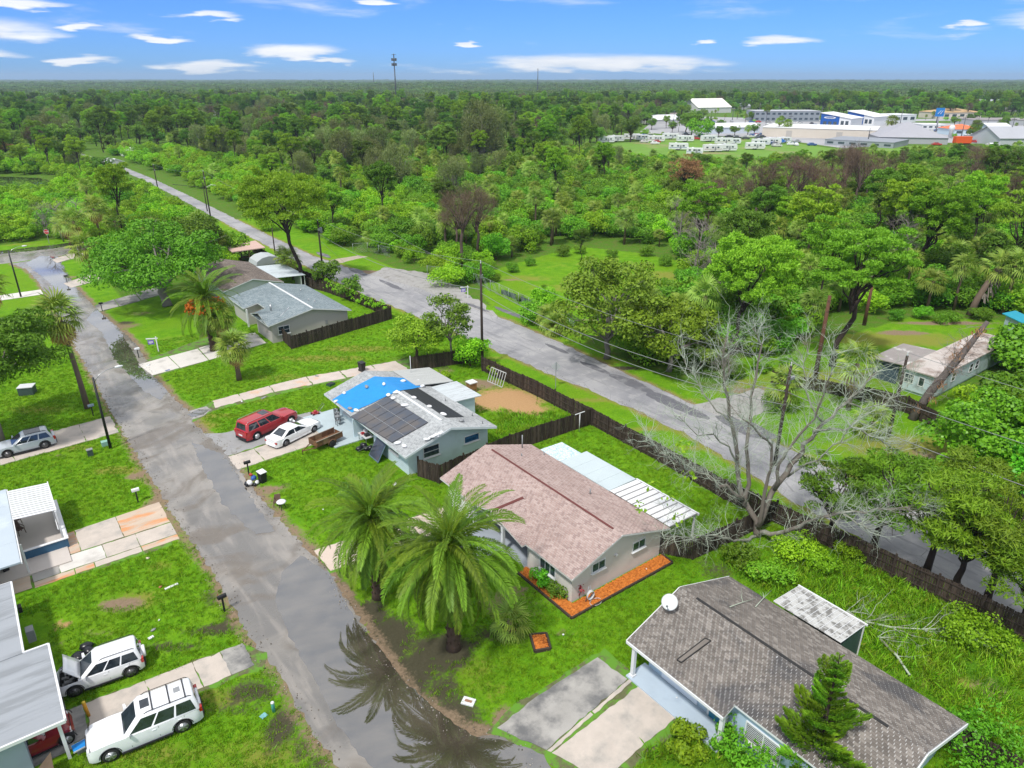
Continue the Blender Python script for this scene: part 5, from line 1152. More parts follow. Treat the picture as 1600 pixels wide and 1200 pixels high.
car, k = make_car('parked_suv', 'dark red SUV parked beside the white sedan on the blue house drive', 'car', (455, 662), (402, 687), 2.0, 1.92, P_red, True, belt=1.12, hood=1.16, cab=(-.485, .20), roof=(-.455, .05), oh=(1.05, .95), wr=.39, pillars=(.36, .66), rim=plain('bright_rim', (.66, .67, .68), .3, .1, 3, metal=.5))
m = MB(); m.box(k['r1'] - 1.0, k['r1'] - .25, -.45, .45, k['H'] - .01, k['H'] + .01); m.build('sunroof', m_cglass, car)
car, k = make_car('parked_sedan', 'white sedan parked on concrete drive in front of the rusty trailer', 'car', (491, 675), (447, 697), 1.84, 1.44, P_pearl, True, belt=.90, hood=.93, cab=(-.38, .22), roof=(-.2, .02), oh=(1.0, .95), wr=.34, kind='sedan', rails=False, pillars=(.5,), boot=1.0, rim=plain('dark_alloy', (.16, .16, .17), .35, .2, 3, metal=.6))
car, k = make_car('parked_suv', 'silver SUV with black roof parked on the left edge driveway', 'car', (14, 715), (72, 700.5), 1.9, 1.66, P_silver, False, belt=1.0, hood=1.03, cab=(-.47, .22), roof=(-.40, .03), oh=(.92, .9), wr=.37, rim=plain('dark_alloy', (.16, .16, .17), .35, .2, 3, metal=.6))
m = MB(); m.slab([(k['r0'] + .5, -k['wt'] + .14, k['H'] + .008), (k['r1'] - .25, -k['wt'] + .14, k['H'] + .008), (k['r1'] - .25, k['wt'] - .14, k['H'] + .008), (k['r0'] + .5, k['wt'] - .14, k['H'] + .008)], .02); m.build('black_roof', m_cglass, car)
pc_ = N(-3.9, 34.6)
car, k = make_car('parked_suv', 'maroon vehicle half hidden under the pale grey carport roof', 'car', tuple(float(q[0]) for q in PX(np.array([[*N(-2.2, 34.2)]]))[:2]), tuple(float(q[0]) for q in PX(np.array([[*N(-4.9, 34.2)]]))[:2]), 1.8, 1.62, P_mar, True, belt=.98, hood=1.0, oh=(.8, .3), wr=.35)

# rusty utility trailer
c = GL(519, 697); tr = thing('utility_trailer', 'rusty open utility trailer with empty bed beside the porch', 'trailer', c[0] - .2, c[1] + .55, rot=R(12))
m_rust = plain('rusty_steel', (.16, .085, .045), .8, .5, 2.5, dirt=(.30, .13, .05), dscale=1.5, bump=.2); m_ply = plain('old_plywood', (.28, .18, .10), .85, .4, 2, dirt=(.12, .08, .05), dscale=2)
m = MB(); m.box(-1.5, 1.3, -.62, .62, .50, .54); m.build('bed', m_rust, tr)
for s in (-1, 1):
    for i in range(4): m = MB(); m.box(-1.5 + i * .7, -.82 + i * .7, s * .62 - .015, s * .62 + .015, .54, 1.05); m.build('side_board', m_ply if i == 1 else m_rust, tr)
m = MB(); m.box(-1.53, -1.5, -.62, .62, .54, 1.05); m.build('front_board', m_rust, tr); m = MB(); m.box(1.3, 1.33, -.62, .62, .54, .9); m.build('tailgate', m_rust, tr)
for s in (-1, 1): m = MB(); m.beam((-1.55, s * .64, 1.08), (1.35, s * .64, 1.08), .05, .05); m.build('top_rail', plain('worn_rail', (.38, .33, .27), .7, .3, 3), tr)
m = MB(); m.beam((-1.5, .55, .48), (-2.7, 0, .42), .07, .07); m.beam((-1.5, -.55, .48), (-2.7, 0, .42), .07, .07); m.tube([(-2.65, 0, .05), (-2.65, 0, .6)], .04, 8); m.build('drawbar', m_rust, tr)
for s in (-1, 1):
    m = MB(); m.lathe((0, s * .78, .34), [(.18, -.1), (.33, -.1), (.34, 0), (.33, .1), (.18, .1)], 20, axis='y'); w = m.build('wheel', m_tyre, tr); m = MB(); m.lathe((0, s * .78, .34), [(.19, -.07), (.04, -.09), (.04, .09), (.19, .07)], 16, axis='y'); m.build('rim', m_rust, w)
    m = MB(); m.tube([(-.42, s * .8, .42), (-.3, s * .8, .68), (0, s * .8, .78), (.3, s * .8, .68), (.42, s * .8, .42)], .05, 6); m.build('mudguard', m_rust, tr)

# ================================================================== POLES AND WIRES
m_pole = plain('dark_utility_wood', (.045, .032, .025), .9, .4, 2, stretch=(1, 1, .2)); m_wire = plain('wire', (.22, .23, .23), .6)
def pole(label, px, ytop, kind='utility', r0=.17, mat=None, cat='utility pole'):
    p = G(*px); hgt = HT(px[0], px[1], ytop); t_ = thing('utility_pole' if cat == 'utility pole' else 'dead_palm_trunk', label, cat, p=p, rot=AN)
    m = MB(); m.tube([(0, 0, 0), (0, 0, hgt)], [r0, r0 * .68], 10); m.build('pole' if cat == 'utility pole' else 'trunk', mat or m_pole, t_)
    return t_, p, hgt
poles = {}
for key, lab, px, yt in (('c', 'tall utility pole at the corner of the blue house back fence', (754, 577), 412), ('l', 'utility pole with transformer behind the slate roofed house', (506, 438), 345), ('r', 'black utility pole rising out of the big bare tree', (1210, 727), 572),
                         ('e', 'utility pole standing before the mobile home', (1388, 682), 556), ('f', 'utility pole with lamp arm beside the main road farther up', (330, 345), 268), ('g', 'farthest utility pole at the bend of the main road', (247, 297), 258), ('h', 'thinner pole on the left of the tall pine', (432, 412), 356), ('i', 'short pole beside the lamp pole up the main road', (324, 330), 285)):
    poles[key] = pole(lab, px, yt, r0=.17 if key not in 'hi' else .13)
t_, p, hg = poles['l']; m = MB(); m.lathe((.38, 0, hg - 2.0), [(.02, 0), (.24, .02), (.25, .8), (.2, .9), (.02, .92)], 14); m.build('transformer', M_grey, t_)
m = MB(); m.tube([(.05, 0, hg - 3.2), (5.0, -5.0, .2)], .02, 5); m.build('guy_wire', m_wire, t_)
for kx, z in (('c', .1), ('l', .1), ('r', .1), ('e', .1), ('f', .1), ('g', .1)):
    t_, p, hg = poles[kx]; m = MB(); m.lathe((0, 0, hg), [(.05, 0), (.06, .12), (.03, .3), (.05, .36)], 8); m.build('insulator', M_white, t_)
    m = MB(); m.box(-.1, .22, -.12, .12, hg - 1.6, hg - 1.2); m.build('bracket', M_metal, t_)
t_, p, hg = poles['r']; m = MB(); m.box(.1, .75, -.12, .12, hg - 1.3, hg - 1.05); m.build('lamp_head', M_grey, t_)
t_, p, hg = poles['f']; m = MB(); m.tube([(0, 0, hg - 3.6), (1.2, -.4, hg - 3.0), (2.2, -.7, hg - 3.2)], .05, 6); m.build('lamp_arm', M_white, t_); m = MB(); m.tube([(0, 0, hg - 3.6), (-6.5, 2.4, hg - 2.6)], .06, 6); m.build('mast_arm', M_black, t_)
def wire(label, p, q, sag, r=.018):
    m = MB(); pts = []
    for i in range(25):
        t_ = i / 24; pts.append(Vector(p).lerp(Vector(q), t_) - Vector((0, 0, sag * 4 * t_ * (1 - t_))))
    m.tube([v - Vector(p) for v in pts], r, 5); o = m.build('power_line', m_wire); o.location = p; tag(o, label, 'power line', 'wires strung between the utility poles'); return o
top = lambda kx, dz=0.0: poles[kx][1] + Vector((0, 0, poles[kx][2] + .3 + dz))
wire('upper wire from the transformer pole to the corner pole', top('l'), top('c'), 1.0); wire('lower cable from the transformer pole to the corner pole', top('l', -2.4), top('c', -3.2), 1.4, .03)
wire('upper wire from the corner pole to the bare tree pole', top('c'), top('r'), 1.1); wire('middle cable from the corner pole to the bare tree pole', top('c', -2.6), top('r', -2.6), 1.5, .03); wire('lowest cable from the corner pole to the bare tree pole', top('c', -3.6), top('r', -3.8), 1.6, .03)
wire('wire from the bare tree pole off past the right edge', top('r'), N(56.5, -26, 9.5), 1.2, .022); wire('lower cable from the bare tree pole off past the right edge', top('r', -2.6), N(56.5, -26, 7.0), 1.6, .03); wire('wire from the mobile home pole towards the right edge', top('e'), N(66, -26, 9.5), 1.2, .022)
wire('wire from the lamp pole to the transformer pole', top('f'), top('l'), 1.2); wire('wire between the two farthest poles', top('g'), top('f'), 1.0)
wire('service wire from the corner pole to the gate drive', top('c', -1.0), Vector((*G(610, 400).xy, 5)), .8); wire('service wire from the bare tree pole to the mobile home pole', top('r', -.6), top('e', -.6), .7)
# street lamps with curved arms
for lab, px, yt, tip in (('street lamp with curved arm on the grass by the silver SUV', (173, 701), 590, (182, 580)), ('street lamp with curved arm near the flooded crossing', (33, 464), 392, (28, 387))):
    p = G(*px); hg = HT(px[0], px[1], yt); t_ = thing('street_lamp', lab, 'street lamp', p=p, rot=AN); m = MB(); m.tube([(0, 0, 0), (0, 0, hg)], [.13, .09], 10); m.build('pole', M_black, t_)
    m = MB(); m.tube([(0, 0, hg - .5), (.5, .1, hg + .1), (1.2, .25, hg + .35), (1.9, .4, hg + .4)], .03, 6); m.build('arm', M_metal, t_)
    m = MB(); m.lathe((0, 0, 0), [(.03, 0), (.1, .1), (.12, .35), (.07, .65), (.02, .7)], 10, axis='x'); o = m.build('lamp_head', M_white, t_); o.location = (1.85, .4, hg + .38)
m_snag = plain('rotting_palm_trunk', (.13, .06, .035), .95, .4, 2, dirt=(.05, .03, .02), dscale=2, bump=.4)
pole('headless brown palm trunk standing on the lawn behind the bare tree', (1273, 592), 462, r0=.26, mat=m_snag, cat='dead palm trunk'); pole('shorter headless red brown palm trunk by the thicket', (1350, 508), 448, r0=.26, mat=m_snag, cat='dead palm trunk')

# ================================================================== SMALL THINGS
def at(name, label, cat, px, rot=0.0, group=None, z=0.0): return thing(name, label, cat, p=G(*px) + Vector((0, 0, z)), rot=AN + rot, group=group)
def mailbox(lab, px, mat, rot=0.0, post=None):
    t_ = at('mailbox', lab, 'mailbox', px, rot); m = MB(); m.box(-.05, .05, -.05, .05, 0, 1.05); m.build('post', post or M_black, t_)
    m = MB(); prof = [(-.11, 1.06), (.11, 1.06), (.11, 1.2)] + [(.11 * math.cos(q), 1.2 + .11 * math.sin(q)) for q in (.6, 1.2, 1.57, 2.0, 2.6)] + [(-.11, 1.2)]
    n = len(prof); m.add([(-.27, y, z) for y, z in prof] + [(.27, y, z) for y, z in prof], [tuple(range(n - 1, -1, -1)), tuple(range(n, 2 * n))] + [(i, (i + 1) % n, (i + 1) % n + n, i + n) for i in range(n)]); m.build('box', mat, t_)
    m = MB(); m.box(-.2, -.17, .115, .13, 1.1, 1.38); m.build('flag', plain('red_flag', (.5, .03, .02), .6), t_)
mailbox('white mailbox on a black post by the gravelly lawn edge', (216, 785), M_white); mailbox('black mailbox at the roadside left of the reflecting puddle', (351, 955), M_black, .1); mailbox('white mailbox beside the hanging sign lawn', (217, 559), M_white)
mailbox('black mailbox by the rubbish next to the blue house drive', (389, 741), M_black); mailbox('grey blue mailbox at the foot of the fan palm', (146, 650), plain('grey_blue_box', (.2, .28, .33), .5)); mailbox('small dark mailbox at the far driveway past the oak', (160, 486), M_black); mailbox('dark mailbox by the second driveway past the oak', (105, 442), M_black)
mailbox('tiny dark mailbox near the flooded crossing', (115, 391), M_black)
# hanging signs on white posts
def yardsign(lab, px, c, px2=None):
    t_ = at('yard_sign', lab, 'sign', px, -AN + .2); m = MB(); m.box(-.06, .06, -.05, .05, 0, 2.0); m.box(-1.15, .2, -.04, .04, 1.72, 1.84); m.build('post', M_white, t_)
    m = MB(); m.box(-1.0, -.3, -.02, .02, 1.05, 1.6); m.build('board', plain(lab[:6] + 'board', c, .5, .1), t_); m = MB(); m.box(-.9, -.4, -.027, -.021, 1.28, 1.42); m.box(-.85, -.6, -.027, -.021, 1.14, 1.2); m.build('print', M_white, t_)
yardsign('white post with hanging violet estate sign on the left lawn', (248, 550), (.16, .12, .42)); yardsign('white post with hanging orange brown sign by the fenced field', (731, 466), (.45, .16, .06))
t_ = at('road_sign', 'diamond road sign seen from behind beside the main road', 'sign', (868, 606), -AN); m = MB(); m.box(-.035, .035, -.03, .03, 0, 3.0); m.build('post', M_grey, t_)
m = MB(); m.add([(0, .035, 1.95), (.55, .035, 2.5), (0, .035, 3.05), (-.55, .035, 2.5), (0, .05, 1.95), (.55, .05, 2.5), (0, .05, 3.05), (-.55, .05, 2.5)], [(0, 1, 2, 3), (7, 6, 5, 4), (0, 4, 5, 1), (1, 5, 6, 2), (2, 6, 7, 3), (3, 7, 4, 0)]); m.build('plate', plain('sign_back', (.42, .43, .44), .45, .1), t_)
t_ = at('stop_sign', 'red octagonal stop sign at the far crossing', 'sign', (77, 381), -AN + .1); m = MB(); m.box(-.04, .04, .02, .08, 0, 2.9); m.build('post', M_grey, t_)
oc = [(.52 * math.cos(R(22.5 + 45 * i)), .52 * math.sin(R(22.5 + 45 * i))) for i in range(8)]
for nm, sc, y0, y1, mt in (('plate', 1, 0, .018, M_white), ('face', .93, -.006, -.001, plain('stop_red', (.45, .015, .02), .45, .1))):
    m = MB(); m.add([(x * sc, y0, 2.45 + z * sc) for x, z in oc] + [(x * sc, y1, 2.45 + z * sc) for x, z in oc], [tuple(range(8)), tuple(range(15, 7, -1))] + [(i, i + 8, (i + 1) % 8 + 8, (i + 1) % 8) for i in range(8)]); m.build(nm, mt, t_)
fc = bpy.data.curves.new('lettering', 'FONT'); fc.body = 'STOP'; fc.size = .38; fc.align_x = 'CENTER'; fc.align_y = 'CENTER'; fc.extrude = .003; fc.materials.append(M_white); o = link('lettering', fc); me_ = bpy.data.meshes.new_from_object(o.evaluated_get(bpy.context.evaluated_depsgraph_get())); bpy.data.objects.remove(o); o = link('lettering', me_, t_); o.location = (0, -.012, 2.45); o.rotation_euler = (math.pi / 2, 0, 0)
def boxy(name, lab, cat, px, parts, rot=0.0, group=None):
    t_ = at(name, lab, cat, px, rot, group)
    for nm, mt, bxs in parts:
        m = MB(); [m.box(*b) for b in bxs]; m.build(nm, mt, t_)
    return t_
m_gx = plain('dark_green_box', (.05, .08, .07), .6, .2); m_lid = plain('pale_lid', (.55, .56, .56), .5, .1)
boxy('utility_cabinet', 'dark utility cabinet with pale lid on the left lawn', 'cabinet', (44, 615), [('case', m_gx, [(-.7, .7, -.55, .55, 0, .85)]), ('lid', m_lid, [(-.75, .75, -.6, .6, .853, .93)])], -.4)
boxy('utility_box', 'small dark utility box on the grass near the street lamp', 'utility box', (142, 712), [('case', m_gx, [(-.22, .22, -.18, .18, 0, .6)]), ('lid', M_grey, [(-.25, .25, -.2, .2, .603, .66)])])
boxy('utility_box', 'square pale green utility box behind the street lamp foot', 'utility box', (165, 696), [('case', plain('mint_box', (.25, .45, .38), .6), [(-.3, .3, -.25, .25, 0, .45)])])
boxy('concrete_marker', 'small flat concrete block on the palm lawn', 'block', (732, 1097), [('block', M_white, [(-.25, .25, -.35, .35, 0, .08)]), ('cap', plain('rusty_cap', (.3, .16, .1), .8), [(-.08, .08, -.2, .2, .083, .1)])], .6)
t_ = at('marker_post', 'round pale green marker post on the lower grass', 'marker post', (428, 1112)); m = MB(); m.lathe((0, 0, 0), [(.09, 0), (.09, .6), (.085, .62)], 14); m.build('post', plain('mint_plastic', (.10, .42, .36), .5), t_); m = MB(); m.lathe((0, 0, 0), [(.095, .6), (.095, .66), (.07, .7)], 14); m.build('cap', M_white, t_)
boxy('meter_lid', 'square pale blue lid flat in the grass by the marker post', 'lid', (412, 1119), [('lid', plain('aqua_lid', (.18, .42, .45), .6), [(-.17, .17, -.15, .15, 0, .05)])], .3)
t_ = at('bollard_post', 'orange yellow pipe standing beside the drive of the white SUVs', 'post', (139, 1119)); m = MB(); m.tube([(0, 0, 0), (-.05, 0, 1.0)], .085, 12); m.build('pipe', plain('orange_pipe', (.62, .30, .02), .6, .2, 2), t_); m = MB(); m.lathe((-.05, 0, 1.0), [(.09, 0), (.09, .04)], 12); m.build('cap', plain('yellow_cap', (.7, .5, .05), .5), t_)
boxy('cooler_lid', 'bright blue plastic lid in front of the large white SUV', 'lid', (131, 1172), [('lid', plain('bright_blue_plastic', (.01, .22, .62), .4, .1), [(-.42, .42, -.24, .24, .35, .42)]), ('rim', M_white, [(-.44, .44, -.26, -.245, .34, .43), (-.44, .44, .245, .26, .34, .43)]), ('base', M_grey, [(-.3, .3, -.18, .18, 0, .347)])], .1)
def bag(lab, px, mat, s=1.0, n=1):
    m = MB(); r = random.Random(len(lab)); 
    for i in range(n): lump(m, (r.uniform(-.3, .3) * (n > 1), r.uniform(-.2, .2) * (n > 1), .2 * s), .42 * s, .3 * s, .22 * s, r)
    o = m.build('bin_bag', mat); o.location = G(*px); tag(o, lab, 'bag')
m_bb = plain('black_bag', (.015, .016, .02), .3, .4, 5)
bag('shiny black bag on the grass behind the small white SUV', (140, 1017), m_bb, 1.0, 2); bag('dark cover heap beside the open bonnet', (118, 1030), m_bb, .9, 3)
def pc_chair(lab, px, mat, rot=0, z=0):
    t_ = at('garden_chair', lab, 'chair', px, rot, z=z); m = MB(); m.box(-.25, .25, -.25, .25, .40, .44); m.build('seat', mat, t_); m = MB(); m.hexa([(-.25, .21, .44), (.25, .21, .44), (.25, .25, .44), (-.25, .25, .44)], [(-.22, .31, .85), (.22, .31, .85), (.22, .35, .85), (-.22, .35, .85)]); m.build('backrest', mat, t_)
    for x in (-.22, .22):
        for y in (-.22, .22): m = MB(); m.beam((x * 1.15, y * 1.15, 0), (x, y, .4), .04); m.build('leg', mat, t_)
        m = MB(); m.beam((x * 1.1, -.24, .62), (x * 1.1, .27, .64), .05, .03); m.beam((x * 1.1, -.24, .42), (x * 1.1, -.24, .62), .03); m.build('armrest', mat, t_)
m_bc = plain('brown_chair', (.12, .07, .05), .6)
pc_chair('brown garden chair nearer the post on the left patio', (33, 836), m_bc, .5, .13); pc_chair('brown garden chair behind the other on the left patio', (27, 822), m_bc, 2.2, .13)
def bin_(lab, px, mat, lidm, s=1.0, z=0):
    t_ = at('trash_bin', lab, 'bin', px, .2, z=z); m = MB(); m.hexa([(-.22 * s, -.24 * s, 0), (.22 * s, -.24 * s, 0), (.22 * s, .24 * s, 0), (-.22 * s, .24 * s, 0)], [(-.28 * s, -.32 * s, .95 * s), (.28 * s, -.32 * s, .95 * s), (.28 * s, .32 * s, .95 * s), (-.28 * s, .32 * s, .95 * s)]); m.build('body', mat, t_)
    m = MB(); m.slab([(-.3 * s, -.35 * s, 1.0 * s), (.3 * s, -.35 * s, 1.0 * s), (.3 * s, .34 * s, 1.04 * s), (-.3 * s, .34 * s, 1.04 * s)], .05 * s); m.build('lid', lidm, t_)
    for x in (-.2, .2): m = MB(); m.lathe((x * s, .28 * s, .11 * s), [(.11 * s, -.03), (.11 * s, .03)], 12, axis='x'); m.build('wheel', m_tyre, t_)
bin_('black bin with white lid by the junk on the roadside lawn', (411, 753), M_black, M_white); bin_('black bin standing on the old lane behind the blue house', (566, 580), M_black, M_black, 1.1); bin_('black bucket bin under the left edge carport roof', (10, 893), M_black, M_black, .8, .05)
bin_('dark bin beside the slate roofed house inside the fence', (461, 525), M_black, M_black, .9)
boxy('ac_unit', 'grey air conditioner unit beside the slate roofed house wall', 'air conditioner', (475, 522), [('case', M_grey, [(-.42, .42, -.42, .42, 0, .85)]), ('grille', M_black, [(-.38, .38, -.38, .38, .853, .9)])])
t_ = at('covered_grill', 'blue grey covered grill behind the board fence', 'grill', (490, 518)); m = MB(); lump(m, (0, 0, .5), .7, .4, .5, random.Random(2)); m.build('cover', plain('slate_cover', (.10, .16, .20), .6), t_)
t_ = at('junk_heap', 'heap of white and blue junk next to the white lidded bin', 'junk', (396, 757)); r = random.Random(5)
for nm, mt, cx, cy, cz, s in (('white_bag', M_white, -.3, -.1, .35, .32), ('blue_bag', plain('blue_bag', (.03, .10, .35), .5), .12, .1, .55, .3), ('white_bag', M_white, .28, -.15, .2, .25), ('dark_bag', m_bb, -.5, .05, .2, .3), ('red_bag', plain('red_bag', (.35, .05, .03), .6), .0, .3, .8, .2), ('dark_bag', m_bb, .0, -.3, .15, .22)):
    m = MB(); lump(m, (cx, cy, cz), s, s * .75, s * .7, r); m.build(nm, mt, t_)
t_ = at('roadside_table', 'small round white topped table standing at the lawn edge', 'table', (441, 795)); m = MB(); m.lathe((0, 0, .62), [(.02, 0), (.36, 0), (.38, .03), (.3, .1), (.02, .12)], 18); m.build('top', M_white, t_)
for q in range(3): m = MB(); m.beam((.12 * math.cos(q * 2.1), .12 * math.sin(q * 2.1), .62), (.3 * math.cos(q * 2.1), .3 * math.sin(q * 2.1), 0), .045); m.build('leg', M_black, t_)
pc_chair('brown chair tucked behind the round white table', (434, 790), m_bc, -.5)
t_ = at('lawn_mower', 'red push lawn mower on grass beside the blue house wall', 'lawn mower', (493, 648)); m = MB(); m.box(-.3, .3, -.24, .24, .12, .3); m.lathe((0, 0, .3), [(.16, 0), (.17, .14), (.1, .2)], 12); m.build('deck', P_red, t_)
for x in (-.28, .28):
    for y in (-.26, .26): m = MB(); m.lathe((x, y, .12), [(.12, -.03), (.12, .03)], 12, axis='y'); m.build('wheel', m_tyre, t_)
m = MB(); m.tube([(.28, -.2, .3), (.95, -.2, .95), (.95, .2, .95), (.28, .2, .3)], .018, 6); m.build('handle', M_metal, t_)
boxy('small_crate', 'flat dark crate on the grass behind the blue house', 'crate', (517, 602), [('crate', plain('green_crate', (.03, .09, .07), .6), [(-.4, .4, -.3, .3, 0, .22)]), ('lid', M_black, [(-.36, .36, -.26, .26, .223, .25)])], .4)
boxy('beehive_box', 'brown wooden box stand with white top in the sandy backyard', 'box', (737, 612), [('box', plain('honey_wood', (.26, .14, .06), .8, .3), [(-.4, .4, -.4, .4, .35, 1.1)]), ('top', M_white, [(-.48, .48, -.48, .48, 1.103, 1.2)])] + [('leg', plain('honey_wood', (.26, .14, .06), .8, .3), [(x - .05, x + .05, y - .05, y + .05, 0, .35)]) for x in (-.34, .34) for y in (-.34, .34)])
# barred white gate leaning on the fence
a0, b0 = GL(772, 594); t_ = thing('leaning_gate', 'white barred metal gate leaning against the back board fence', 'gate', a0 - .1, b0 + .2, rot=R(-84))
for z in (0, 1.5): m = MB(); m.beam((0, -.7 + z * .4, .05 + z), (2.4, -.7 + z * .4, .05 + z), .06); m.build('frame_rail', m_lid, t_)
for i in range(7): m = MB(); m.beam((i * .4, -.7, .05), (i * .4, -.1, 1.55), .05); m.build('bar', m_lid, t_)
# clothes post, ladders, leaning boards near the blue house
t_ = at('clothes_post', 'white T shaped clothes post in the beige house yard', 'clothes post', (905, 675)); m = MB(); m.tube([(0, 0, 0), (0, 0, 2.0)], .04, 8); m.build('post', M_white, t_); m = MB(); m.beam((-.6, 0, 2.0), (.6, 0, 2.0), .06); m.build('crossbar', M_white, t_)
t_ = thing('ladder', 'aluminium ladder leaning under the eave of the blue house', 'ladder', 23.6, 52.0, rot=R(-80))
for y in (-.22, .22): m = MB(); m.beam((-1.4, y, .05), (.7, y, 1.5), .07, .03); m.build('rail', M_metal, t_)
for i in range(9): m = MB(); q = i / 8.5; m.beam((-1.3 + 2 * q, -.22, .12 + 1.38 * q), (-1.3 + 2 * q, .22, .12 + 1.38 * q), .035); m.build('rung', M_metal, t_)
t_ = thing('solar_module', 'dark blue grey panel leaning against the blue house front', 'solar module', 24.1, 51.2); m = MB(); m.slab([(-.5, -.9, .1), (.45, -.9, 1.7), (.45, .9, 1.7), (-.5, .9, .1)], .05); m.build('frame', plain('slate_cover', (.10, .16, .20), .6), t_); m = MB(); m.slab([(-.45, -.8, .20), (.38, -.8, 1.6), (.38, .8, 1.6), (-.45, .8, .20)], .02); o = m.build('glass', m_sol, t_); o.location = (-.02, 0, .02)
t_ = thing('work_table', 'cluttered work table in the recess of the blue house front', 'table', 24.6, 54.6)
for nm, mt, b in (('top', m_lid, (-.4, .5, -.8, .8, .75, .8)), ('leg', M_metal, (-.35, -.3, -.75, -.7, 0, .75)), ('leg', M_metal, (-.35, -.3, .7, .75, 0, .75)), ('leg', M_metal, (.4, .45, -.75, -.7, 0, .75)), ('leg', M_metal, (.4, .45, .7, .75, 0, .75)), ('clutter', m_trim, (-.2, .2, -.5, -.1, .803, 1.0)), ('clutter', P_red, (-.3, 0, .1, .4, .803, .95)), ('clutter', M_white, (.1, .4, .3, .6, .803, 1.1))): m = MB(); m.box(*b); m.build(nm, mt, t_)
for i, (a_, b_) in enumerate(((23.9, 53.2), (24.3, 53.0), (24.0, 53.9), (23.4, 53.5))):
    m = MB(); lump(m, (0, 0, .2), .4, .3, .22, random.Random(i)); o = m.build('dark_sack', m_bb); o.location = N(a_, b_); tag(o, ['dark sack nearest the ladder at the blue house', 'dark sack against the blue house wall', 'dark sack under the work table end', 'dark sack lying farthest out on the lawn edge'][i], 'sack', 'dark sacks by the blue house front')
for i in range(3):
    a_, b_ = [(24.3, 60.0), (24.5, 60.7), (24.0, 59.3)][i]; boxy('porch_rack', ['tall dark rack at the porch', 'short dark stand nearest the porch window', 'low dark stand by the trailer end'][i], 'rack', tuple(float(q[0]) for q in PX(np.array([[*N(a_, b_)]]))[:2]), [('frame', M_black, [(-.2, -.16, -.2, -.16, .1, 1.6 - i * .4), (.16, .2, -.2, -.16, .1, 1.6 - i * .4), (-.2, -.16, .16, .2, .1, 1.6 - i * .4), (.16, .2, .16, .2, .1, 1.6 - i * .4)]), ('shelf', M_grey, [(-.2, .2, -.2, .2, .6, .63), (-.2, .2, -.2, .2, 1.05, 1.08)])])
# hose reel at the beige house corner
t_ = thing('hose_reel', 'coiled pale garden hose on a reel at the beige house corner', 'hose', 26.1, 26.1)
m = MB(); 
for k in range(7): m.tube([(.30 * math.cos(q) * (1 - k * .02) + k * .01, -.1 + .03 * k - .09, .55 + .30 * math.sin(q)) for q in [i * math.pi / 8 for i in range(17)]], .017, 5, cap=False)
m.tube([(.45 * math.cos(q) + .2, -.45 + .3 * math.sin(q), .14) for q in [i * math.pi / 7 for i in range(14)]], .017, 5); m.build('hose', m_lid, t_); m = MB(); m.tube([(-.25, 0, .1), (-.05, 0, 1.2)], .03, 6); m.tube([(.25, 0, .1), (.05, 0, 1.2)], .03, 6); m.build('stand', M_grey, t_)
# litter: planks and cards on the lower left lawn, small bright scraps
for i, (px, sx, sy, mt, lab, rz) in enumerate([((268, 917), .42, .09, M_white, 'white plank end lying on the lower left lawn', .1), ((251, 918), .14, .1, plain('brick_red', (.4, .16, .08), .8), 'broken brick beside the white plank', .2), ((240, 985), .2, .12, M_grey, 'grey scrap on the grass above the small white SUV', .6), ((236, 997), .16, .1, M_white, 'white scrap nearest the small white SUV', .2), ((249, 970), .1, .05, M_white, 'tiny white card above the grey scrap', .2),
        ((231, 873), .16, .12, plain('pale_stone', (.6, .52, .4), .9), 'pale round stone at the drive edge', .3), ((262, 595), .18, .06, m_bb, 'dark stick on the flooded street', .3), ((505, 797), .1, .06, M_white, 'white scrap on the lawn by the date palm', .3), ((617, 757), .35, .2, M_white, 'white rag on the grass near the blue house corner', .2), ((412, 622), .3, .12, M_grey, 'grey debris on the old lane', .4), ((495, 588), .3, .14, M_grey, 'larger grey debris up the old lane', .4), ((378, 628), .22, .1, M_white, 'white debris low on the old lane', .1),
        ((880, 994), .05, .05, M_white, 'tiny white dot on grass beside the planter', 0), ((1057, 1093), .06, .06, M_white, 'white spot on the porch slab', 0), ((232, 571), .3, .2, M_white, 'white box beside the white mailbox', .2), ((262, 579), .25, .12, plain('blue_scrap', (.1, .15, .3), .6), 'dark blue scrap on the long driveway', .2), ((1010, 830 + 60), .1, .05, M_white, 'white scrap in the mulch', 0)]):
    m = MB(); r = random.Random(i); lump(m, (0, 0, .04), sx, sy, .05, r, 7, 4) if i % 3 else m.box(-sx, sx, -sy, sy, 0, .05)
    o = m.build('scrap', mt); o.location = G(*px) + Vector((0, 0, .02 if i not in (12, 13) else .1)); o.rotation_euler = (0, 0, AN + rz); tag(o, lab, 'scrap', 'small scraps lying about')
t_ = thing('leaning_board', 'brown board with red and white label leaning by the lower left carport', 'board', -3.3, 32.6); m = MB(); m.slab([(-.6, -.9, .05), (.4, -.9, 1.0), (.4, .5, 1.0), (-.6, .5, .05)], .05); m.build('board', plain('worn_brown_board', (.13, .09, .06), .9, .4, 2), t_)
m = MB(); m.slab([(-.25, -.5, .44), (.05, -.5, .72), (.05, -.25, .72), (-.25, -.25, .44)], .01); m.build('label_patch', M_white, t_); m = MB(); m.slab([(-.2, -.46, .51), (0, -.46, .70), (0, -.33, .70), (-.2, -.33, .51)], .01); m.build('label_print', P_red, t_)
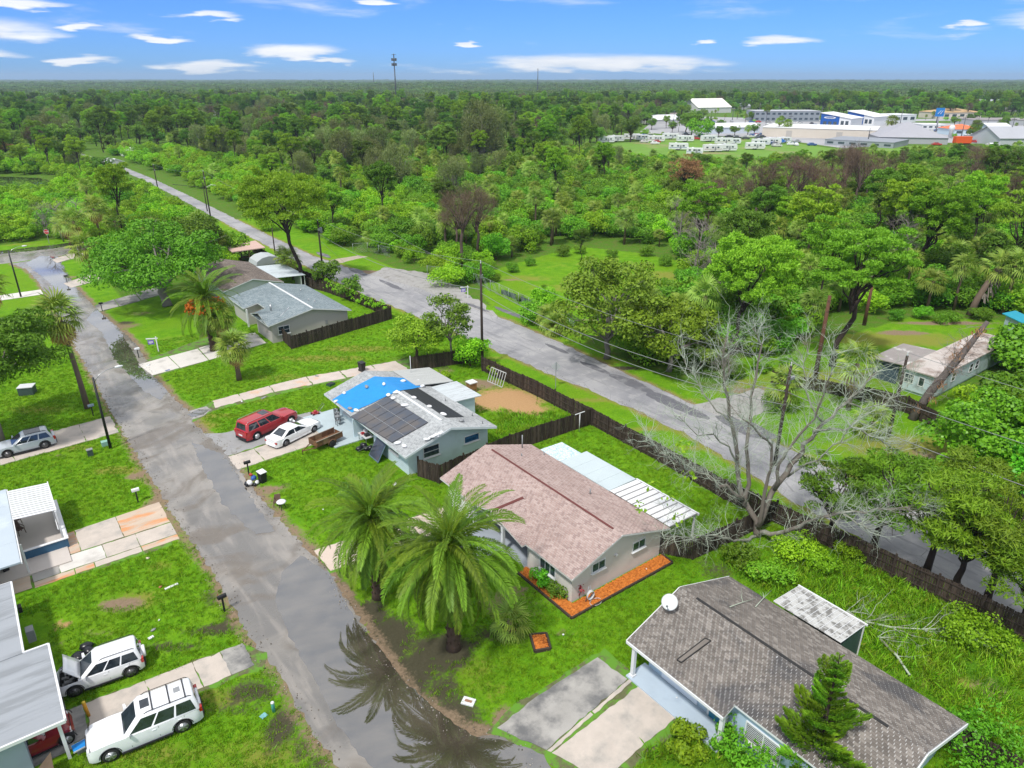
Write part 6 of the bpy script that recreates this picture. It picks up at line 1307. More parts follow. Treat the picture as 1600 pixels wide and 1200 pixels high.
# chain link fence round the field and its silt fence
m_cl_ = plain('chain_link', (.34, .38, .38), .5, .1, 2, metal=.4)
def chain(lab, pts, dark=None):
    P = [G(*p) for p in pts]; root = thing('chain_link_fence', lab, 'fence', p=P[0], group='chain link round the field')
    for p, q in zip(P, P[1:]):
        n = max(1, round((q - p).length / 3))
        for i in range(n):
            a_, b_ = p.lerp(q, i / n) - P[0], p.lerp(q, (i + 1) / n) - P[0]; m = MB(); m.tube([a_, a_ + Vector((0, 0, 1.9))], .035, 6); m.build('post', m_cl_, root)
            m = MB(); m.tube([a_ + Vector((0, 0, 1.85)), b_ + Vector((0, 0, 1.85))], .02, 5); k = 0; L_ = (b_ - a_).length
            while k * .22 < L_: u = min(1, k * .22 / L_); w = min(1, u + 1.8 / L_); m.beam(a_.lerp(b_, u) + Vector((0, 0, .05)), a_.lerp(b_, w) + Vector((0, 0, .05 + 1.8 * (w - u) * L_ / 1.8)), .012); m.beam(a_.lerp(b_, w) + Vector((0, 0, .05)), a_.lerp(b_, u) + Vector((0, 0, .05 + 1.8 * (w - u) * L_ / 1.8)), .012); k += 1
            m.build('mesh_panel', m_cl_, root)
chain('chain link fence along the field above the main road', [(668, 432), (728, 438), (780, 462), (860, 500), (905, 530)])
chain('chain link fence behind the far verge beside the guy wire', [(552, 396), (575, 394), (610, 402)])
for lab, pts in (('black silt fence strip low in the field centre', [(783, 459), (838, 480)]), ('black silt fence strip beside the shrubs at the field edge', [(875, 491), (893, 500)])):
    P = [G(*p) for p in pts]; d = P[1] - P[0]; m = MB(); n = 8
    m.add([tuple(d * (i / n) + Vector((0, rng.uniform(-.1, .1), 0))) for i in range(n + 1)] + [tuple(d * (i / n) + Vector((0, rng.uniform(-.1, .1) + .2, .75 + rng.uniform(-.1, .1)))) for i in range(n + 1)], [(i, i + 1, i + n + 2, i + n + 1) for i in range(n)]); o = m.build('silt_fence', m_gx); o.location = P[0]; o.modifiers.new('thickness', 'SOLIDIFY').thickness = .02; tag(o, lab, 'silt fence', 'black silt fence strips')
# ================================================================== VEGETATION
def bark(name, c, **k): return plain(name, c, .95, .4, 2.5, stretch=(1, 1, .25), bump=.4, **k)
B_brown = bark('brown_bark', (.095, .065, .045)); B_dark = bark('dark_bark', (.045, .032, .026)); B_grey = bark('grey_bark', (.20, .18, .16)); B_pale = plain('lichen_bark', (.24, .245, .20), .95, .3, 3, dirt=(.13, .11, .09), dscale=.8)
B_twig = plain('lichen_twigs', (.40, .45, .36), .95, .3, 1.5, dirt=(.19, .165, .135), dscale=.5); B_dead = bark('dead_brown_bark', (.12, .085, .07)); B_deadtw = plain('dead_grey_twigs', (.25, .215, .20), .95, .3, 1)
L_bush = leafmat('thicket_leaves', (.030, .110, .008), (.095, .235, .012), tip=(.20, .30, .03)); L_mang = leafmat('mangrove_leaves', (.055, .165, .008), (.145, .300, .010))
L_broad = leafmat('broad_leaves', (.030, .085, .010), (.085, .185, .018)); L_pine = leafmat('pine_needles', (.055, .145, .010), (.125, .255, .018), .15); L_pined = leafmat('dark_pine_needles', (.030, .085, .012), (.070, .150, .018), .15)
L_cas = leafmat('grey_green_needles', (.050, .085, .030), (.105, .145, .060), .15); L_oak = leafmat('oak_leaves', (.024, .085, .006), (.085, .215, .012)); L_far = leafmat('distant_leaves', (.022, .055, .012), (.060, .115, .020), .1)
L_palm = leafmat('palm_frond', (.031, .080, .007), (.090, .178, .014), .2, .5); L_sabal = leafmat('fan_frond', (.060, .125, .022), (.150, .235, .050), .2, .5); L_dry = leafmat('dry_frond', (.20, .13, .06), (.34, .25, .14), .2); L_brt = leafmat('brown_needles', (.10, .065, .035), (.20, .12, .07), .1)
L_gloss = leafmat('glossy_leaves', (.020, .100, .006), (.080, .250, .012), .2, .4)

def rhombs(P, T, S, Lh, Wh):
    n = len(P); V = np.stack([P - T * Lh[:, None], P + S * Wh[:, None], P + T * Lh[:, None], P - S * Wh[:, None]], 1).reshape(-1, 3)
    return V, np.arange(4 * n).reshape(-1, 4)
def norm(v): return v / (np.linalg.norm(v, axis=1, keepdims=True) + 1e-9)
def cloud(rs, C, Rd, n, size, aspect=.5, shell=.62, out=.8, droop=0.0, spray=0.0, low=.35, rise=0.0):
    """n leaves spread through ellipsoid blobs C (k,3), Rd (k,3)"""
    k = len(C); w = (Rd[:, 0] * Rd[:, 1]); idx = rs.choice(k, n, p=w / w.sum())
    d = norm(rs.normal(size=(n, 3))); flip = (d[:, 2] < 0) & (rs.random(n) > low); d[flip, 2] *= -1
    rad = shell + (1 - shell) * rs.random(n) ** .6; rad *= np.where(rs.random(n) < .12, rs.uniform(1.0, 1.22, n), 1)
    P = C[idx] + d * Rd[idx] * rad[:, None]
    N_ = norm(d * out + rs.normal(size=(n, 3)) * .55 + np.array([0, 0, .35])); T = norm(np.cross(N_, rs.normal(size=(n, 3))))
    if droop: T = norm(T + np.array([0, 0, -droop]))
    if spray: T = norm(d * spray + T + np.array([0, 0, rise]))
    S = norm(np.cross(N_, T)); L_ = size * rs.uniform(.6, 1.35, n) / 2
    return rhombs(P, T, S, L_, L_ * aspect * rs.uniform(.8, 1.2, n))
def limb_to(m, rs, p0, p1, r0, r1, wob=.12, n=5, seg=6, mi=0):
    p0, p1 = np.array(p0, float), np.array(p1, float); L_ = np.linalg.norm(p1 - p0); pts = []; k = rs.normal(size=(n + 1, 3)) * wob * L_ * .5
    for i in range(n + 1):
        t = i / n; e = math.sin(math.pi * t); pts.append(tuple(p0 + (p1 - p0) * t + k[i] * e * .6 + np.array([0, 0, e * L_ * .07])))
    m.tube(pts, [r0 + (r1 - r0) * i / n for i in range(n + 1)], seg, mi, cap=False); return pts
def twigs(m, rs, p, d, L_, r, depth, spread=.7, up=.15, seg=4, mi=0, curl=.35, nb=(2, 4)):
    """curved branch that forks again and again"""
    p = np.array(p, float); d = np.array(d, float); d /= np.linalg.norm(d) + 1e-9; pts = [tuple(p)]; n = 4; rads = [r]; dirs = []
    for i in range(n):
        d = d + rs.normal(size=3) * curl * .5 + np.array([0, 0, up * .3]); d /= np.linalg.norm(d); p = p + d * L_ / n; pts.append(tuple(p)); rads.append(r * (1 - .6 * (i + 1) / n)); dirs.append(d.copy())
    m.tube(pts, rads, seg, mi, cap=False)
    if depth > 0:
        for k in range(rs.integers(nb[0], nb[1] + 1)):
            i = rs.integers(1, n + 1); dd = dirs[i - 1] + rs.normal(size=3) * spread; twigs(m, rs, pts[i], dd, L_ * rs.uniform(.5, .75), r * .5, depth - 1, spread, up, max(3, seg - 1), mi, curl, nb)
def tree(sp, seed, H, Rr, **o):
    """returns (trunk mesh, crown mesh)"""
    rs = np.random.default_rng(seed); q = dict(z0=.3, nb=24, br=.30, n=5000, size=.34, aspect=.5, flat=.75, mat=L_broad, bark=B_brown, tr=.03, shell=.6, cone=0.0, lean=(0, 0), spray=0., droop=0., rise=0., limbs=True, top=1.0, out=.8, low=.35)
    q.update(o); C = []; zb = H * q['z0']; hh = (H - zb)
    while len(C) < q['nb']:
        d = rs.normal(size=3); d /= np.linalg.norm(d); f = rs.uniform(.45, 1.0)
        z = zb + hh * (.12 + .76 * (0.5 + .5 * d[2] * f)) if q['cone'] == 0 else zb + hh * rs.random() ** 1.3 * .92
        u = (z - zb) / hh; env = math.sqrt(max(.05, 1 - abs(2 * u - .75) ** 2.2 / 1.9)) if q['cone'] == 0 else max(.12, (1 - u) ** q['cone'])
        th = rs.uniform(0, 6.283); rr = Rr * env * (1 - q['br'] * .8) * (rs.uniform(.25, 1.0) ** .6)
        c = np.array([math.cos(th) * rr, math.sin(th) * rr, z])
        if all(np.linalg.norm((c - e) * (1, 1, 1.3)) > Rr * q['br'] * .55 for e in C) or rs.random() < .08: C.append(c)
    C = np.array(C); Rd = Rr * q['br'] * rs.uniform(.7, 1.3, len(C)); Rd = np.stack([Rd, Rd, Rd * q['flat']], 1)
    C[:, 2] = np.clip(C[:, 2], Rd[:, 2] * .8, H - Rd[:, 2] * .7)
    lean = np.array([q['lean'][0], q['lean'][1], 0.0]); C += lean * (C[:, 2:3] / H)
    V, F = cloud(rs, C, Rd, q['n'], q['size'], q['aspect'], q['shell'], q['out'], q['droop'], q['spray'], q['low'], q['rise'])
    V[:, 2] = np.maximum(V[:, 2], .03)
    crown = npmesh(sp + '_crown', V, F, q['mat'])
    m = MB(); fork = zb + hh * (.12 if q['cone'] == 0 else .85); r0 = H * q['tr']
    tp = [np.array([0, 0, -.1])] + [np.array([rs.normal() * .02 * H, rs.normal() * .02 * H, fork * t]) + lean * fork * t / H for t in (.33, .66)] + [np.array([0, 0, fork]) + lean * fork / H]
    m.tube([tuple(p) for p in tp], [r0 * 1.35, r0, r0 * .85, r0 * .7], 9)
    if q['limbs']:
        top = tp[-1]; order = np.argsort(C[:, 2])
        for i in order[:: max(1, len(order) // 16)]:
            st = top * rs.uniform(.72, 1.0) if C[i, 2] > top[2] * .8 else np.array([0, 0, max(.3, C[i, 2] * .8)]) + lean * C[i, 2] / H
            pts = limb_to(m, rs, st, C[i] * np.array([.92, .92, 1]) + np.array([0, 0, -Rd[i, 2] * .2]), r0 * .40, r0 * .14)
            for k in range(2): limb_to(m, rs, pts[3], C[i] + rs.normal(size=3) * Rd[i] * .6, r0 * .16, r0 * .05, seg=4, n=3)
    return m.mesh(sp + '_trunk', q['bark']), crown
def fan_mesh(seed, L_=1.25, mat=None, droop=.5):
    rs = np.random.default_rng(seed); V = []; F = []; n = 15; pet = L_ * .75
    V += [(0, -.02, 0), (pet, -.015, .05), (pet, .015, .05), (0, .02, 0)]; F.append((0, 1, 2, 3))
    for i in range(n):
        a = (i / (n - 1) - .5) * 3.6 + rs.normal() * .04; l = L_ * (.62 + .3 * math.cos(a * .7)); w = .045 * L_; k = len(V)
        dx, dy = math.cos(a), math.sin(a); z1 = .05 + .10 * abs(math.sin(a)); z2 = z1 - droop * l * rs.uniform(.5, 1.1)
        V += [(pet, 0, .05), (pet + dx * l * .6 - dy * w, dy * l * .6 + dx * w, z1 - .02), (pet + dx * l * .6 + dy * w, dy * l * .6 - dx * w, z1 + .02), (pet + dx * l, dy * l, z2)]; F.append((k, k + 1, k + 3, k + 2))
    return npmesh('fan_frond', np.array(V), np.array(F), mat or L_sabal)
def frond_mesh(seed, L_=4.3, droop=1.3, mat=None, pairs=50, ll=.62):
    rs = np.random.default_rng(seed); th = 0.0; p = np.array([0., 0, 0]); pts = [p.copy()]; ths = [0.0]; n = 24
    for i in range(n):
        s = (i + 1) / n; th = -droop * s ** 1.5; p = p + np.array([math.cos(th), 0, math.sin(th)]) * L_ / n; pts.append(p.copy()); ths.append(th)
    V = []; F = []
    for i in range(n):                              # rachis, a low roof shape
        w0, w1 = .06 * (1 - i / n) + .008, .06 * (1 - (i + 1) / n) + .008; k = len(V); a, b = pts[i], pts[i + 1]
        V += [a + (0, -w0, 0), b + (0, -w1, 0), b + (0, 0, w1 * .7), a + (0, 0, w0 * .7), a + (0, w0, 0), b + (0, w1, 0)]; F += [(k, k + 1, k + 2, k + 3), (k + 3, k + 2, k + 5, k + 4)]
    tw = rs.normal() * .25
    for i in range(pairs):
        s = .10 + .9 * (i + .5) / pairs; f = s * n; j = min(n - 1, int(f)); c = pts[j] + (pts[j + 1] - pts[j]) * (f - j); t = np.array([math.cos(ths[j]), 0, math.sin(ths[j])]); up = np.array([-math.sin(ths[j]), 0, math.cos(ths[j])])
        l = ll * math.sin(math.pi * min(1, .16 + s * .80)) ** .6 * rs.uniform(.85, 1.1)
        for sd in (-1, 1):
            d = t * (.55 + .5 * s) + np.array([0, sd, 0]) * .9 + up * (.42 + tw * sd) + rs.normal(size=3) * .09; d /= np.linalg.norm(d); d2 = d + np.array([0, 0, -.75]); d2 /= np.linalg.norm(d2)
            w = np.cross(d, up); w /= np.linalg.norm(w) + 1e-9; w *= .032; k = len(V); mid = c + d * l * .5
            V += [c, mid + w, mid + d2 * l * .5, mid - w]; F.append((k, k + 1, k + 2, k + 3))
    return npmesh('date_frond', np.array(V), np.array(F), mat or L_palm)
FANS = [fan_mesh(i, 1.25, droop=.3 + .2 * i) for i in range(3)]; DRYFAN = fan_mesh(9, 1.15, L_dry, 1.0)
def palm_fans(name, label, p, h, L_=1.25, n=34, dry=8, lean=(0, 0), parts=True, group=None, tr=.2, skirt=0, cat='palm tree', boots=False):
    """fan palm whose fronds are separate parts"""
    t_ = thing(name, label, cat, p=Vector(p), group=group); m = MB(); ln = Vector((*lean, 0)); top_ = ln + Vector((0, 0, h))
    m.tube([(0, 0, -.1), tuple(ln * .2 + Vector((0, 0, h * .35))), tuple(ln * .55 + Vector((0, 0, h * .7))), tuple(top_)], [tr * 1.25, tr, tr * .9, tr * 1.05], 10)
    if boots:
        for i in range(26): q = i * 2.4; z = h * (.55 + .45 * i / 26); c = ln * (z / h); m.beam((c.x + math.cos(q) * tr * .8, c.y + math.sin(q) * tr * .8, z), (c.x + math.cos(q) * tr * 1.9, c.y + math.sin(q) * tr * 1.9, z + .22), .08, .03)
    m.build('trunk', bark('palm_bark', (.16, .115, .085)), t_)
    for i in range(n + dry):
        d = i >= n; o = link('dry_frond' if d else 'frond', DRYFAN if d else FANS[i % 3], t_); el = (R(-70) + rng.uniform(-.2, .2)) if d else R(82 - 118 * ((i + .5) / n) ** .8) + rng.uniform(-.12, .12)
        o.location = top_ + Vector((0, 0, .12 - (.35 * i / n))); o.rotation_euler = (rng.uniform(-.2, .2), -el, i * 2.39996 + rng.uniform(-.2, .2)); s = L_ / 1.25 * rng.uniform(.88, 1.1); o.scale = (s, s, s)
    if skirt:
        m = MB(); r = random.Random(int(h * 10))
        for i in range(90): q = r.uniform(0, 6.28); z = h - r.uniform(0, skirt); c = ln * (z / h); w = tr * 1.1; m.beam((c.x + math.cos(q) * w, c.y + math.sin(q) * w, z), (c.x + math.cos(q) * (w + .55), c.y + math.sin(q) * (w + .55), z - r.uniform(.7, 1.3)), .16, .03)
        m.build('dead_frond_skirt', plain('grey_skirt', (.17, .145, .12), .95, .4, 3), t_)
    return t_
def date_palm(label, p, h, n=70, L_=4.3, tr=.34, lean=(0, 0), fruit=False, seed=1, upright=.86):
    t_ = thing('date_palm', label, 'palm tree', p=Vector(p)); m = MB(); r = random.Random(seed); ln = Vector((*lean, 0)); top_ = ln + Vector((0, 0, h))
    m.tube([(0, 0, -.1), (0, 0, .4), tuple(ln * .5 + Vector((0, 0, h * .5))), tuple(top_ - Vector((0, 0, .5))), tuple(top_)], [tr * 1.5, tr * 1.1, tr, tr * 1.5, tr * .9], 12)
    for i in range(90): q = i * 2.4; z = h * i / 90; c = ln * (z / h); ro = tr * (1.0 if z < h - 1 else 1.4); m.beam((c.x + math.cos(q) * ro, c.y + math.sin(q) * ro, z), (c.x + math.cos(q) * (ro + .1), c.y + math.sin(q) * (ro + .1), z + .16), .14, .05)
    m.build('trunk', bark('date_bark', (.075, .048, .032)), t_)
    FM = [frond_mesh(seed * 10 + i, L_, (1.1, 1.4, 1.7, 1.25)[i], pairs=60, ll=.66) for i in range(4)]
    for i in range(n):
        u = (i + .5) / n; el = R(84) - R(148) * u ** upright + r.uniform(-.1, .1); o = link('frond', FM[i % 4], t_); o.location = top_ + Vector((0, 0, .1 - .45 * u)); o.rotation_euler = (r.uniform(-.25, .25), -el, i * 2.39996 + r.uniform(-.15, .15)); s = r.uniform(.88, 1.08) * (.8 if u < .1 else 1); o.scale = (s, s, s)
    if fruit:
        for i in range(9):
            q = i * .7; m = MB(); rr = random.Random(i); c = (math.cos(q) * 1.8, math.sin(q) * 1.8, -.2); m.tube([(0, 0, 0), tuple(x * .7 for x in c)], .03, 5)
            for k in range(26): lump(m, (c[0] + rr.uniform(-.5, .5), c[1] + rr.uniform(-.5, .5), c[2] - rr.uniform(0, 1.0)), .17, .17, .16, rr, 5, 4)
            o = m.build('fruit_cluster', plain('orange_dates', (.72, .19, .01), .6, .3, 4), t_); o.location = top_ - Vector((0, 0, .3))
    return t_

# ---- shared tree shapes
KIND = {}
KIND['bush'] = [tree('bush', 100 + i, 4.8, 3.3, z0=.0, nb=22, br=.33, n=3600, size=.36, aspect=.55, mat=L_bush, tr=.022, limbs=False, shell=.7) for i in range(4)]
KIND['mangrove'] = [tree('mangrove', 120 + i, 4.6, 3.6, z0=.0, nb=24, br=.27, n=3800, size=.32, aspect=.55, mat=L_mang, tr=.022, limbs=False, shell=.7) for i in range(3)]
KIND['broad'] = [tree('broad', 140 + i, 9.5, 4.6, z0=.22, nb=30, br=.27, n=5200, size=.42, aspect=.5, mat=L_broad) for i in range(4)]
KIND['pine'] = [tree('pine', 160 + i, 16, 4.1, z0=.48, nb=60, br=.20, n=10500, size=.46, aspect=.28, flat=.6, mat=L_pine if i < 2 else L_pined, bark=B_dark, tr=.010, shell=.45, spray=.9, rise=.4, low=.15) for i in range(4)]
KIND['casuarina'] = [tree('casuarina', 180 + i, 13, 4.6, z0=.08, nb=30, br=.30, n=6000, size=.8, aspect=.10, flat=1.25, mat=L_cas, bark=B_grey, shell=.3, spray=.4, rise=.7, tr=.018) for i in range(3)]
def sabal_pair(seed, h):
    rs = np.random.default_rng(seed); V = []; F = []; k = 0; V2 = []; F2 = []; k2 = 0
    for i in range(30):
        me = FANS[i % 3]; n = len(me.vertices); a = np.empty(n * 3, np.float32); me.vertices.foreach_get('co', a); a = a.reshape(-1, 3); f = np.array([list(p.vertices) for p in me.polygons])
        el = R(80 - 125 * ((i + .5) / 30) ** .85); M_ = (Matrix.Rotation(i * 2.4 + rs.normal() * .2, 3, 'Z') @ Matrix.Rotation(-el, 3, 'Y') @ Matrix.Rotation(rs.normal() * .15, 3, 'X')); a = a @ np.array(M_).T * rs.uniform(.95, 1.25) + (0, 0, h)
        V.append(a); F.append(f + k); k += n
    crown = npmesh('sabal_crown', np.vstack(V), np.vstack(F), L_sabal); m = MB(); m.tube([(0, 0, 0), (.1, 0, h * .5), (0, 0, h)], [.24, .19, .22], 8)
    for i in range(26): q = rs.uniform(0, 6.28); z = h - rs.uniform(0, .5); m.beam((math.cos(q) * .2, math.sin(q) * .2, z), (math.cos(q) * .6, math.sin(q) * .6, z - rs.uniform(.6, 1.2)), .15, .03)
    return m.mesh('sabal_trunk', plain('sabal_brown', (.16, .115, .08), .95, .4, 3)), crown
KIND['sabal'] = [sabal_pair(1, 4.6), sabal_pair(2, 6.2), sabal_pair(3, 3.2)]
def dead_pair(seed, H, brown=True, dense=5):
    rs = np.random.default_rng(seed); m = MB(); m.tube([(0, 0, 0), (rs.normal() * .2, rs.normal() * .2, H * .3), (rs.normal() * .4, rs.normal() * .4, H * .6), (0, 0, H * .93)], [H * .022, H * .017, H * .011, H * .004], 8); w = MB()
    for i in range(22 if brown else 30):
        z = H * rs.uniform(.3 if brown else .1, .95); q = i * 2.4; lim_to = H * .30 * (1.1 - z / H * .55); d = (math.cos(q), math.sin(q), .45); twigs(w, rs, (0, 0, z), d, lim_to, H * .006, 3, .6, .35, 4, 0, .3, (2, 4))
    return m.mesh('dead_trunk', B_dead if brown else B_grey), w.mesh('dead_branches', B_deadtw if not brown else plain('brown_twigs', (.17, .13, .115), .95, .3, 1))
L_btw = leafmat('brown_twig_sprays', (.050, .040, .036), (.092, .075, .066), .1)
KIND['dead'] = [tree('dead', 190 + i, 14.5 - i, 4.6, z0=.42, nb=34, br=.26, n=2600, size=1.1, aspect=.03, flat=1.0, mat=L_btw, bark=B_dead, shell=.2, spray=1.0, rise=.9, tr=.019) for i in range(2)] + [dead_pair(3, 7, False)]
KIND['brownpine'] = [tree('brownpine', 199, 12, 4, z0=.4, nb=26, br=.28, n=2600, size=.6, aspect=.14, flat=.5, mat=L_brt, bark=B_dark, tr=.016, shell=.4, spray=.9)]
NAMES = {'bush': ('bush', 'bush'), 'mangrove': ('mangrove_bush', 'bush'), 'broad': ('broadleaf_tree', 'tree'), 'pine': ('pine_tree', 'tree'), 'casuarina': ('feathery_pine', 'tree'), 'sabal': ('sabal_palm', 'palm tree'), 'dead': ('dead_tree', 'dead tree'), 'brownpine': ('brown_pine', 'tree')}
LOOK = {'bush': 'rounded green bush', 'mangrove': 'bright lumpy bush', 'broad': 'broadleaf tree with clumped crown', 'pine': 'pine with bare trunk', 'casuarina': 'feathery grey green tree', 'sabal': 'shaggy fan palm', 'dead': 'leafless tree with fine twigs', 'brownpine': 'browned pine'}
def plant(kind, var, p, s, rot, label, group=None, sz=None):
    tm, cm = KIND[kind][var]; t_ = thing(NAMES[kind][0], label, NAMES[kind][1], p=Vector(p), rot=rot, group=group); t_.scale = (s, s, s * (sz or 1))
    link('trunk', tm, t_); link('crown' if kind != 'dead' else 'branches', cm, t_); return t_
def hero(name, label, px, H, Rr, seed, cat='tree', **o):
    tm, cm = tree(name, seed, H, Rr, **o); t_ = thing(name, label, cat, p=G(*px)); link('trunk', tm, t_); link('crown', cm, t_); return t_

# ---- named trees of the neighbourhood
date_palm('large date palm with drooping fronds in front of the beige house', G(709, 1012), 7.3, 108, 4.95, seed=1, upright=.76)
date_palm('date palm behind and left of the largest one by the street', G(592, 932), 6.0, 84, 4.3, seed=2, upright=.82)
date_palm('date palm with orange fruit clusters on the left lawn', G(334, 548), 6.8, 60, 5.2, fruit=True, seed=3, upright=1.15)
palm_fans('fan_palm', 'tall fan palm with brown dead fronds leaning over the flooded street', G(137, 638), 9.6, 1.7, 34, 18, lean=(-.9, .6), tr=.24)
palm_fans('fan_palm', 'shaggy fan palm on the lawn between two driveways', G(374, 594), 3.9, 1.35, 44, 8, tr=.26, boots=True)
palm_fans('fan_palm', 'taller fan palm beside the slate roofed house porch', G(352, 552), 4.6, 1.35, 44, 6, tr=.26, boots=True); palm_fans('fan_palm', 'low fan palm squeezed between two others at the porch', G(338, 540), 2.6, 1.3, 34, 6, tr=.26)
palm_fans('young_palm', 'low pale green palm with yellowed fronds beside the planter box', G(797, 990), .9, .95, 22, 6, tr=.2)
palm_fans('fan_palm', 'bright green palm top on leaning shaggy trunk near the teal shed', G(1515, 492), 6.6, 1.8, 26, 0, lean=(3.2, 1.0), tr=.42, skirt=3.8)
palm_fans('fan_palm', 'pale green fan palm by the far flooded driveway', G(143, 425), 4.2, 1.9, 26, 4, lean=(-.4, 0)); palm_fans('fan_palm', 'fan palm cut by the left edge near the far street lamp', G(-4, 505), 5.0, 1.9, 26, 6)
for i, (x, y, h) in enumerate(((126, 395, 6), (160, 385, 7.5), (163, 372, 6), (112, 388, 5), (185, 375, 4))): palm_fans('fan_palm', ['fan palm at the left of the far crossing palms', 'tallest fan palm beyond the flooded crossing', 'fan palm just behind the tallest by the crossing', 'short fan palm touching the crossing verge', 'fan palm low beside the far oak edge'][i], G(x, y), h, 1.8, 26, 8, tr=.24, group='fan palms by the flooded crossing')
for i, (x, y) in enumerate(((448, 433), (458, 436))): palm_fans('slim_palm', ['slim palm on the left of the pair at the board fence', 'slim palm on the right of the pair at the board fence'][i], G(x, y), 3.4, 1.3, 20, 2, tr=.14)
palm_fans('fan_palm', 'fan palm on the lawn behind the bare tree with yellow fronds', G(1325, 640), 5.0, 1.6, 24, 8, tr=.22); palm_fans('fan_palm', 'short fan palm behind the black utility pole', G(1222, 640), 2.8, 1.4, 26, 8, tr=.24); palm_fans('fan_palm', 'fan palm standing in the shrubs by the main road verge', G(858, 515), 1.7, 1.3, 26, 4, tr=.2)
palm_fans('fan_palm', 'low fan palm in the shrubs nearer the main road', G(868, 522), 1.2, 1.3, 24, 6, tr=.2); palm_fans('fan_palm', 'fan palm on the verge below the mobile home fence', G(1360, 680), 1.4, 1.3, 24, 4, tr=.2)
hero('oak_tree', 'huge spreading oak over the driveways left of the slate roofed house', (262, 478), 12.5, 10.5, 21, n=26000, size=.42, nb=70, br=.20, z0=.16, mat=L_oak, bark=B_grey, tr=.045, flat=.6, lean=(-1.5, 2))
hero('oak_tree', 'smaller oak behind the huge one towards the main road', (300, 415), 9, 7, 22, n=11000, size=.45, nb=40, br=.24, z0=.15, mat=L_oak, bark=B_grey)
hero('shade_tree', 'dark green shade tree at the left edge over the lawn', (2, 690), 12.6, 7.0, 23, n=24000, size=.34, nb=90, br=.16, z0=.42, mat=leafmat('edge_leaves', (.026, .080, .006), (.070, .165, .012)), bark=B_grey, tr=.022, shell=.35, lean=(.6, .8))
hero('pine_tree', 'tall umbrella pine behind the slate roofed house', (472, 447), 19.5, 7.6, 24, n=40000, size=.42, aspect=.28, nb=140, br=.13, z0=.48, flat=.7, mat=L_pine, bark=B_dark, tr=.016, shell=.45, spray=.8, rise=.4, lean=(-2.6, 0), low=.15)
hero('round_tree', 'round bushy yellow green tree beside the old lane end', (652, 568), 6.2, 3.7, 25, n=9000, size=.28, nb=40, br=.26, z0=.28, mat=leafmat('ficus_leaves', (.050, .120, .008), (.130, .240, .016)), bark=B_brown, tr=.03)
hero('thin_tree', 'thin open tree right of the round bushy one', (705, 570), 9.2, 3.2, 26, n=2600, size=.36, nb=26, br=.26, z0=.3, mat=L_broad, bark=B_grey, tr=.014, shell=.2)
hero('thin_tree', 'small airy tree at the fence corner by the utility pole', (736, 572), 4.2, 2.4, 27, n=2600, size=.3, nb=18, br=.32, z0=.05, mat=L_mang, tr=.02); hero('thin_tree', 'small airy tree between fence and road left of the driveway gate', (548, 470), 4.0, 2.1, 28, n=1500, size=.34, nb=16, br=.34, z0=.1, mat=L_broad, tr=.02, shell=.3); hero('thin_tree', 'leafy young tree beside the transformer pole', (515, 452), 5.2, 2.7, 29, n=2200, size=.36, nb=18, br=.32, z0=.15, mat=L_broad, tr=.02)
hero('broadleaf_tree', 'big open green tree between the grass field and the main road', (948, 560), 13.0, 7.2, 30, n=14000, size=.42, nb=64, br=.2, z0=.12, mat=leafmat('open_leaves', (.045, .120, .012), (.110, .225, .022)), bark=B_grey, tr=.026, shell=.4)
hero('broadleaf_tree', 'yellow green tree right of the big open one', (1045, 580), 9.0, 5.6, 31, n=9000, size=.40, nb=44, br=.22, z0=.2, mat=leafmat('yellow_leaves', (.048, .125, .008), (.110, .230, .014)), bark=B_grey)
hero('pine_tree', 'round topped pine with bare trunk right of the grass field', (1143, 553), 15.5, 5.6, 32, n=42000, size=.36, aspect=.3, nb=130, br=.145, z0=.40, flat=.8, mat=L_pine, bark=B_dark, tr=.015, shell=.5, spray=.8, rise=.4, lean=(2.0, 0), low=.15)
hero('pine_tree', 'tufted yellow green pine left of the mobile home lawn', (1300, 572), 17.5, 5.6, 33, n=32000, size=.36, aspect=.3, nb=90, br=.16, z0=.44, flat=.55, mat=L_pine, bark=B_dark, tr=.018, shell=.45, spray=.8, rise=.4, lean=(2.4, 0), low=.15)
hero('pine_tree', 'dense rounded pine behind the mobile home lawn', (1430, 440), 18, 6.2, 34, n=34000, size=.44, aspect=.3, nb=120, br=.15, z0=.34, flat=.65, mat=leafmat('bright_pine', (.055, .125, .008), (.120, .225, .012), .15), bark=B_dark, tr=.017, shell=.5, spray=.8, rise=.4, lean=(2, 0), low=.2)
hero('pine_tree', 'leaning pine at the right edge beyond the teal shed', (1555, 455), 17, 6.5, 35, n=9000, size=.6, aspect=.2, nb=34, br=.2, z0=.5, flat=.4, mat=L_pine, bark=B_dark, tr=.015, shell=.4, spray=.8, rise=.4, lean=(4, 0), low=.15)
for i, (x, y, h, r_, s) in enumerate(((1365, 868, 8.6, 4.3, 41), (1444, 900, 8.6, 4.2, 42), (1492, 925, 7.6, 3.6, 43), (1538, 948, 8.2, 4.2, 44), (1590, 985, 7.2, 4.0, 45), (1500, 830, 6.6, 4.0, 46), (1290, 845, 7.2, 3.8, 47), (1590, 860, 6.2, 3.8, 48))):
    hero('verge_tree', ['feathery green tree just right of the bare tree by the fence', 'feathery tree above the middle of the dark fence', 'slimmer feathery tree between two others at the fence', 'feathery tree over the lower end of the dark fence', 'feathery tree cut by the right edge above the fence', 'feathery tree on the far side of the main road bend', 'low feathery tree behind the big bare tree base', 'pale feathery tree at the right edge over the road'][i], (x, y), h * 1.08, r_ * .78, s, n=5600, size=.40, aspect=.2, nb=38, br=.24, z0=.26, flat=.5, mat=leafmat('verge_needles', (.036, .095, .006), (.095, .180, .012), .2), bark=B_dark, tr=.026, shell=.35, spray=.6, low=.2)
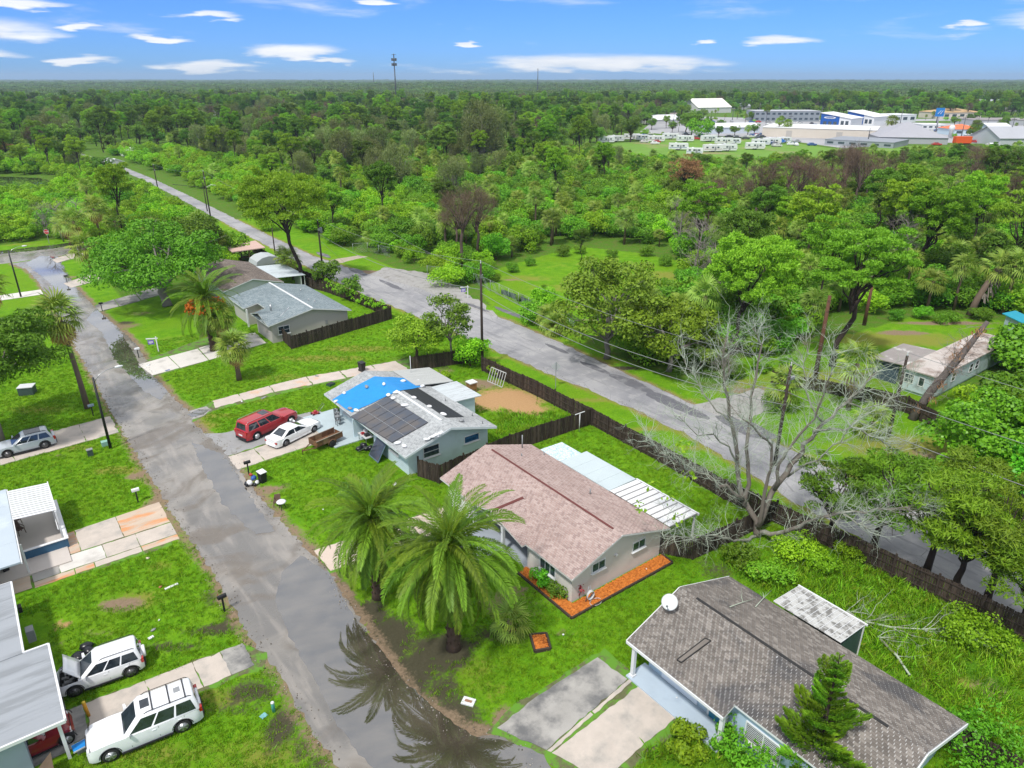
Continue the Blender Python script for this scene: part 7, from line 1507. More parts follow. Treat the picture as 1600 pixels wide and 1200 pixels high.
hero('sea_grape', 'dense glossy round leaved shrub mass at the right edge', (1560, 735), 6.5, 6.4, 50, 'shrub', n=16000, size=.34, aspect=.8, nb=70, br=.2, z0=0, mat=L_gloss, limbs=False, shell=.75); hero('sea_grape', 'glossy shrub in front of the mobile home end', (1600, 655), 4.6, 5.2, 51, 'shrub', n=11000, size=.36, aspect=.8, nb=50, br=.2, z0=0, mat=L_gloss, limbs=False, shell=.75); hero('sea_grape', 'glossy shrub behind the mobile home at the right edge', (1625, 590), 5.5, 6.0, 52, 'shrub', n=9000, size=.4, aspect=.8, nb=40, br=.22, z0=0, mat=L_gloss, limbs=False, shell=.75)
hero('sea_grape', 'glossy shrub at the right edge below the larger one', (1640, 790), 5.0, 5.2, 53, 'shrub', n=9000, size=.34, aspect=.8, nb=40, br=.22, z0=0, mat=L_gloss, limbs=False, shell=.75)
hero('flower_bush', 'green bush in the mulch bed under the front window', (845, 912), 1.15, .95, 54, 'bush', n=1300, size=.16, aspect=.6, nb=14, br=.36, z0=0, mat=L_gloss, limbs=False); hero('flower_bush', 'darker bush in the mulch bed next to the house corner', (872, 930), 1.0, .85, 55, 'bush', n=1100, size=.14, aspect=.6, nb=14, br=.36, z0=0, mat=L_broad, limbs=False)
hero('red_shrub', 'thin red leaved shrub at the beige house corner', (905, 935), 1.2, .35, 56, 'shrub', n=110, size=.18, aspect=.4, nb=6, br=.5, z0=.1, mat=leafmat('red_leaves', (.14, .02, .02), (.26, .05, .04)), tr=.015)
for i, (x, y, h, r_, mt) in enumerate(((1170, 1190, 1.5, 2.2, L_bush), (1130, 1165, 1.0, .8, L_bush), (1075, 1170, .9, 1.3, L_mang), (1530, 1190, 2.2, 2.6, L_gloss), (1330, 865, 1.0, 1.4, L_mang), (1250, 870, 1.4, 2.0, L_mang), (1205, 905, 1.2, 1.8, L_bush), (1290, 890, 1.2, 1.6, L_mang), (1150, 880, 1.6, 1.6, L_bush), (690, 592, 1.0, 1.2, L_mang), (775, 585, 1.2, 1.3, L_mang), (600, 775, .7, .8, L_broad), (545, 765, .8, .7, L_broad),
        (700, 445, 3.4, 3.6, L_mang), (745, 440, 3.0, 3.0, L_bush), (835, 505, 3.2, 2.6, L_bush), (850, 490, 4.0, 2.4, L_mang), (1000, 560, 4.5, 3.6, L_bush), (560, 505, .8, .6, L_mang), (1480, 505, 1.4, 2.0, L_bush), (1000, 445, 2.0, 1.6, L_broad), (420, 360, 3.5, 3.0, L_mang), (640, 745 - 25, .6, .5, L_bush), (1520, 1000, 1.6, 2.2, L_mang), (1215, 640, 2.0, 2.0, L_bush))):
    hero('shrub', ['tall weeds shrub in front of the porch column', 'small shrub at the foot of the porch column', 'low weeds at the edge of the pale slab', 'shrub at the lower right corner behind the dark house', 'low yellow green weeds along the dark fence', 'broad weeds below the bare tree', 'weeds at the back corner of the dark roofed house', 'weed clump right of the bare tree foot', 'weeds by the fence corner under the bare tree', 'vine shrub at the back fence of the blue house', 'shrub outside the fence corner by the utility pole', 'small shrub behind the date palms', 'dark little shrub left of the date palm top',
        'bright shrub by the drive gate', 'dark shrub beside the hanging brown sign', 'roadside shrub left of the low fan palms', 'taller roadside shrub behind the low fan palms', 'shrub under the big open green tree', 'vine clump on the grey fence', 'shrub at the foot of the leaning palm', 'lone shrub in the grass field', 'shrub by the main road under the umbrella pine', 'weeds beside the blue house corner', 'weed clump near the lower end of the dark fence', 'shrub behind the gravel drive'][i],
         (x, y), h, r_, 60 + i, 'shrub', n=int(500 + 900 * r_), size=.2 if h < 2.5 else .32, aspect=.5, nb=max(8, int(9 * r_)), br=.34, z0=0, mat=mt, limbs=False)
# Norfolk pine: whorls of boughs up one straight trunk
p = G(1262, 1235); t_ = thing('norfolk_pine', 'young conical pine with upswept boughs before the dark roof', 'tree', p=p); Hn = HT(1262, 1235, 1022)
m = MB(); m.tube([(0, 0, 0), (.05, 0, Hn * .5), (0, 0, Hn)], [.14, .09, .02], 8); m.build('trunk', B_dark, t_)
rs = np.random.default_rng(5); BM = []
for v in range(3):
    w = MB(); w.tube([(0, 0, 0), (.5, 0, .02), (1, 0, .16)], [.03, .02, .008], 5); Vs, Fs = [], []; k = 0
    nn_ = 420; s = rs.uniform(.12, 1.0, nn_); side = rs.uniform(-1, 1, nn_); wdt = .30 * np.sin(np.pi * np.clip(s * .85 + .12, 0, 1)); P_ = np.stack([s, side * wdt, .16 * s ** 2 + rs.normal(size=nn_) * .02], 1); T_ = norm(np.stack([np.full(nn_, .8), side * .9, rs.uniform(.1, .8, nn_)], 1)); S_ = norm(np.cross(T_, rs.normal(size=(nn_, 3)))); V_, F_ = rhombs(P_, T_, S_, rs.uniform(.05, .09, nn_), rs.uniform(.015, .024, nn_))
    me_ = npmesh('bough_needles', V_, F_, leafmat('norfolk_needles', (.040, .120, .010), (.115, .250, .018), .15)); BM.append((w.mesh('bough', B_dark), me_))
for i in range(54):
    z = Hn * (.10 + .89 * (i / 54) ** .95); u = z / Hn; s = max(.4, 3.1 * (1 - u) ** .66) * rng.uniform(.8, 1.12); bo = link('bough', BM[i % 3][0], t_); bo.location = (0, 0, z); bo.rotation_euler = (0, -R(12 + 32 * u) + rng.uniform(-.12, .12), i * 2.0 + rng.uniform(-.2, .2)); bo.scale = (s, s * .8 if u < .8 else s * 1.3, s); n2_ = link('needles', BM[i % 3][1], bo)

# ---- the big bare tree, limb by limb
base = G(1185, 838); Y0 = base.y
def vp(px, py, dy=0.0):
    u, v = (px - 800) / FPX, (py - 600) / FPX; k = (Y0 + dy) / (CP - v * SP); return Vector((k * u, Y0 + dy, CH - k * (SP + v * CP))) - base
t_ = thing('bare_tree', 'huge leafless tree with pale lichen twigs beside the back fence', 'dead tree', p=base); rs = np.random.default_rng(77)
LIMBS = [([(1185, 838, 0), (1183, 815, .1), (1161, 775, .6), (1152, 731, 1), (1145, 665, 1.2), (1137, 618, 1), (1128, 577, .6), (1136, 526, .4)], .40, .05), ([(1163, 790, .4), (1169, 739, .8), (1170, 680, 1.6), (1176, 618, 2.0), (1191, 541, 2.4), (1176, 512, 2.6)], .28, .04),
         ([(1184, 825, 0), (1196, 780, -.3), (1200, 746, -.4), (1205, 698, -.6), (1183, 673, -1.2), (1160, 655, -1.8)], .26, .04), ([(1184, 822, 0), (1205, 772, .3), (1238, 724, 1.0), (1257, 695, 1.4), (1286, 662, 2.0), (1323, 629, 3.0), (1348, 607, 3.6), (1370, 581, 4.2)], .40, .05),
         ([(1210, 765, .3), (1216, 724, .2), (1238, 695, 0), (1271, 654, -.4), (1293, 599, -.8), (1304, 556, -1.0)], .22, .03), ([(1185, 833, 0), (1215, 833, -1.0), (1250, 822, -2.2), (1281, 805, -3.0), (1319, 803, -3.8), (1367, 797, -4.4), (1436, 792, -5)], .30, .04),
         ([(1270, 675, 1.6), (1295, 670, 1.6), (1330, 668, 1.2), (1367, 683, .8), (1388, 693, .6), (1407, 717, 0)], .16, .03), ([(1161, 780, .4), (1135, 760, -.4), (1105, 742, -1.2), (1075, 735, -2.0), (1040, 715, -2.6), (1010, 690, -3.0)], .24, .03),
         ([(1184, 838, 0), (1160, 845, -1.0), (1139, 841, -2.0), (1110, 836, -2.8), (1084, 841, -3.6), (1037, 838, -4.4)], .20, .03), ([(1150, 722, 1), (1139, 698, .6), (1110, 680, 0), (1088, 680, -.6), (1060, 650, -1.2)], .13, .02), ([(1145, 660, 1.2), (1120, 640, 2.2), (1090, 600, 3), (1068, 560, 3.5)], .12, .02),
         ([(1186, 838, 0), (1184, 858, -.8), (1180, 880, -1.6), (1190, 900, -2.2)], .14, .03), ([(1286, 662, 2), (1262, 620, 2.4), (1255, 580, 2.8), (1262, 540, 3)], .13, .02), ([(1319, 803, -3.8), (1340, 818, -4.6), (1353, 826, -5)], .09, .04), ([(1230, 745, .8), (1280, 715, 0), (1310, 690, -.6), (1340, 655, -1)], .13, .02),
         ([(1184, 830, 0), (1230, 835, 1.6), (1262, 860, 1.0), (1300, 870, 0)], .12, .02), ([(1323, 629, 3), (1350, 640, 3.5), (1392, 625, 4), (1420, 600, 4.5)], .1, .02)]
tw = MB()
for i, (pts, r0, r1) in enumerate(LIMBS):
    r0 *= .66; P_ = [vp(*q) for q in pts]; Q = []
    for a, b in zip(P_, P_[1:]):
        for k in range(3): Q.append(a.lerp(b, k / 3) + Vector(rs.normal(size=3)) * .07 * (1 if Q else 0))
    Q.append(P_[-1]); n = len(Q); m = MB(); m.tube(Q, [r0 + (r1 - r0) * (j / (n - 1)) ** .8 for j in range(n)], 9, cap=True); m.build('trunk' if i == 0 else 'limb', B_pale if r0 < .14 else plain('grey_brown_bark', (.17, .145, .12), .95, .35, 2.5, dirt=(.30, .32, .27), dscale=1.2, bump=.4, stretch=(1, 1, .3)), t_)
    for j in range(3, n, 1):
        for c in range(6 if r0 > .15 else 5):
            if rs.random() < (.3 if j < n * .35 else .85):
                d = np.array(Q[j] - Q[j - 1]); d /= np.linalg.norm(d); d = d * .8 + rs.normal(size=3) * .75 + np.array([0, 0, .45]); twigs(tw, rs, Q[j], d, rs.uniform(.9, 2.2), .024, 3, .75, .1, 4, 0, .5, (2, 3))
tw.build('twigs', B_twig, t_, kind='stuff')
m = MB(); r = random.Random(3); V_, F_ = cloud(np.random.default_rng(3), np.array([vp(1040, 780, -4), vp(1075, 745, -3.4), vp(1020, 760, -4), vp(1000, 795, -4.5), vp(1065, 700, -3.2), vp(1062, 812, -4.4)]), np.full((6, 3), .55), 110, .3, .6); link('young_leaves', npmesh('young_leaves', V_, F_, L_mang), t_)
# leaning dead trunk by the mobile home
p = G(1425, 655); t_ = thing('dead_leaning_trunk', 'thick grey dead trunk leaning in front of the mobile home', 'dead tree', p=p); top_ = Vector((G(1425, 655).x * 0 + 6.2, 2.0, HT(1425, 655, 500) * .92)); rs = np.random.default_rng(8)
m = MB(); m.tube([(0, 0, -.1), tuple(top_ * .3 + Vector((-.3, 0, 0))), tuple(top_ * .65), tuple(top_)], [.46, .38, .32, .2], 9); m.build('trunk', bark('grey_dead_bark', (.12, .10, .09), dirt=(.045, .035, .03), dscale=1.5), t_); m = MB()
for i in range(44): z = rs.uniform(.25, 1.0); twigs(m, rs, tuple(top_ * z), rs.normal(size=3) + np.array([0, 0, .6]), rs.uniform(.8, 1.8), .04, 2, .6, .1, 4)
m.build('branches', B_deadtw, t_)
V_, F_ = cloud(rs, np.array([top_ * q + Vector((rs.normal() * .3, 0, 0)) for q in (.1, .2, .35, .5, .62, .75, .88)]), np.full((7, 3), .7), 420, .5, .12, droop=1.2); link('dead_vines', npmesh('dead_vines', V_, F_, L_dry), t_)
# fallen branch on the grass behind the dark roofed house, another on its roof
for lab, P_, n_, L_ in (('pale fallen branch spread over the weeds by the patio', [(1322, 960), (1345, 975), (1390, 985), (1440, 988), (1480, 990)], 22, 1.5), ('thin fallen twigs farther down the overgrown yard', [(1370, 1000), (1400, 1030), (1420, 1060)], 6, 1.0)):
    pts = [G(*q) + Vector((0, 0, .25)) for q in P_]; m = MB(); b0 = pts[0].copy(); pts = [q - b0 for q in pts]; m.tube(pts, [.09 - .015 * i for i in range(len(pts))], 7); rs = np.random.default_rng(n_)
    for k in range(n_): q = pts[rs.integers(0, len(pts))]; twigs(m, rs, tuple(q), (1, rs.normal() * .8, rs.uniform(-.05, .12)), L_, .028, 2, .5, -.02, 4, 0, .25)
    o = m.build('fallen_branch', B_twig); o.location = b0; tag(o, lab, 'branch')
for lab, pa, pb in (('short forked branch lying on the dark shingle roof', (1140, 950), (1180, 938)), ('second small branch on the dark shingle roof', (1180, 950), (1205, 925)), ('tiny twig beside the roof patch', (1118, 1000), (1130, 1012))):
    f_ = lambda q: onP(q[0], q[1], (1.58, 0, 4.85), 1.58 * 32.6 + 4.85 * 2.42) if q[0] > 1135 else roofD(*q)
    a, b = f_(pa), f_(pb); a, b = N(*a) + Vector((0, 0, .08)), N(*b) + Vector((0, 0, .12)); m = MB(); rs = np.random.default_rng(int(pa[0])); m.tube([(0, 0, 0), tuple((b - a) * .5 + Vector((0, 0, .05))), tuple(b - a)], [.03, .025, .012], 5); twigs(m, rs, tuple((b - a) * .5), (0, 1, .1), .6, .02, 1, .4, 0); o = m.build('fallen_branch', B_twig); o.location = a; tag(o, lab, 'branch')

V_, F_ = [], []; rs = np.random.default_rng(31)
for k in range(60): q = k / 59; p = G(508, 455).lerp(G(606, 496), q); V_.append((p.x + rs.normal() * .15, p.y + rs.normal() * .15, rs.uniform(.5, 1.95)))
V_, F_ = cloud(rs, np.array(V_), np.full((60, 3), .34), 2600, .17, .6); tag(link('climbing_vine', npmesh('climbing_vine', V_, F_, L_mang)), 'yellow green vine trailing along the top of the grey fence', 'vine')
# ================================================================== WOODS
rs = np.random.default_rng(2024)
KEEP = [[(480, 392), (552, 388), (630, 402), (672, 428), (735, 432), (800, 470), (905, 520), (960, 570), (1100, 640), (1260, 720), (1000, 640), (640, 490), (480, 420)],
        [(752, 422), (800, 408), (880, 388), (930, 372), (1000, 382), (1062, 402), (1085, 430), (1060, 470), (1000, 500), (905, 535), (850, 525), (790, 490)],
        [(1100, 640), (1130, 590), (1190, 545), (1300, 505), (1390, 490), (1480, 492), (1600, 505), (1640, 530), (1640, 600), (1500, 660), (1700, 800), (1700, 1000), (1500, 900), (1300, 760)],
        [(925, 246), (940, 226), (1000, 216), (1080, 212), (1190, 212), (1300, 226), (1440, 222), (1510, 226), (1500, 240), (1420, 250), (1320, 254), (1160, 262), (1010, 258)],
        [(-200, 302), (-100, 278), (0, 272), (70, 274), (112, 284), (104, 297), (60, 306), (0, 310)]]
TOWN = [(930, 218), (1000, 198), (1060, 182), (1100, 172), (1220, 176), (1400, 180), (1480, 186), (1600, 184), (1750, 184), (1750, 235), (1600, 236), (1480, 238), (1420, 240), (1300, 228), (1180, 214), (1060, 218)]
TOWN2 = [(625, 176), (640, 166), (725, 168), (725, 178), (660, 182)]
def ab(p): return p @ np.array([[E1.x, E2.x], [E1.y, E2.y]])
def road_gap(b):                                   # the main road's two edges at b
    n = np.array(MAIN_N); f = np.array(MAIN_F); return np.interp(b, n[:, 1], n[:, 0]), np.interp(b, f[:, 1], f[:, 0])
def allowed(P, margin=3.0):
    a, b = ab(P).T; px, py, zc = PX(np.c_[P, np.zeros(len(P))]); n_, f_ = road_gap(b)
    ok = (a > f_ + 5.5 + margin * .5) | ((a < n_ - 7) & (((b > 181) & (a < n_)) | ((b > 128) & (a > 24) & (a < 43)) | ((b > 145) & (a > 20) & (a < 43)) | ((b > 176) & (a < n_))))
    ok |= (a < -28) & (b > 60); ok |= (b > 178) & (a < n_ - 7); ok |= b > 430
    for poly in KEEP: ok &= ~inside(px, py, poly)
    ok &= ~inside(px, py, TOWN) & ~inside(px, py, TOWN2); ok &= (px > -260) & (px < 1860)
    return ok, px, py
def jgrid(d0, d1, sp):
    """jittered points over the wedge the camera sees between distances d0 and d1"""
    xs = np.arange(-d1 * .86, d1 * .86, sp); ys = np.arange(d0, d1, sp); X, Y = np.meshgrid(xs, ys); P = np.stack([X.ravel(), Y.ravel()], 1) + rs.uniform(-.45, .45, (X.size, 2)) * sp
    return P[np.abs(P[:, 0]) < P[:, 1] * .84 + 18]
def field(P, s, seed): # smooth patchiness in 0..1
    r = np.random.default_rng(seed); v = np.zeros(len(P))
    for k in range(7): w = r.normal(size=2) / s * (1 + .4 * k); v += np.sin(P @ w + r.uniform(0, 6.28)) / (1 + .35 * k)
    return 1 / (1 + np.exp(-v * 1.1))
REC = []                                           # kind, variant, x, y, scale, rot, zscale
def region(px, py, s):
    nr = 'nearer' if py > 400 else 'near' if py > 330 else 'middle' if py > 270 else 'farther' if py > 225 else 'farthest'
    w = ('by the pond' if px < 110 else 'left of the far road' if px < 240 else 'past the road bend' if px < 350 else 'behind the umbrella pine' if px < 480 else 'above the guy wire' if px < 600 else 'above the gate' if px < 720 else 'above the field corner' if px < 830 else 'behind the field'
         if px < 930 else 'right of the field' if px < 1030 else 'below the campers' if px < 1120 else 'behind the round topped pine' if px < 1230 else 'behind the tufted pine' if px < 1340 else 'behind the mobile home' if px < 1470 else 'at the right edge')
    return ('small' if s < .8 else 'mid sized' if s < .98 else 'large'), w, nr
def emit(P, kinds, probs, smin, smax, zs=(.85, 1.2)):
    n = len(P); k = np.array([rs.choice(len(kinds), p=p / p.sum()) for p in probs])
    for i in range(n): kd = kinds[k[i]]; REC.append((kd, int(rs.integers(len(KIND[kd]))), P[i, 0], P[i, 1], rs.uniform(smin, smax), rs.uniform(0, 6.28), rs.uniform(*zs)))
# thicket floor
P = jgrid(60, 330, 4.3); ok, px, py = allowed(P); P, px, py = P[ok], px[ok], py[ok]; a, b = ab(P).T; f1, f2 = field(P, 30, 1), field(P, 16, 2); n_, f_ = road_gap(b)
strip = ((a > f_) & (a < f_ + 34) & (b > 135)) | (a < n_) & (b > 150) 
pr = np.stack([.55 + .6 * f2, np.where(strip, 4.0, .15 + .5 * (f1 > .6)), .12 + .45 * (f2 > .55) * (~strip)], 1); emit(P, ['bush', 'mangrove', 'sabal'], pr, .62, 1.15)
# taller trees rising out of it
P = jgrid(70, 330, 9.5); ok, px, py = allowed(P, 6); P, px, py = P[ok], px[ok], py[ok]; a, b = ab(P).T; f1, f2, f3 = field(P, 45, 3), field(P, 22, 4), field(P, 60, 5); n_, f_ = road_gap(b)
keep = rs.random(len(P)) < np.where(((a > f_) & (a < f_ + 30) & (b > 140)) | ((a < n_) & (py > 285)), .06, np.where(py > 300, .33, .60)); keep &= ~((px > 560) & (px < 960) & (py > 310) & (rs.random(len(P)) < .55)); keep |= (px > 1170) & (py < 420) & (py > 255) & (rs.random(len(P)) < .6)
P, px, py, f1, f2, f3 = (v[keep] for v in (P, px, py, f1, f2, f3)); right = px > 1120
pr = np.stack([.8 * f2 + .2, .9 * (f1 > .4) + .3 + .5 * (px > 740) * (px < 960) + .2, np.where((px > 450) & (px < 780) & (py < 300), 2.2 * (f3 > .4), .12), np.where(right & (py < 380), 1.0, .05), .5 * np.ones(len(P)), np.full(len(P), .05)], 1)
emit(P, ['broad', 'pine', 'casuarina', 'dead', 'sabal', 'brownpine'], pr, .68, 1.08)
# the woods on towards the town
P = jgrid(330, 900, 10.5); ok, px, py = allowed(P); P, px, py = P[ok], px[ok], py[ok]; f1, f2 = field(P, 90, 6), field(P, 40, 7)
pr = np.stack([1.5 + f2 * 0, 1.5 * (f1 > .35) + .25, .9 * (f2 > .72) + .05, .10 + .15 * (f1 > .75), .5 * np.ones(len(P)), .25 * np.ones(len(P))], 1); emit(P, ['broad', 'pine', 'casuarina', 'dead', 'mangrove', 'sabal'], pr, .78, 1.22)
# street trees and palms inside the town
P = jgrid(400, 1000, 15); px, py, _ = PX(np.c_[P, np.zeros(len(P))]); ok = inside(px, py, TOWN) & (rs.random(len(P)) < .42) & ~((py > 192) & (px < 1480) & (px > 1180)) ; P = P[ok]
emit(P, ['broad', 'sabal', 'pine', 'mangrove'], np.tile([1., .6, .15, .5], (len(P), 1)), .5, .9)
for x, y, kd, s in ((1080, 214, 'broad', 1.5), (1095, 216, 'mangrove', 2.4), (1072, 208, 'broad', 1.3), (1228, 213, 'sabal', 1.5), (1215, 213, 'sabal', 1.3), (985, 222, 'broad', 1.4), (955, 224, 'broad', 1.6), (1168, 212, 'sabal', 1.2), (970, 218, 'sabal', 1.6), (1390, 212, 'sabal', 1.8), (1440, 236, 'broad', 1.5), (1470, 240, 'pine', 1.0),
                    (755, 262, 'casuarina', 1.9), (768, 258, 'casuarina', 1.7), (745, 258, 'casuarina', 1.5), (625, 300, 'casuarina', 1.2), (705, 330, 'casuarina', 1.0), (560, 272, 'casuarina', 1.2), (590, 276, 'casuarina', 1.3), (530, 270, 'casuarina', 1.25), (500, 268, 'casuarina', 1.2), (345, 255, 'casuarina', 1.2), (320, 252, 'casuarina', 1.15), (380, 258, 'casuarina', 1.0), (90, 232, 'casuarina', 1.4), (105, 235, 'broad', 1.5),
                    (1180, 352, 'dead', 1.05), (1240, 350, 'dead', 1.1), (1290, 345, 'dead', 1.0), (1335, 335, 'dead', 1.15), (1350, 330, 'dead', 1.05), (1225, 330, 'dead', 1.0), (1310, 330, 'dead', 1.2), (1155, 340, 'dead', .8), (725, 420, 'dead', 1.15), (745, 405, 'dead', .95), (715, 405, 'dead', .9), (265, 200, 'pine', 1.2), (1065, 325, 'brownpine', 1.25), (1075, 318, 'brownpine', 1.0),
                    (100, 378, 'dead', 1.1), (75, 372, 'dead', 1.0), (130, 368, 'dead', 1.05), (1090, 440, 'dead', 1.4), (1060, 400, 'dead', 1.5), (1110, 470, 'dead', 1.2), (1340, 470, 'dead', 1.3), (1400, 440, 'dead', 1.5), (1060, 560, 'dead', .8), (1130, 600, 'dead', .75), (985, 372, 'sabal', 1.0), (975, 382, 'sabal', 1.1), (930, 352, 'sabal', 1.1), (850, 345, 'sabal', 1.0), (828, 300, 'sabal', 1.4), (1180, 330, 'sabal', 1.3), (1130, 320, 'sabal', 1.3), (907, 410, 'pine', .42),
                    (1210, 548, 'bush', .8), (1180, 556, 'bush', .7), (1110, 540, 'bush', 1.1), (1075, 545, 'bush', 1.0), (1240, 520, 'mangrove', .9), (1200, 510, 'bush', 1.2), (1250, 500, 'bush', 1.1), (1300, 480, 'bush', 1.1), (1340, 470, 'bush', 1.0), (1390, 476, 'bush', .9), (1450, 478, 'bush', 1.0), (1500, 480, 'bush', .9), (1560, 486, 'bush', .9), (1150, 530, 'bush', 1.1), (1030, 560, 'bush', 1.0), (985, 555, 'bush', .8)):
    p = G(x, y); v = int(rs.integers(len(KIND[kd]))); v = 2 if kd == 'dead' and (x < 200 or x in (1090, 1060, 1110, 1340, 1400, 1130)) else (v % 2 if kd == 'dead' else v); REC.append((kd, v, p.x, p.y, s, rs.uniform(0, 6.28), 1.0))
HT0 = {'bush': 4.8, 'mangrove': 4.6, 'broad': 9.5, 'pine': 15.5, 'casuarina': 13, 'sabal': 7.2, 'dead': 14, 'brownpine': 12}; R2 = []
for q in REC:                                      # what stands before the town stays low enough to leave it in view
    px, py, _ = PX(np.array([[q[2], q[3], 0.0]])); px, py = float(px[0]), float(py[0]); s = q[4]
    if 935 < px < 1680 and 222 < py < 345:
        lim = float(np.interp(px, [935, 1000, 1180, 1240, 1400, 1500, 1680], [226, 240, 243, 236, 232, 228, 224])); top_h = HT(px, py, lim) if py > lim + 3 else 1.5
        if HT0[q[0]] * s * q[6] > top_h * 1.15: s = top_h / (HT0[q[0]] * q[6]) * rs.uniform(.85, 1.2)
        if s < .42: continue
    R2.append(q[:4] + (s,) + q[5:])
REC = R2
for x, y, s in ((775, 440, .3), (800, 425, .42), (828, 415, .36), (880, 400, .5), (905, 396, .45), (1010, 400, .5), (1040, 415, .45), (1062, 435, .4), (1040, 455, .5), (1015, 470, .4), (812, 470, .25), (850, 452, .2), (955, 402, .4), (1000, 432, .22), (830, 500, .45), (890, 515, .5), (1150, 590, .4), (1190, 580, .45), (1230, 575, .35), (1400, 500, .4), (1440, 498, .45), (1530, 500, .5)):
    p = G(x, y); REC.append(('bush', int(rs.integers(4)), p.x, p.y, s, rs.uniform(0, 6.28), .9))
REC.sort(key=lambda q: (q[0], -1e3 * q[4] / math.hypot(q[2], q[3])))
LIMIT = {k: 290 for k in KIND}; SEEN = {k: 0 for k in KIND}; REST = []
for q in REC:
    kd, v, x, y, s, r_, z = q
    px, py, zc = PX(np.array([[x, y, 2.0]])); px, py = float(px[0]), float(py[0])
    if SEEN[kd] >= LIMIT[kd] or not (-60 < px < 1660): REST.append(q); continue
    SEEN[kd] += 1; sz_, w, nr = region(px, py, s); lb = f"{sz_} {LOOK[kd]} {w}, {nr} row"; plant(kd, v, (x, y, 0), s, r_, lb, 'those like: ' + lb, z)
# ---- everything farther off or smaller: one object of each sort, scattered
def store(name, objs):
    c = bpy.data.collections.new(name)
    for i, (tm, cm) in enumerate(objs):
        s = bpy.data.collections.new(f'{name}_{i:02d}')
        for j, me in enumerate((tm, cm)):
            if me is not None: s.objects.link(bpy.data.objects.new(f'{name}_{i:02d}_{j}', me))
        c.children.link(s)
    return c
def scatter(name, coll, P, idx, scl, rot, z=None):
    me = bpy.data.meshes.new(name); n = len(P); me.vertices.add(n); co = np.zeros((n, 3), np.float32); co[:, :2] = P[:, :2]
    if z is not None: co[:, 2] = z
    me.vertices.foreach_set('co', co.ravel())
    A = me.attributes.new('idx', 'INT', 'POINT'); A.data.foreach_set('value', np.asarray(idx, np.int32)); A = me.attributes.new('scl', 'FLOAT_VECTOR', 'POINT'); A.data.foreach_set('vector', np.asarray(scl, np.float32).ravel())
    A = me.attributes.new('rot', 'FLOAT_VECTOR', 'POINT'); rr = np.zeros((n, 3), np.float32); rr[:, 2] = rot; A.data.foreach_set('vector', rr.ravel())
    o = link(name, me, kind='stuff'); ng = bpy.data.node_groups.new(name, 'GeometryNodeTree'); ng.interface.new_socket('Geometry', in_out='INPUT', socket_type='NodeSocketGeometry'); ng.interface.new_socket('Geometry', in_out='OUTPUT', socket_type='NodeSocketGeometry')
    gi, go = ng.nodes.new('NodeGroupInput'), ng.nodes.new('NodeGroupOutput'); ip = ng.nodes.new('GeometryNodeInstanceOnPoints'); ci = ng.nodes.new('GeometryNodeCollectionInfo'); ci.inputs['Collection'].default_value = coll; ci.inputs['Separate Children'].default_value = True; ci.inputs['Reset Children'].default_value = True
    def na(nm, tp): q = ng.nodes.new('GeometryNodeInputNamedAttribute'); q.data_type = tp; q.inputs['Name'].default_value = nm; return [s for s in q.outputs if s.enabled and s.name == 'Attribute'][0]
    ng.links.new(gi.outputs[0], ip.inputs['Points']); ng.links.new(ci.outputs[0], ip.inputs['Instance']); ip.inputs['Pick Instance'].default_value = True
    ng.links.new(na('idx', 'INT'), ip.inputs['Instance Index']); ng.links.new(na('scl', 'FLOAT_VECTOR'), ip.inputs['Scale']); ng.links.new(na('rot', 'FLOAT_VECTOR'), ip.inputs['Rotation']); ng.links.new(ip.outputs[0], go.inputs[0])
    o.modifiers.new('scatter', 'NODES').node_group = ng; return o
for kd in KIND:
    R_ = [q for q in REST if q[0] == kd]
    if not R_: continue
    nm = {'bush': 'thicket_undergrowth', 'mangrove': 'mangrove_undergrowth', 'broad': 'broadleaf_woods', 'pine': 'pine_woods', 'casuarina': 'feathery_woods', 'sabal': 'palm_woods', 'dead': 'dead_woods', 'brownpine': 'brown_pine_woods'}[kd]
    scatter(nm, store(nm + '_source', KIND[kd]), np.array([(q[2], q[3]) for q in R_]), [q[1] for q in R_], np.array([(q[4], q[4], q[4] * q[6]) for q in R_]), [q[5] for q in R_])
# tiles of far canopy out to the horizon
def far_tile(seed):
    r = np.random.default_rng(seed); C = []; Rd = []
    for i in range(26):
        x, y = r.uniform(-21, 21, 2); h = r.uniform(5, 12) if r.random() < .8 else r.uniform(11, 15); w = r.uniform(3, 6)
        C.append((x, y, h - w * .5)); Rd.append((w, w, w * .62))
    V, F = cloud(r, np.array(C), np.array(Rd), 2600, 1.5, .6, .8, 1.2, low=.1); return (None, npmesh('far_canopy', V, F, L_far))
tiles = store('far_canopy_source', [far_tile(300 + i) for i in range(5)])
Pf = []; d = 860.0
while d < 9000:
    sp = 34 if d < 1500 else 34 * (d / 1500) ** .75; n = int(2 * d * .86 / sp); x = np.linspace(-d * .86, d * .86, n) + rs.uniform(-.4, .4, n) * sp; y = d + rs.uniform(-.4, .4, n) * sp; Pf.append(np.stack([x, y, np.full(n, sp / 34)], 1)); d += sp * (1 if d < 1500 else 1.25)
Pf = np.vstack(Pf); px, py, _ = PX(np.c_[Pf[:, :2], np.zeros(len(Pf))]); ok = ~inside(px, py, TOWN) & ~inside(px, py, TOWN2); Pf = Pf[ok]
gaps = field(Pf[:, :2], 160, 9); Pf = Pf[(rs.random(len(Pf)) < np.where((gaps > .8) & (Pf[:, 1] < 2500), .35, 1.0))]; s_ = Pf[:, 2] * rs.uniform(1.0, 1.35, len(Pf))
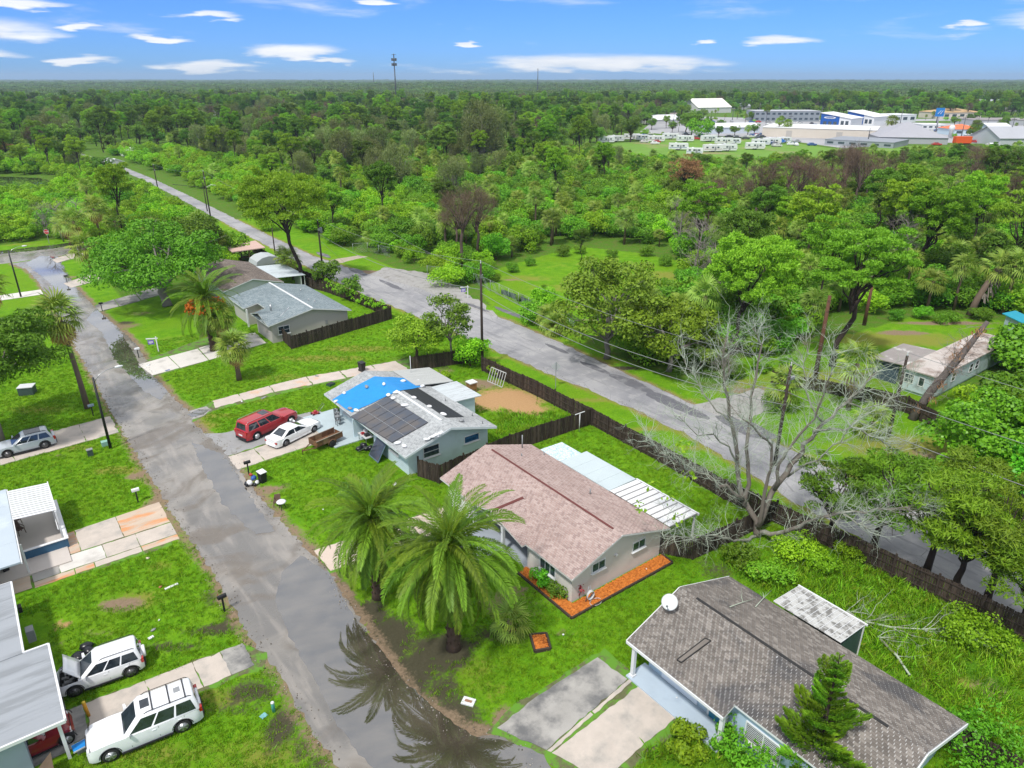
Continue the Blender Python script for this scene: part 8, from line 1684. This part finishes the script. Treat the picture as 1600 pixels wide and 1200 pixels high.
scatter('distant_canopy', tiles, Pf[:, :2], rs.integers(0, 5, len(Pf)), np.stack([s_, s_, rs.uniform(.75, 1.15, len(Pf)) * (1 + .35 * (field(Pf[:, :2], 420, 12) - .5) * 2)], 1), rs.uniform(0, 6.28, len(Pf)))

# ---- grass blades over the near lawns
def tuft(seed, n=12, h=.13, rad=.16, w=.016):
    r = np.random.default_rng(seed); V = []; F = []
    for i in range(n):
        x, y = r.normal(size=2) * rad * .5; q = r.uniform(0, 6.28); l = h * r.uniform(.6, 1.3); t_ = r.normal(size=2) * l * .45; k = len(V); cx, cy = math.cos(q) * w, math.sin(q) * w
        V += [(x - cx, y - cy, 0), (x + cx, y + cy, 0), (x + cx * .6 + t_[0] * .5, y + cy * .6 + t_[1] * .5, l * .6), (x + t_[0], y + t_[1], l)]; F.append((k, k + 1, k + 2, k + 3))
    return np.array(V), np.array(F)
L_gr = leafmat('grass_blades', (.056, .150, .006), (.095, .205, .010), .2, tip=(.28, .30, .06)); L_wd = leafmat('weed_leaves', (.035, .125, .006), (.130, .280, .012), .2, tip=(.22, .26, .04))
gsrc = store('grass_source', [(None, npmesh('tuft', *tuft(i), L_gr)) for i in range(3)] + [(None, npmesh('weed', *tuft(10 + i, 26, .42, .42, .03), L_wd)) for i in range(3)])
NG = 200000; al = np.column_stack([rs.uniform(-14, 46, NG), rs.uniform(2, 96, NG)]); wx = al[:, 0] * E1.x + al[:, 1] * E2.x; wy = al[:, 0] * E1.y + al[:, 1] * E2.y; P3 = np.stack([wx, wy, np.zeros(NG)], 1); px, py, zc = PX(P3)
ok = (px > -20) & (px < 1620) & (py < 1215) & (zc < 105) & (rs.random(NG) < np.clip(1.25 - zc / 105, .25, 1))
for poly in HARD: ok &= ~inside(al[:, 0], al[:, 1], poly)
for x0, x1, y0, y1 in ((25, 33.5, 26.5, 41.3), (24.6, 33.1, 46.8, 61.8), (33, 35.8, 52.7, 61.8), (23.4, 32.3, 7.2, 20.3), (27.3, 38, 86, 101), (27.7, 36, 105, 121), (-12, .3, 48.8, 59.4), (-5.6, 7.0, 49.1, 55.5), (-12, -2, 33.4, 46.3), (24.0, 33.6, 25.4, 26.7), (24.0, 25.2, 25.4, 31.2), (20.5, 22, 24.3, 25.9), (32.2, 35.4, 13.0, 17.4)): ok &= ~((al[:, 0] > x0) & (al[:, 0] < x1) & (al[:, 1] > y0) & (al[:, 1] < y1))
gi_ = np.clip(((al[:, 0] - ca0) / cst).astype(int), 0, na_ - 1); gj_ = np.clip(((al[:, 1] - cb0) / cst).astype(int), 0, nb_ - 1)
bare = np.maximum(np.maximum(paintc[gi_, gj_, 0], paintc[gi_, gj_, 1]), paintc[gi_, gj_, 3] * .8); ok &= rs.random(NG) > bare * 1.3; lu = lush[gi_, gj_] > .5; ok &= ~(lu & (rs.random(NG) < .45))
al, lu, bare = P3[ok], lu[ok], bare[ok]; n = len(al); sc_ = rs.uniform(.7, 1.25, n) * np.where(lu, rs.uniform(.5, 1.15, n), 1)
scatter('grass', gsrc, al[:, :2], np.where(lu, 3, 0) + rs.integers(0, 3, n), np.stack([sc_, sc_, sc_ * rs.uniform(.7, 1.2, n)], 1), rs.uniform(0, 6.28, n)); print('grass', n, 'trees', len(REC), SEEN)

# grit, pebbles and leaf litter along the broken street edges
GM = []
for i, c in enumerate(((.30, .27, .23), (.16, .13, .10), (.07, .06, .045), (.36, .33, .28))):
    m = MB(); lump(m, (0, 0, .01), .03, .022, .012, random.Random(i), 6, 4); GM.append((None, m.mesh('grit', plain('grit_%d' % i, c, .9))))
Pg = []
for line, n_, w in ((LEFT, 1300, .4), (RIGHT, 1500, .35), (MAIN_N, 900, .4), (MAIN_F, 1300, .6)):
    L_ = np.array([q for q in line if -6 < q[1] < 135]); ln_ = np.hypot(*(L_[1:] - L_[:-1]).T); seg = rs.choice(len(L_) - 1, n_, p=ln_ / ln_.sum()); t_ = rs.random(n_)[:, None]; q = L_[seg] * (1 - t_) + L_[seg + 1] * t_; q[:, 0] += rs.normal(size=n_) * w; Pg.append(q)
q = np.vstack(Pg); q = np.column_stack([q[:, 0] * E1.x + q[:, 1] * E2.x, q[:, 0] * E1.y + q[:, 1] * E2.y]); n = len(q); s_ = rs.uniform(.5, 1.9, n)
scatter('gravel', store('gravel_source', GM), q, rs.integers(0, 4, n), np.stack([s_, s_, s_], 1), rs.uniform(0, 6.28, n), .02)
# ================================================================== TOWN BEYOND THE WOODS
m_wn = glassy('far_window', (.05, .07, .09), .1)
def far_house(name, label, p0, p1, ytop, depth, wall, roofc, kind='flat', wins=0, rise=.35, over=.5, rows=1, front=None, cat='building', cut=None):
    """front wall stands between ground pixels p0 and p1, its top at photo row ytop above p0"""
    A, B = G(*p0), G(*p1); d = B - A; w = d.length; h = max(2.4, HT(p0[0], p0[1], ytop)); t_ = thing(name, label, cat, p=A, rot=math.atan2(d.y, d.x)); W = plain('far_wall_%.2f_%.2f' % (wall[0], wall[2]), wall, .8, .08, .2); Rf = plain('far_roof_%.2f_%.2f' % (roofc[0], roofc[2]), roofc, .6, .1, .15)
    m = MB()
    if kind == 'gable': m.add([(0, 0, 0), (w, 0, 0), (w, depth, 0), (0, depth, 0), (0, 0, h), (w, 0, h), (w, depth, h), (0, depth, h), (0, depth / 2, h + depth * rise), (w, depth / 2, h + depth * rise)], [(0, 1, 5, 4), (2, 3, 7, 6), (1, 2, 6, 9, 5), (3, 0, 4, 8, 7), (3, 2, 1, 0)])
    elif kind == 'shed': m.hexa([(0, 0, 0), (w, 0, 0), (w, depth, 0), (0, depth, 0)], [(0, 0, h), (w, 0, h * rise), (w, depth, h * rise), (0, depth, h)])
    else: m.box(0, w, 0, depth, 0, h)
    m.build('wall', W, t_); m = MB(); o = over
    if kind == 'gable':
        z = h - o * rise * .5; zt = h + depth * rise + .1
        m.slab([(-o, -o, z), (w + o, -o, z), (w + o, depth / 2, zt), (-o, depth / 2, zt)], .2); m.build('roof', Rf, t_); m = MB(); m.slab([(w + o, depth + o, z), (-o, depth + o, z), (-o, depth / 2, zt), (w + o, depth / 2, zt)], .2); m.build('roof', Rf, t_)
    elif kind == 'hip':
        q = min(w, depth) / 2; zt = h + q * rise; m.add([(-o, -o, h), (w + o, -o, h), (w + o, depth + o, h), (-o, depth + o, h), (q, depth / 2, zt), (w - q, depth / 2, zt)], [(0, 1, 5, 4), (1, 2, 5), (2, 3, 4, 5), (3, 0, 4), (3, 2, 1, 0)]); m.build('roof', Rf, t_)
    elif kind == 'shed': m.slab([(-o, -o, h + .1), (w + o, -o, h * rise + .1), (w + o, depth + o, h * rise + .1), (-o, depth + o, h + .1)], .3); m.build('roof', Rf, t_)
    else: m.box(-o * .3, w + o * .3, -o * .3, depth + o * .3, h + .003, h + .35); m.build('roof', Rf, t_)
    hz = h if kind != 'shed' else h * min(1, rise)
    for i in range(wins):
        for j in range(rows):
            x = w * (i + .5) / wins; z0 = hz * (j + .35) / rows; m = MB(); m.box(x - w / wins * .28, x + w / wins * .28, -.08, -.003, z0, z0 + hz / rows * .38); m.build('window', m_wn, t_)
    return t_, w, h
WHT, BEI, GRY, DGR, BLU = (.72, .73, .74), (.60, .54, .46), (.38, .39, .41), (.17, .18, .19), (.01, .09, .36)
t_, w, h = far_house('warehouse', 'long beige warehouse with white flat roof behind the campers', (1190, 213), (1367, 219), 199, 38, BEI, (.78, .78, .76), over=.8)
for i in range(9): m = MB(); m.box(w * (i + .5) / 9 - .15, w * (i + .5) / 9 + .15, -.12, -.003, 0, h - .1); m.build('pilaster', plain('far_wall_0.60_0.46', BEI), t_)
for i in (2, 6): m = MB(); m.box(w * i / 9, w * i / 9 + 3.4, -.06, -.003, 0, 3.6); m.build('door', plain('far_door', (.45, .42, .38)), t_)
far_house('warehouse', 'low grey flat roofed building in front of the beige warehouse', (1288, 226), (1395, 232), 219, 26, (.30, .33, .35), (.25, .27, .30), wins=6); far_house('warehouse', 'wide grey hip roofed building right of the beige warehouse', (1372, 224), (1480, 226), 214, 34, GRY, (.34, .34, .37), 'hip', rise=.42)
for lab, p0, p1, yt, dp in (('blue fronted white gabled building with emblem, left of the two', (1281, 196), (1328, 198), 176, 22), ('blue fronted white gabled building, right one of the two', (1322, 194), (1364, 196), 173, 22)):
    t_, w, h = far_house('showroom', lab, p0, p1, yt, dp, WHT, (.80, .80, .80), 'shed', rise=.62, over=.6)
    m = MB(); m.add([(0, -.12, 0), (w * .62, -.12, 0), (w * .62, -.12, h * .74), (0, -.12, h * .97), (0, -.004, 0), (w * .62, -.004, 0), (w * .62, -.004, h * .74), (0, -.004, h * .97)], [(0, 1, 2, 3), (7, 6, 5, 4), (0, 4, 5, 1), (1, 5, 6, 2), (2, 6, 7, 3), (3, 7, 4, 0)]); m.build('blue_front', plain('royal_blue', BLU, .5, .1, .3), t_)
    m = MB(); m.box(-.2, w * .64, -.25, -.13, -.1 + h * .0, h * .02); m.beam((-.3, -.2, h * .99), (w * .64, -.2, h * .76), .5, .5); m.build('white_band', M_white, t_)
    for i in range(3): m = MB(); m.box(w * (.1 + .17 * i), w * (.1 + .17 * i) + w * .11, -.16, -.125, h * .08, h * .34); m.build('window', m_wn, t_)
    for i in range(2): m = MB(); m.box(w * (.68 + .15 * i), w * (.68 + .15 * i) + w * .1, -.1, -.003, h * .12, h * .42); m.build('window', m_wn, t_)
    if 'emblem' in lab:
        m = MB(); n = 20; m.add([(w * .30 + w * .2 * math.cos(2 * math.pi * k / n) * s, -.17 - .02 * (s < 1), h * .64 + h * .09 * math.sin(2 * math.pi * k / n) * s) for s in (1, .72) for k in range(n)], [(k, (k + 1) % n, n + (k + 1) % n, n + k) for k in range(n)]); m.box(w * .12, w * .48, -.2, -.15, h * .60, h * .635); m.build('emblem', M_white, t_)
t_, w, h = far_house('office_block', 'long two storey grey building left of the blue fronted ones', (1178, 190), (1280, 190), 174, 22, (.24, .27, .30), (.42, .43, .45), wins=12, rows=2)
far_house('warehouse', 'white gabled metal roof building at the wood edge, far', (1090, 177), (1142, 176), 168, 34, (.55, .55, .55), (.78, .76, .70), 'gable', rise=.22); far_house('building', 'small grey roofed building right of the white gabled one', (1150, 171), (1172, 171), 166, 18, GRY, (.30, .32, .34), 'gable', rise=.2)
far_house('building', 'flat brown roofed row at the left end of the town', (1022, 186), (1070, 186), 179, 24, GRY, (.20, .15, .14), wins=6); far_house('building', 'white low roof below the brown roofed row', (1012, 194), (1066, 193), 187, 26, (.5, .5, .5), WHT, 'gable', rise=.1); far_house('building', 'long low white shed behind the campers', (1108, 209), (1186, 208), 199, 16, (.52, .58, .66), WHT, 'gable', rise=.12)
far_house('building', 'small white building right of the blue fronted ones', (1396, 192), (1430, 191), 180, 18, (.62, .65, .66), WHT, wins=3); far_house('building', 'orange tan roofed building at the upper right', (1472, 186), (1532, 185), 176, 26, BEI, (.50, .33, .16), 'hip', rise=.2, wins=5)
far_house('building', 'bright orange roofed building with pale blue walls', (1490, 212), (1534, 212), 202, 18, (.50, .62, .70), (.70, .16, .05), 'hip', rise=.3, wins=3); far_house('building', 'long brown grey roof at the right edge of the town', (1522, 196), (1610, 196), 188, 30, GRY, (.27, .24, .23)); far_house('building', 'white roofed pale blue building right of the orange roof', (1546, 210), (1580, 210), 200, 16, (.42, .55, .60), WHT, 'gable', rise=.15, wins=2)
far_house('building', 'grey gabled building far at the right edge', (1540, 174), (1612, 174), 166, 30, (.5, .5, .5), (.33, .35, .38), 'gable', rise=.2); far_house('building', 'grey roofed building at the lower right end of the town', (1560, 228), (1625, 228), 216, 24, (.45, .48, .5), (.38, .39, .42), 'gable', rise=.2); far_house('building', 'pale building by the parking at the right', (1440, 202), (1476, 202), 195, 12, (.6, .62, .63), WHT, wins=4)
far_house('building', 'beige building near the cell tower', (632, 172), (660, 172), 162, 30, BEI, (.62, .52, .40), 'hip', rise=.1); far_house('building', 'blue and white building near the cell tower', (655, 178), (695, 178), 167, 24, (.45, .58, .75), WHT, wins=5); far_house('building', 'second white flat building right of the cell tower', (706, 174), (735, 174), 169, 20, WHT, (.7, .7, .7))
far_house('house', 'pale roofed house glimpsed between pines at the far left', (306, 187), (338, 187), 183, 14, (.6, .62, .64), (.58, .62, .66), 'gable', rise=.3); far_house('house', 'white house glimpsed at the far left left of the pale roofed one', (290, 190), (304, 190), 186, 10, WHT, (.66, .66, .68), 'gable', rise=.3)
far_house('shed', 'white structure beside the road bend in the left woods', (188, 243), (204, 247), 238, 6, WHT, (.7, .7, .7), 'gable', rise=.2, cat='shed')
far_house('building', 'white gate house in the left woods by the far road', (160, 262), (172, 264), 257, 5, (.7, .7, .66), WHT, 'gable', rise=.2)
# campers and cars on the storage lot
def camper_mesh(seed):
    r = random.Random(seed); L_, w, h = r.choice([(9, 2.5, 3.2), (7.2, 2.4, 2.9), (10.5, 2.6, 3.5)]); t_ = bpy.data.objects.new('camper', None); out = []
    m = MB(); m.add([(0, 0, .55), (L_ - .5, 0, .55), (L_, 0, 1.4), (L_ - .35, 0, h), (.1, 0, h), (0, w, .55), (L_ - .5, w, .55), (L_, w, 1.4), (L_ - .35, w, h), (.1, w, h)], [(0, 1, 2, 3, 4), (9, 8, 7, 6, 5), (0, 5, 6, 1), (1, 6, 7, 2), (2, 7, 8, 3), (3, 8, 9, 4), (4, 9, 5, 0)]); out.append(('body', m.mesh('camper_body', M_white)))
    m = MB(); m.box(.1, L_ - .6, -.02, -.004, 1.25, 1.42); m.box(.1, L_ - .6, w + .004, w + .02, 1.25, 1.42); out.append(('stripe', m.mesh('camper_stripe', plain(('blue_stripe', 'brown_stripe', 'grey_stripe')[seed % 3], ((.05, .12, .35), (.25, .15, .08), (.2, .2, .22))[seed % 3]))))
    for x in (.9, L_ * .4, L_ * .68): m = MB(); m.box(x, x + 1.0, -.03, -.021, 1.75, 2.4); out.append(('window', m.mesh('camper_window', m_wn)))
    m = MB(); m.box(L_ * .55, L_ * .55 + .75, -.03, -.021, .7, 2.4); out.append(('door', m.mesh('camper_door', M_grey))); m = MB(); m.box(L_ * .3, L_ * .3 + 1, .8, 1.6, h, h + .3); out.append(('roof_unit', m.mesh('camper_unit', M_white)))
    for x in (L_ * .42, L_ * .52): m = MB(); m.lathe((x, .05, .36), [(.1, -.1), (.36, -.08), (.36, .1), (.1, .12)], 12, axis='y'); m.lathe((x, w - .05, .36), [(.1, -.1), (.36, -.08), (.36, .1), (.1, .12)], 12, axis='y'); out.append(('wheel', m.mesh('camper_wheel', m_tyre)))
    return out
CM = [camper_mesh(i) for i in range(5)]
spots = [(1072, 242, 'largest camper at the near side of the storage lot'), (1100, 238, 'camper second from the largest one'), (1122, 237, 'camper at the right end of the near row'), (1045, 235, 'cream camper at the left of the near row'), (1118, 226, 'long camper in the middle of the lot'), (1136, 226, 'camper touching the long one on its right'), (1098, 222, 'small camper alone in the middle of the lot'), (1058, 222, 'camper at the left of the middle row'), (1036, 218, 'camper by the trees at the left of the lot'),
         (1012, 222, 'motorhome at the left end of the lot'), (995, 220, 'camper behind the left motorhome'), (975, 219, 'camper half behind trees at the left end'), (950, 222, 'camper farthest left beside the trees'), (1176, 228, 'camper in the row before the warehouse'), (1192, 226, 'camper left of the blue covered one'), (1216, 224, 'camper right of the blue covered one'), (1165, 234, 'camper nearest the brown bare trees'), (935, 224, 'white camper peeping past the left trees')]
for i, (x, y, lab) in enumerate(spots):
    t_ = thing('camper', lab, 'camper', p=G(x, y), rot=R([-12, 8, 4, -5, 0, 3, 20, 2, 5, -3, 15, 0, 8, 5, -6, 8, -4, 10][i]), group='campers on the storage lot')
    for nm, me_ in CM[i % 5]: link(nm, me_, t_)
x, y = 1205, 225; t_ = thing('covered_boat', 'boat under a blue cover beside the beige warehouse', 'boat', p=G(x, y)); m = MB(); m.add([(0, 0, .8), (6, 0, .8), (8, 1.2, 1.2), (6, 2.4, .8), (0, 2.4, .8), (0, 1.2, 2.6), (6, 1.2, 2.4)], [(0, 1, 6, 5), (1, 2, 6), (2, 3, 6), (3, 4, 5, 6), (4, 0, 5)]); m.build('cover', plain('blue_cover', (.01, .10, .34), .6), t_); m = MB(); m.hexa([(.3, .6, .2), (6, .6, .2), (6, 1.8, .2), (.3, 1.8, .2)], [(0, 0, .79), (7, .3, .79), (7, 2.1, .79), (0, 2.4, .79)]); m.build('hull', M_white, t_)
CARC = [paint('far_car_%d' % i, c) for i, c in enumerate([(.7, .71, .72), (.05, .05, .06), (.32, .33, .35), (.4, .03, .03), (.04, .09, .25), (.55, .55, .52)])]
def car_small(ci):
    m = MB(); m.box(0, 4.5, 0, 1.8, .3, .95); m.hexa([(.6, .08, .95), (3.5, .08, .95), (3.5, 1.72, .95), (.6, 1.72, .95)], [(1.1, .25, 1.5), (2.8, .25, 1.5), (2.8, 1.55, 1.5), (1.1, 1.55, 1.5)]); b = m.mesh('small_car', CARC[ci])
    m = MB(); [m.lathe((x, y, .32), [(.1, -.1), (.32, -.1), (.32, .1), (.1, .1)], 10, axis='y') for x in (.9, 3.6) for y in (.12, 1.68)]; w = m.mesh('small_wheels', m_tyre); m = MB(); m.box(1.2, 2.7, .14, 1.66, 1.02, 1.40); return b, w, m.mesh('small_glass', m_wn)
SM = [car_small(i) for i in range(6)]; r = random.Random(9)
for i in range(90):
    x, y = (r.uniform(1000, 1085), r.uniform(208, 228)) if i > 63 and i < 74 else (r.uniform(1380, 1600), r.uniform(214, 230)) if i > 73 else (r.uniform(1085, 1190), r.uniform(212, 220)) if i < 16 else (r.uniform(1195, 1285), r.uniform(222, 230)) if i < 26 else (r.uniform(1090, 1280), r.uniform(191, 197)) if i < 44 else (r.uniform(1380, 1600), r.uniform(198, 214))
    where = 'among the left campers' if 63 < i < 74 else 'behind the campers' if i < 16 else 'before the beige warehouse' if i < 26 else 'below the long grey building' if i < 44 else 'at the right end of town'; ci = r.randrange(6); t_ = thing('parked_car', f"{['white', 'black', 'grey', 'red', 'dark blue', 'cream'][ci]} car among the small ones {where}", 'car', p=G(x, y), rot=r.choice([0, .1, 1.5, -.2, 3.1]), group=f"small {['white', 'black', 'grey', 'red', 'dark blue', 'cream'][ci]} cars {where}")
    link('body', SM[ci][0], t_); link('wheels', SM[ci][1], t_); link('glass', SM[ci][2], t_)
# masts and poles over the woods
p = G(620, 168); Hc = HT(620, 168, 84); t_ = thing('cell_tower', 'tall thin cell tower on the skyline over the woods', 'tower', p=p); m = MB(); m.tube([(0, 0, 0), (0, 0, Hc)], [.85, .5], 8); m.build('mast', plain('tower_grey', (.10, .105, .115), .6), t_)
for z in (Hc - 1, Hc - 6, Hc - 11, Hc - 26): 
    m = MB(); m.lathe((0, 0, z), [(2.6 if z > Hc - 20 else 1, 0), (2.6 if z > Hc - 20 else 1, .3)], 6); 
    if z < Hc - 2 and z > Hc - 20: [m.box(2.6 * math.cos(q) - .4, 2.6 * math.cos(q) + .4, 2.6 * math.sin(q) - .4, 2.6 * math.sin(q) + .4, z - 1.3, z + 1.5) for q in [k * math.pi / 3 for k in range(6)]]
    m.build('antenna_ring', plain('tower_grey', (.10, .105, .115)), t_)
for i, (x, y, yt, rr) in enumerate(((840, 148, 107, 1.2), (585, 140, 113, 1.4), (1215, 186, 165, .3), (1144, 190, 170, .3), (1052, 196, 172, .3), (1070, 178, 157, .35), (1500, 222, 180, .3), (1575, 225, 182, .3), (1405, 200, 168, .3), (1462, 196, 172, .5), (1282, 190, 166, .3), (900, 176, 158, .3), (962, 180, 160, .3), (990, 182, 160, .3), (1355, 226, 200, .3), (1185, 186, 160, .35), (1232, 210, 178, .3))):
    p = G(x, y); m = MB(); hh = HT(x, y, yt); m.tube([(0, 0, 0), (0, 0, hh)], [rr, rr * .5], 6); (m.box(-1.3, 1.3, -.15, .15, hh - 1.5, hh - 1.2) if i > 1 else None); o = m.build('distant_pole' if i > 1 else 'distant_mast', plain('tower_grey', (.10, .105, .115)))
    o.location = p; tag(o, ['distant mast right of the cell tower on the skyline', 'tiny mast left of the cell tower on the skyline', 'pole in front of the long grey building', 'pole near the white gabled building', 'pole at the left end of the lot', 'pole before the brown roofed row', 'pole left of the orange roof', 'pole at the right edge of the town', 'pole above the small white building', 'pole with blue sign at the upper right', 'pole left of the blue fronted buildings', 'pole left over the dark woods', 'pole second from left over the woods', 'pole third from left over the woods', 'pole by the grey hip roofed building', 'taller pole at the long grey building', 'pole over the long white shed'][i], 'pole' if i > 1 else 'mast', 'poles about the town' if i > 1 else None) if i > 1 else tag(o, ['distant mast right of the cell tower on the skyline', 'tiny mast left of the cell tower on the skyline'][i], 'mast')
t_ = thing('pylon_sign', 'blue pylon sign with white mark at the upper right', 'sign', p=G(1462, 206)); m = MB(); m.tube([(0, 0, 0), (0, 0, 9)], .4, 8); m.build('post', M_grey, t_); m = MB(); m.box(-2.6, 2.6, -.3, .3, 9, 14); m.build('panel', plain('sky_sign', (.02, .20, .55), .4), t_); m = MB(); m.beam((-1.4, -.36, 10.5), (.3, -.36, 12.6), .7, .1); m.beam((.2, -.36, 10.4), (1.5, -.36, 12.5), .7, .1); m.build('mark', M_white, t_)
t_ = thing('orange_lift', 'orange machine parked below the orange roofed building', 'machine', p=G(1502, 226)); m = MB(); m.box(-4, 4, -1.5, 1.5, .8, 4); m.build('body', plain('safety_orange', (.75, .10, .01), .5), t_); m = MB(); m.box(-3.6, 3.6, -1.4, 1.4, 0, .8); m.build('tracks', M_black, t_)
t_ = thing('white_silo', 'white rounded column sign near the orange roof', 'silo', p=G(1484, 216)); m = MB(); m.lathe((0, 0, 0), [(1.0, 0), (1.0, 4), (1.5, 4.6), (1.5, 6), (.8, 7)], 14); m.build('shell', M_white, t_)
# ================================================================== HAZE
m = MB(); m.box(-9600, 9600, -9600, 9600, -1, 75); t = NT('haze_air'); t.n.remove(t.bsdf)
v = t.n.new('ShaderNodeVolumePrincipled'); v.inputs['Density'].default_value = HAZE; v.inputs['Color'].default_value = (.62, .80, 1.0, 1); v.inputs['Anisotropy'].default_value = .3
t.l.new(v.outputs[0], t.out.inputs['Volume']); m.build('haze', t.mat, kind='stuff')
SC.cycles.volume_bounces = 0
print('objects', len(bpy.data.objects))
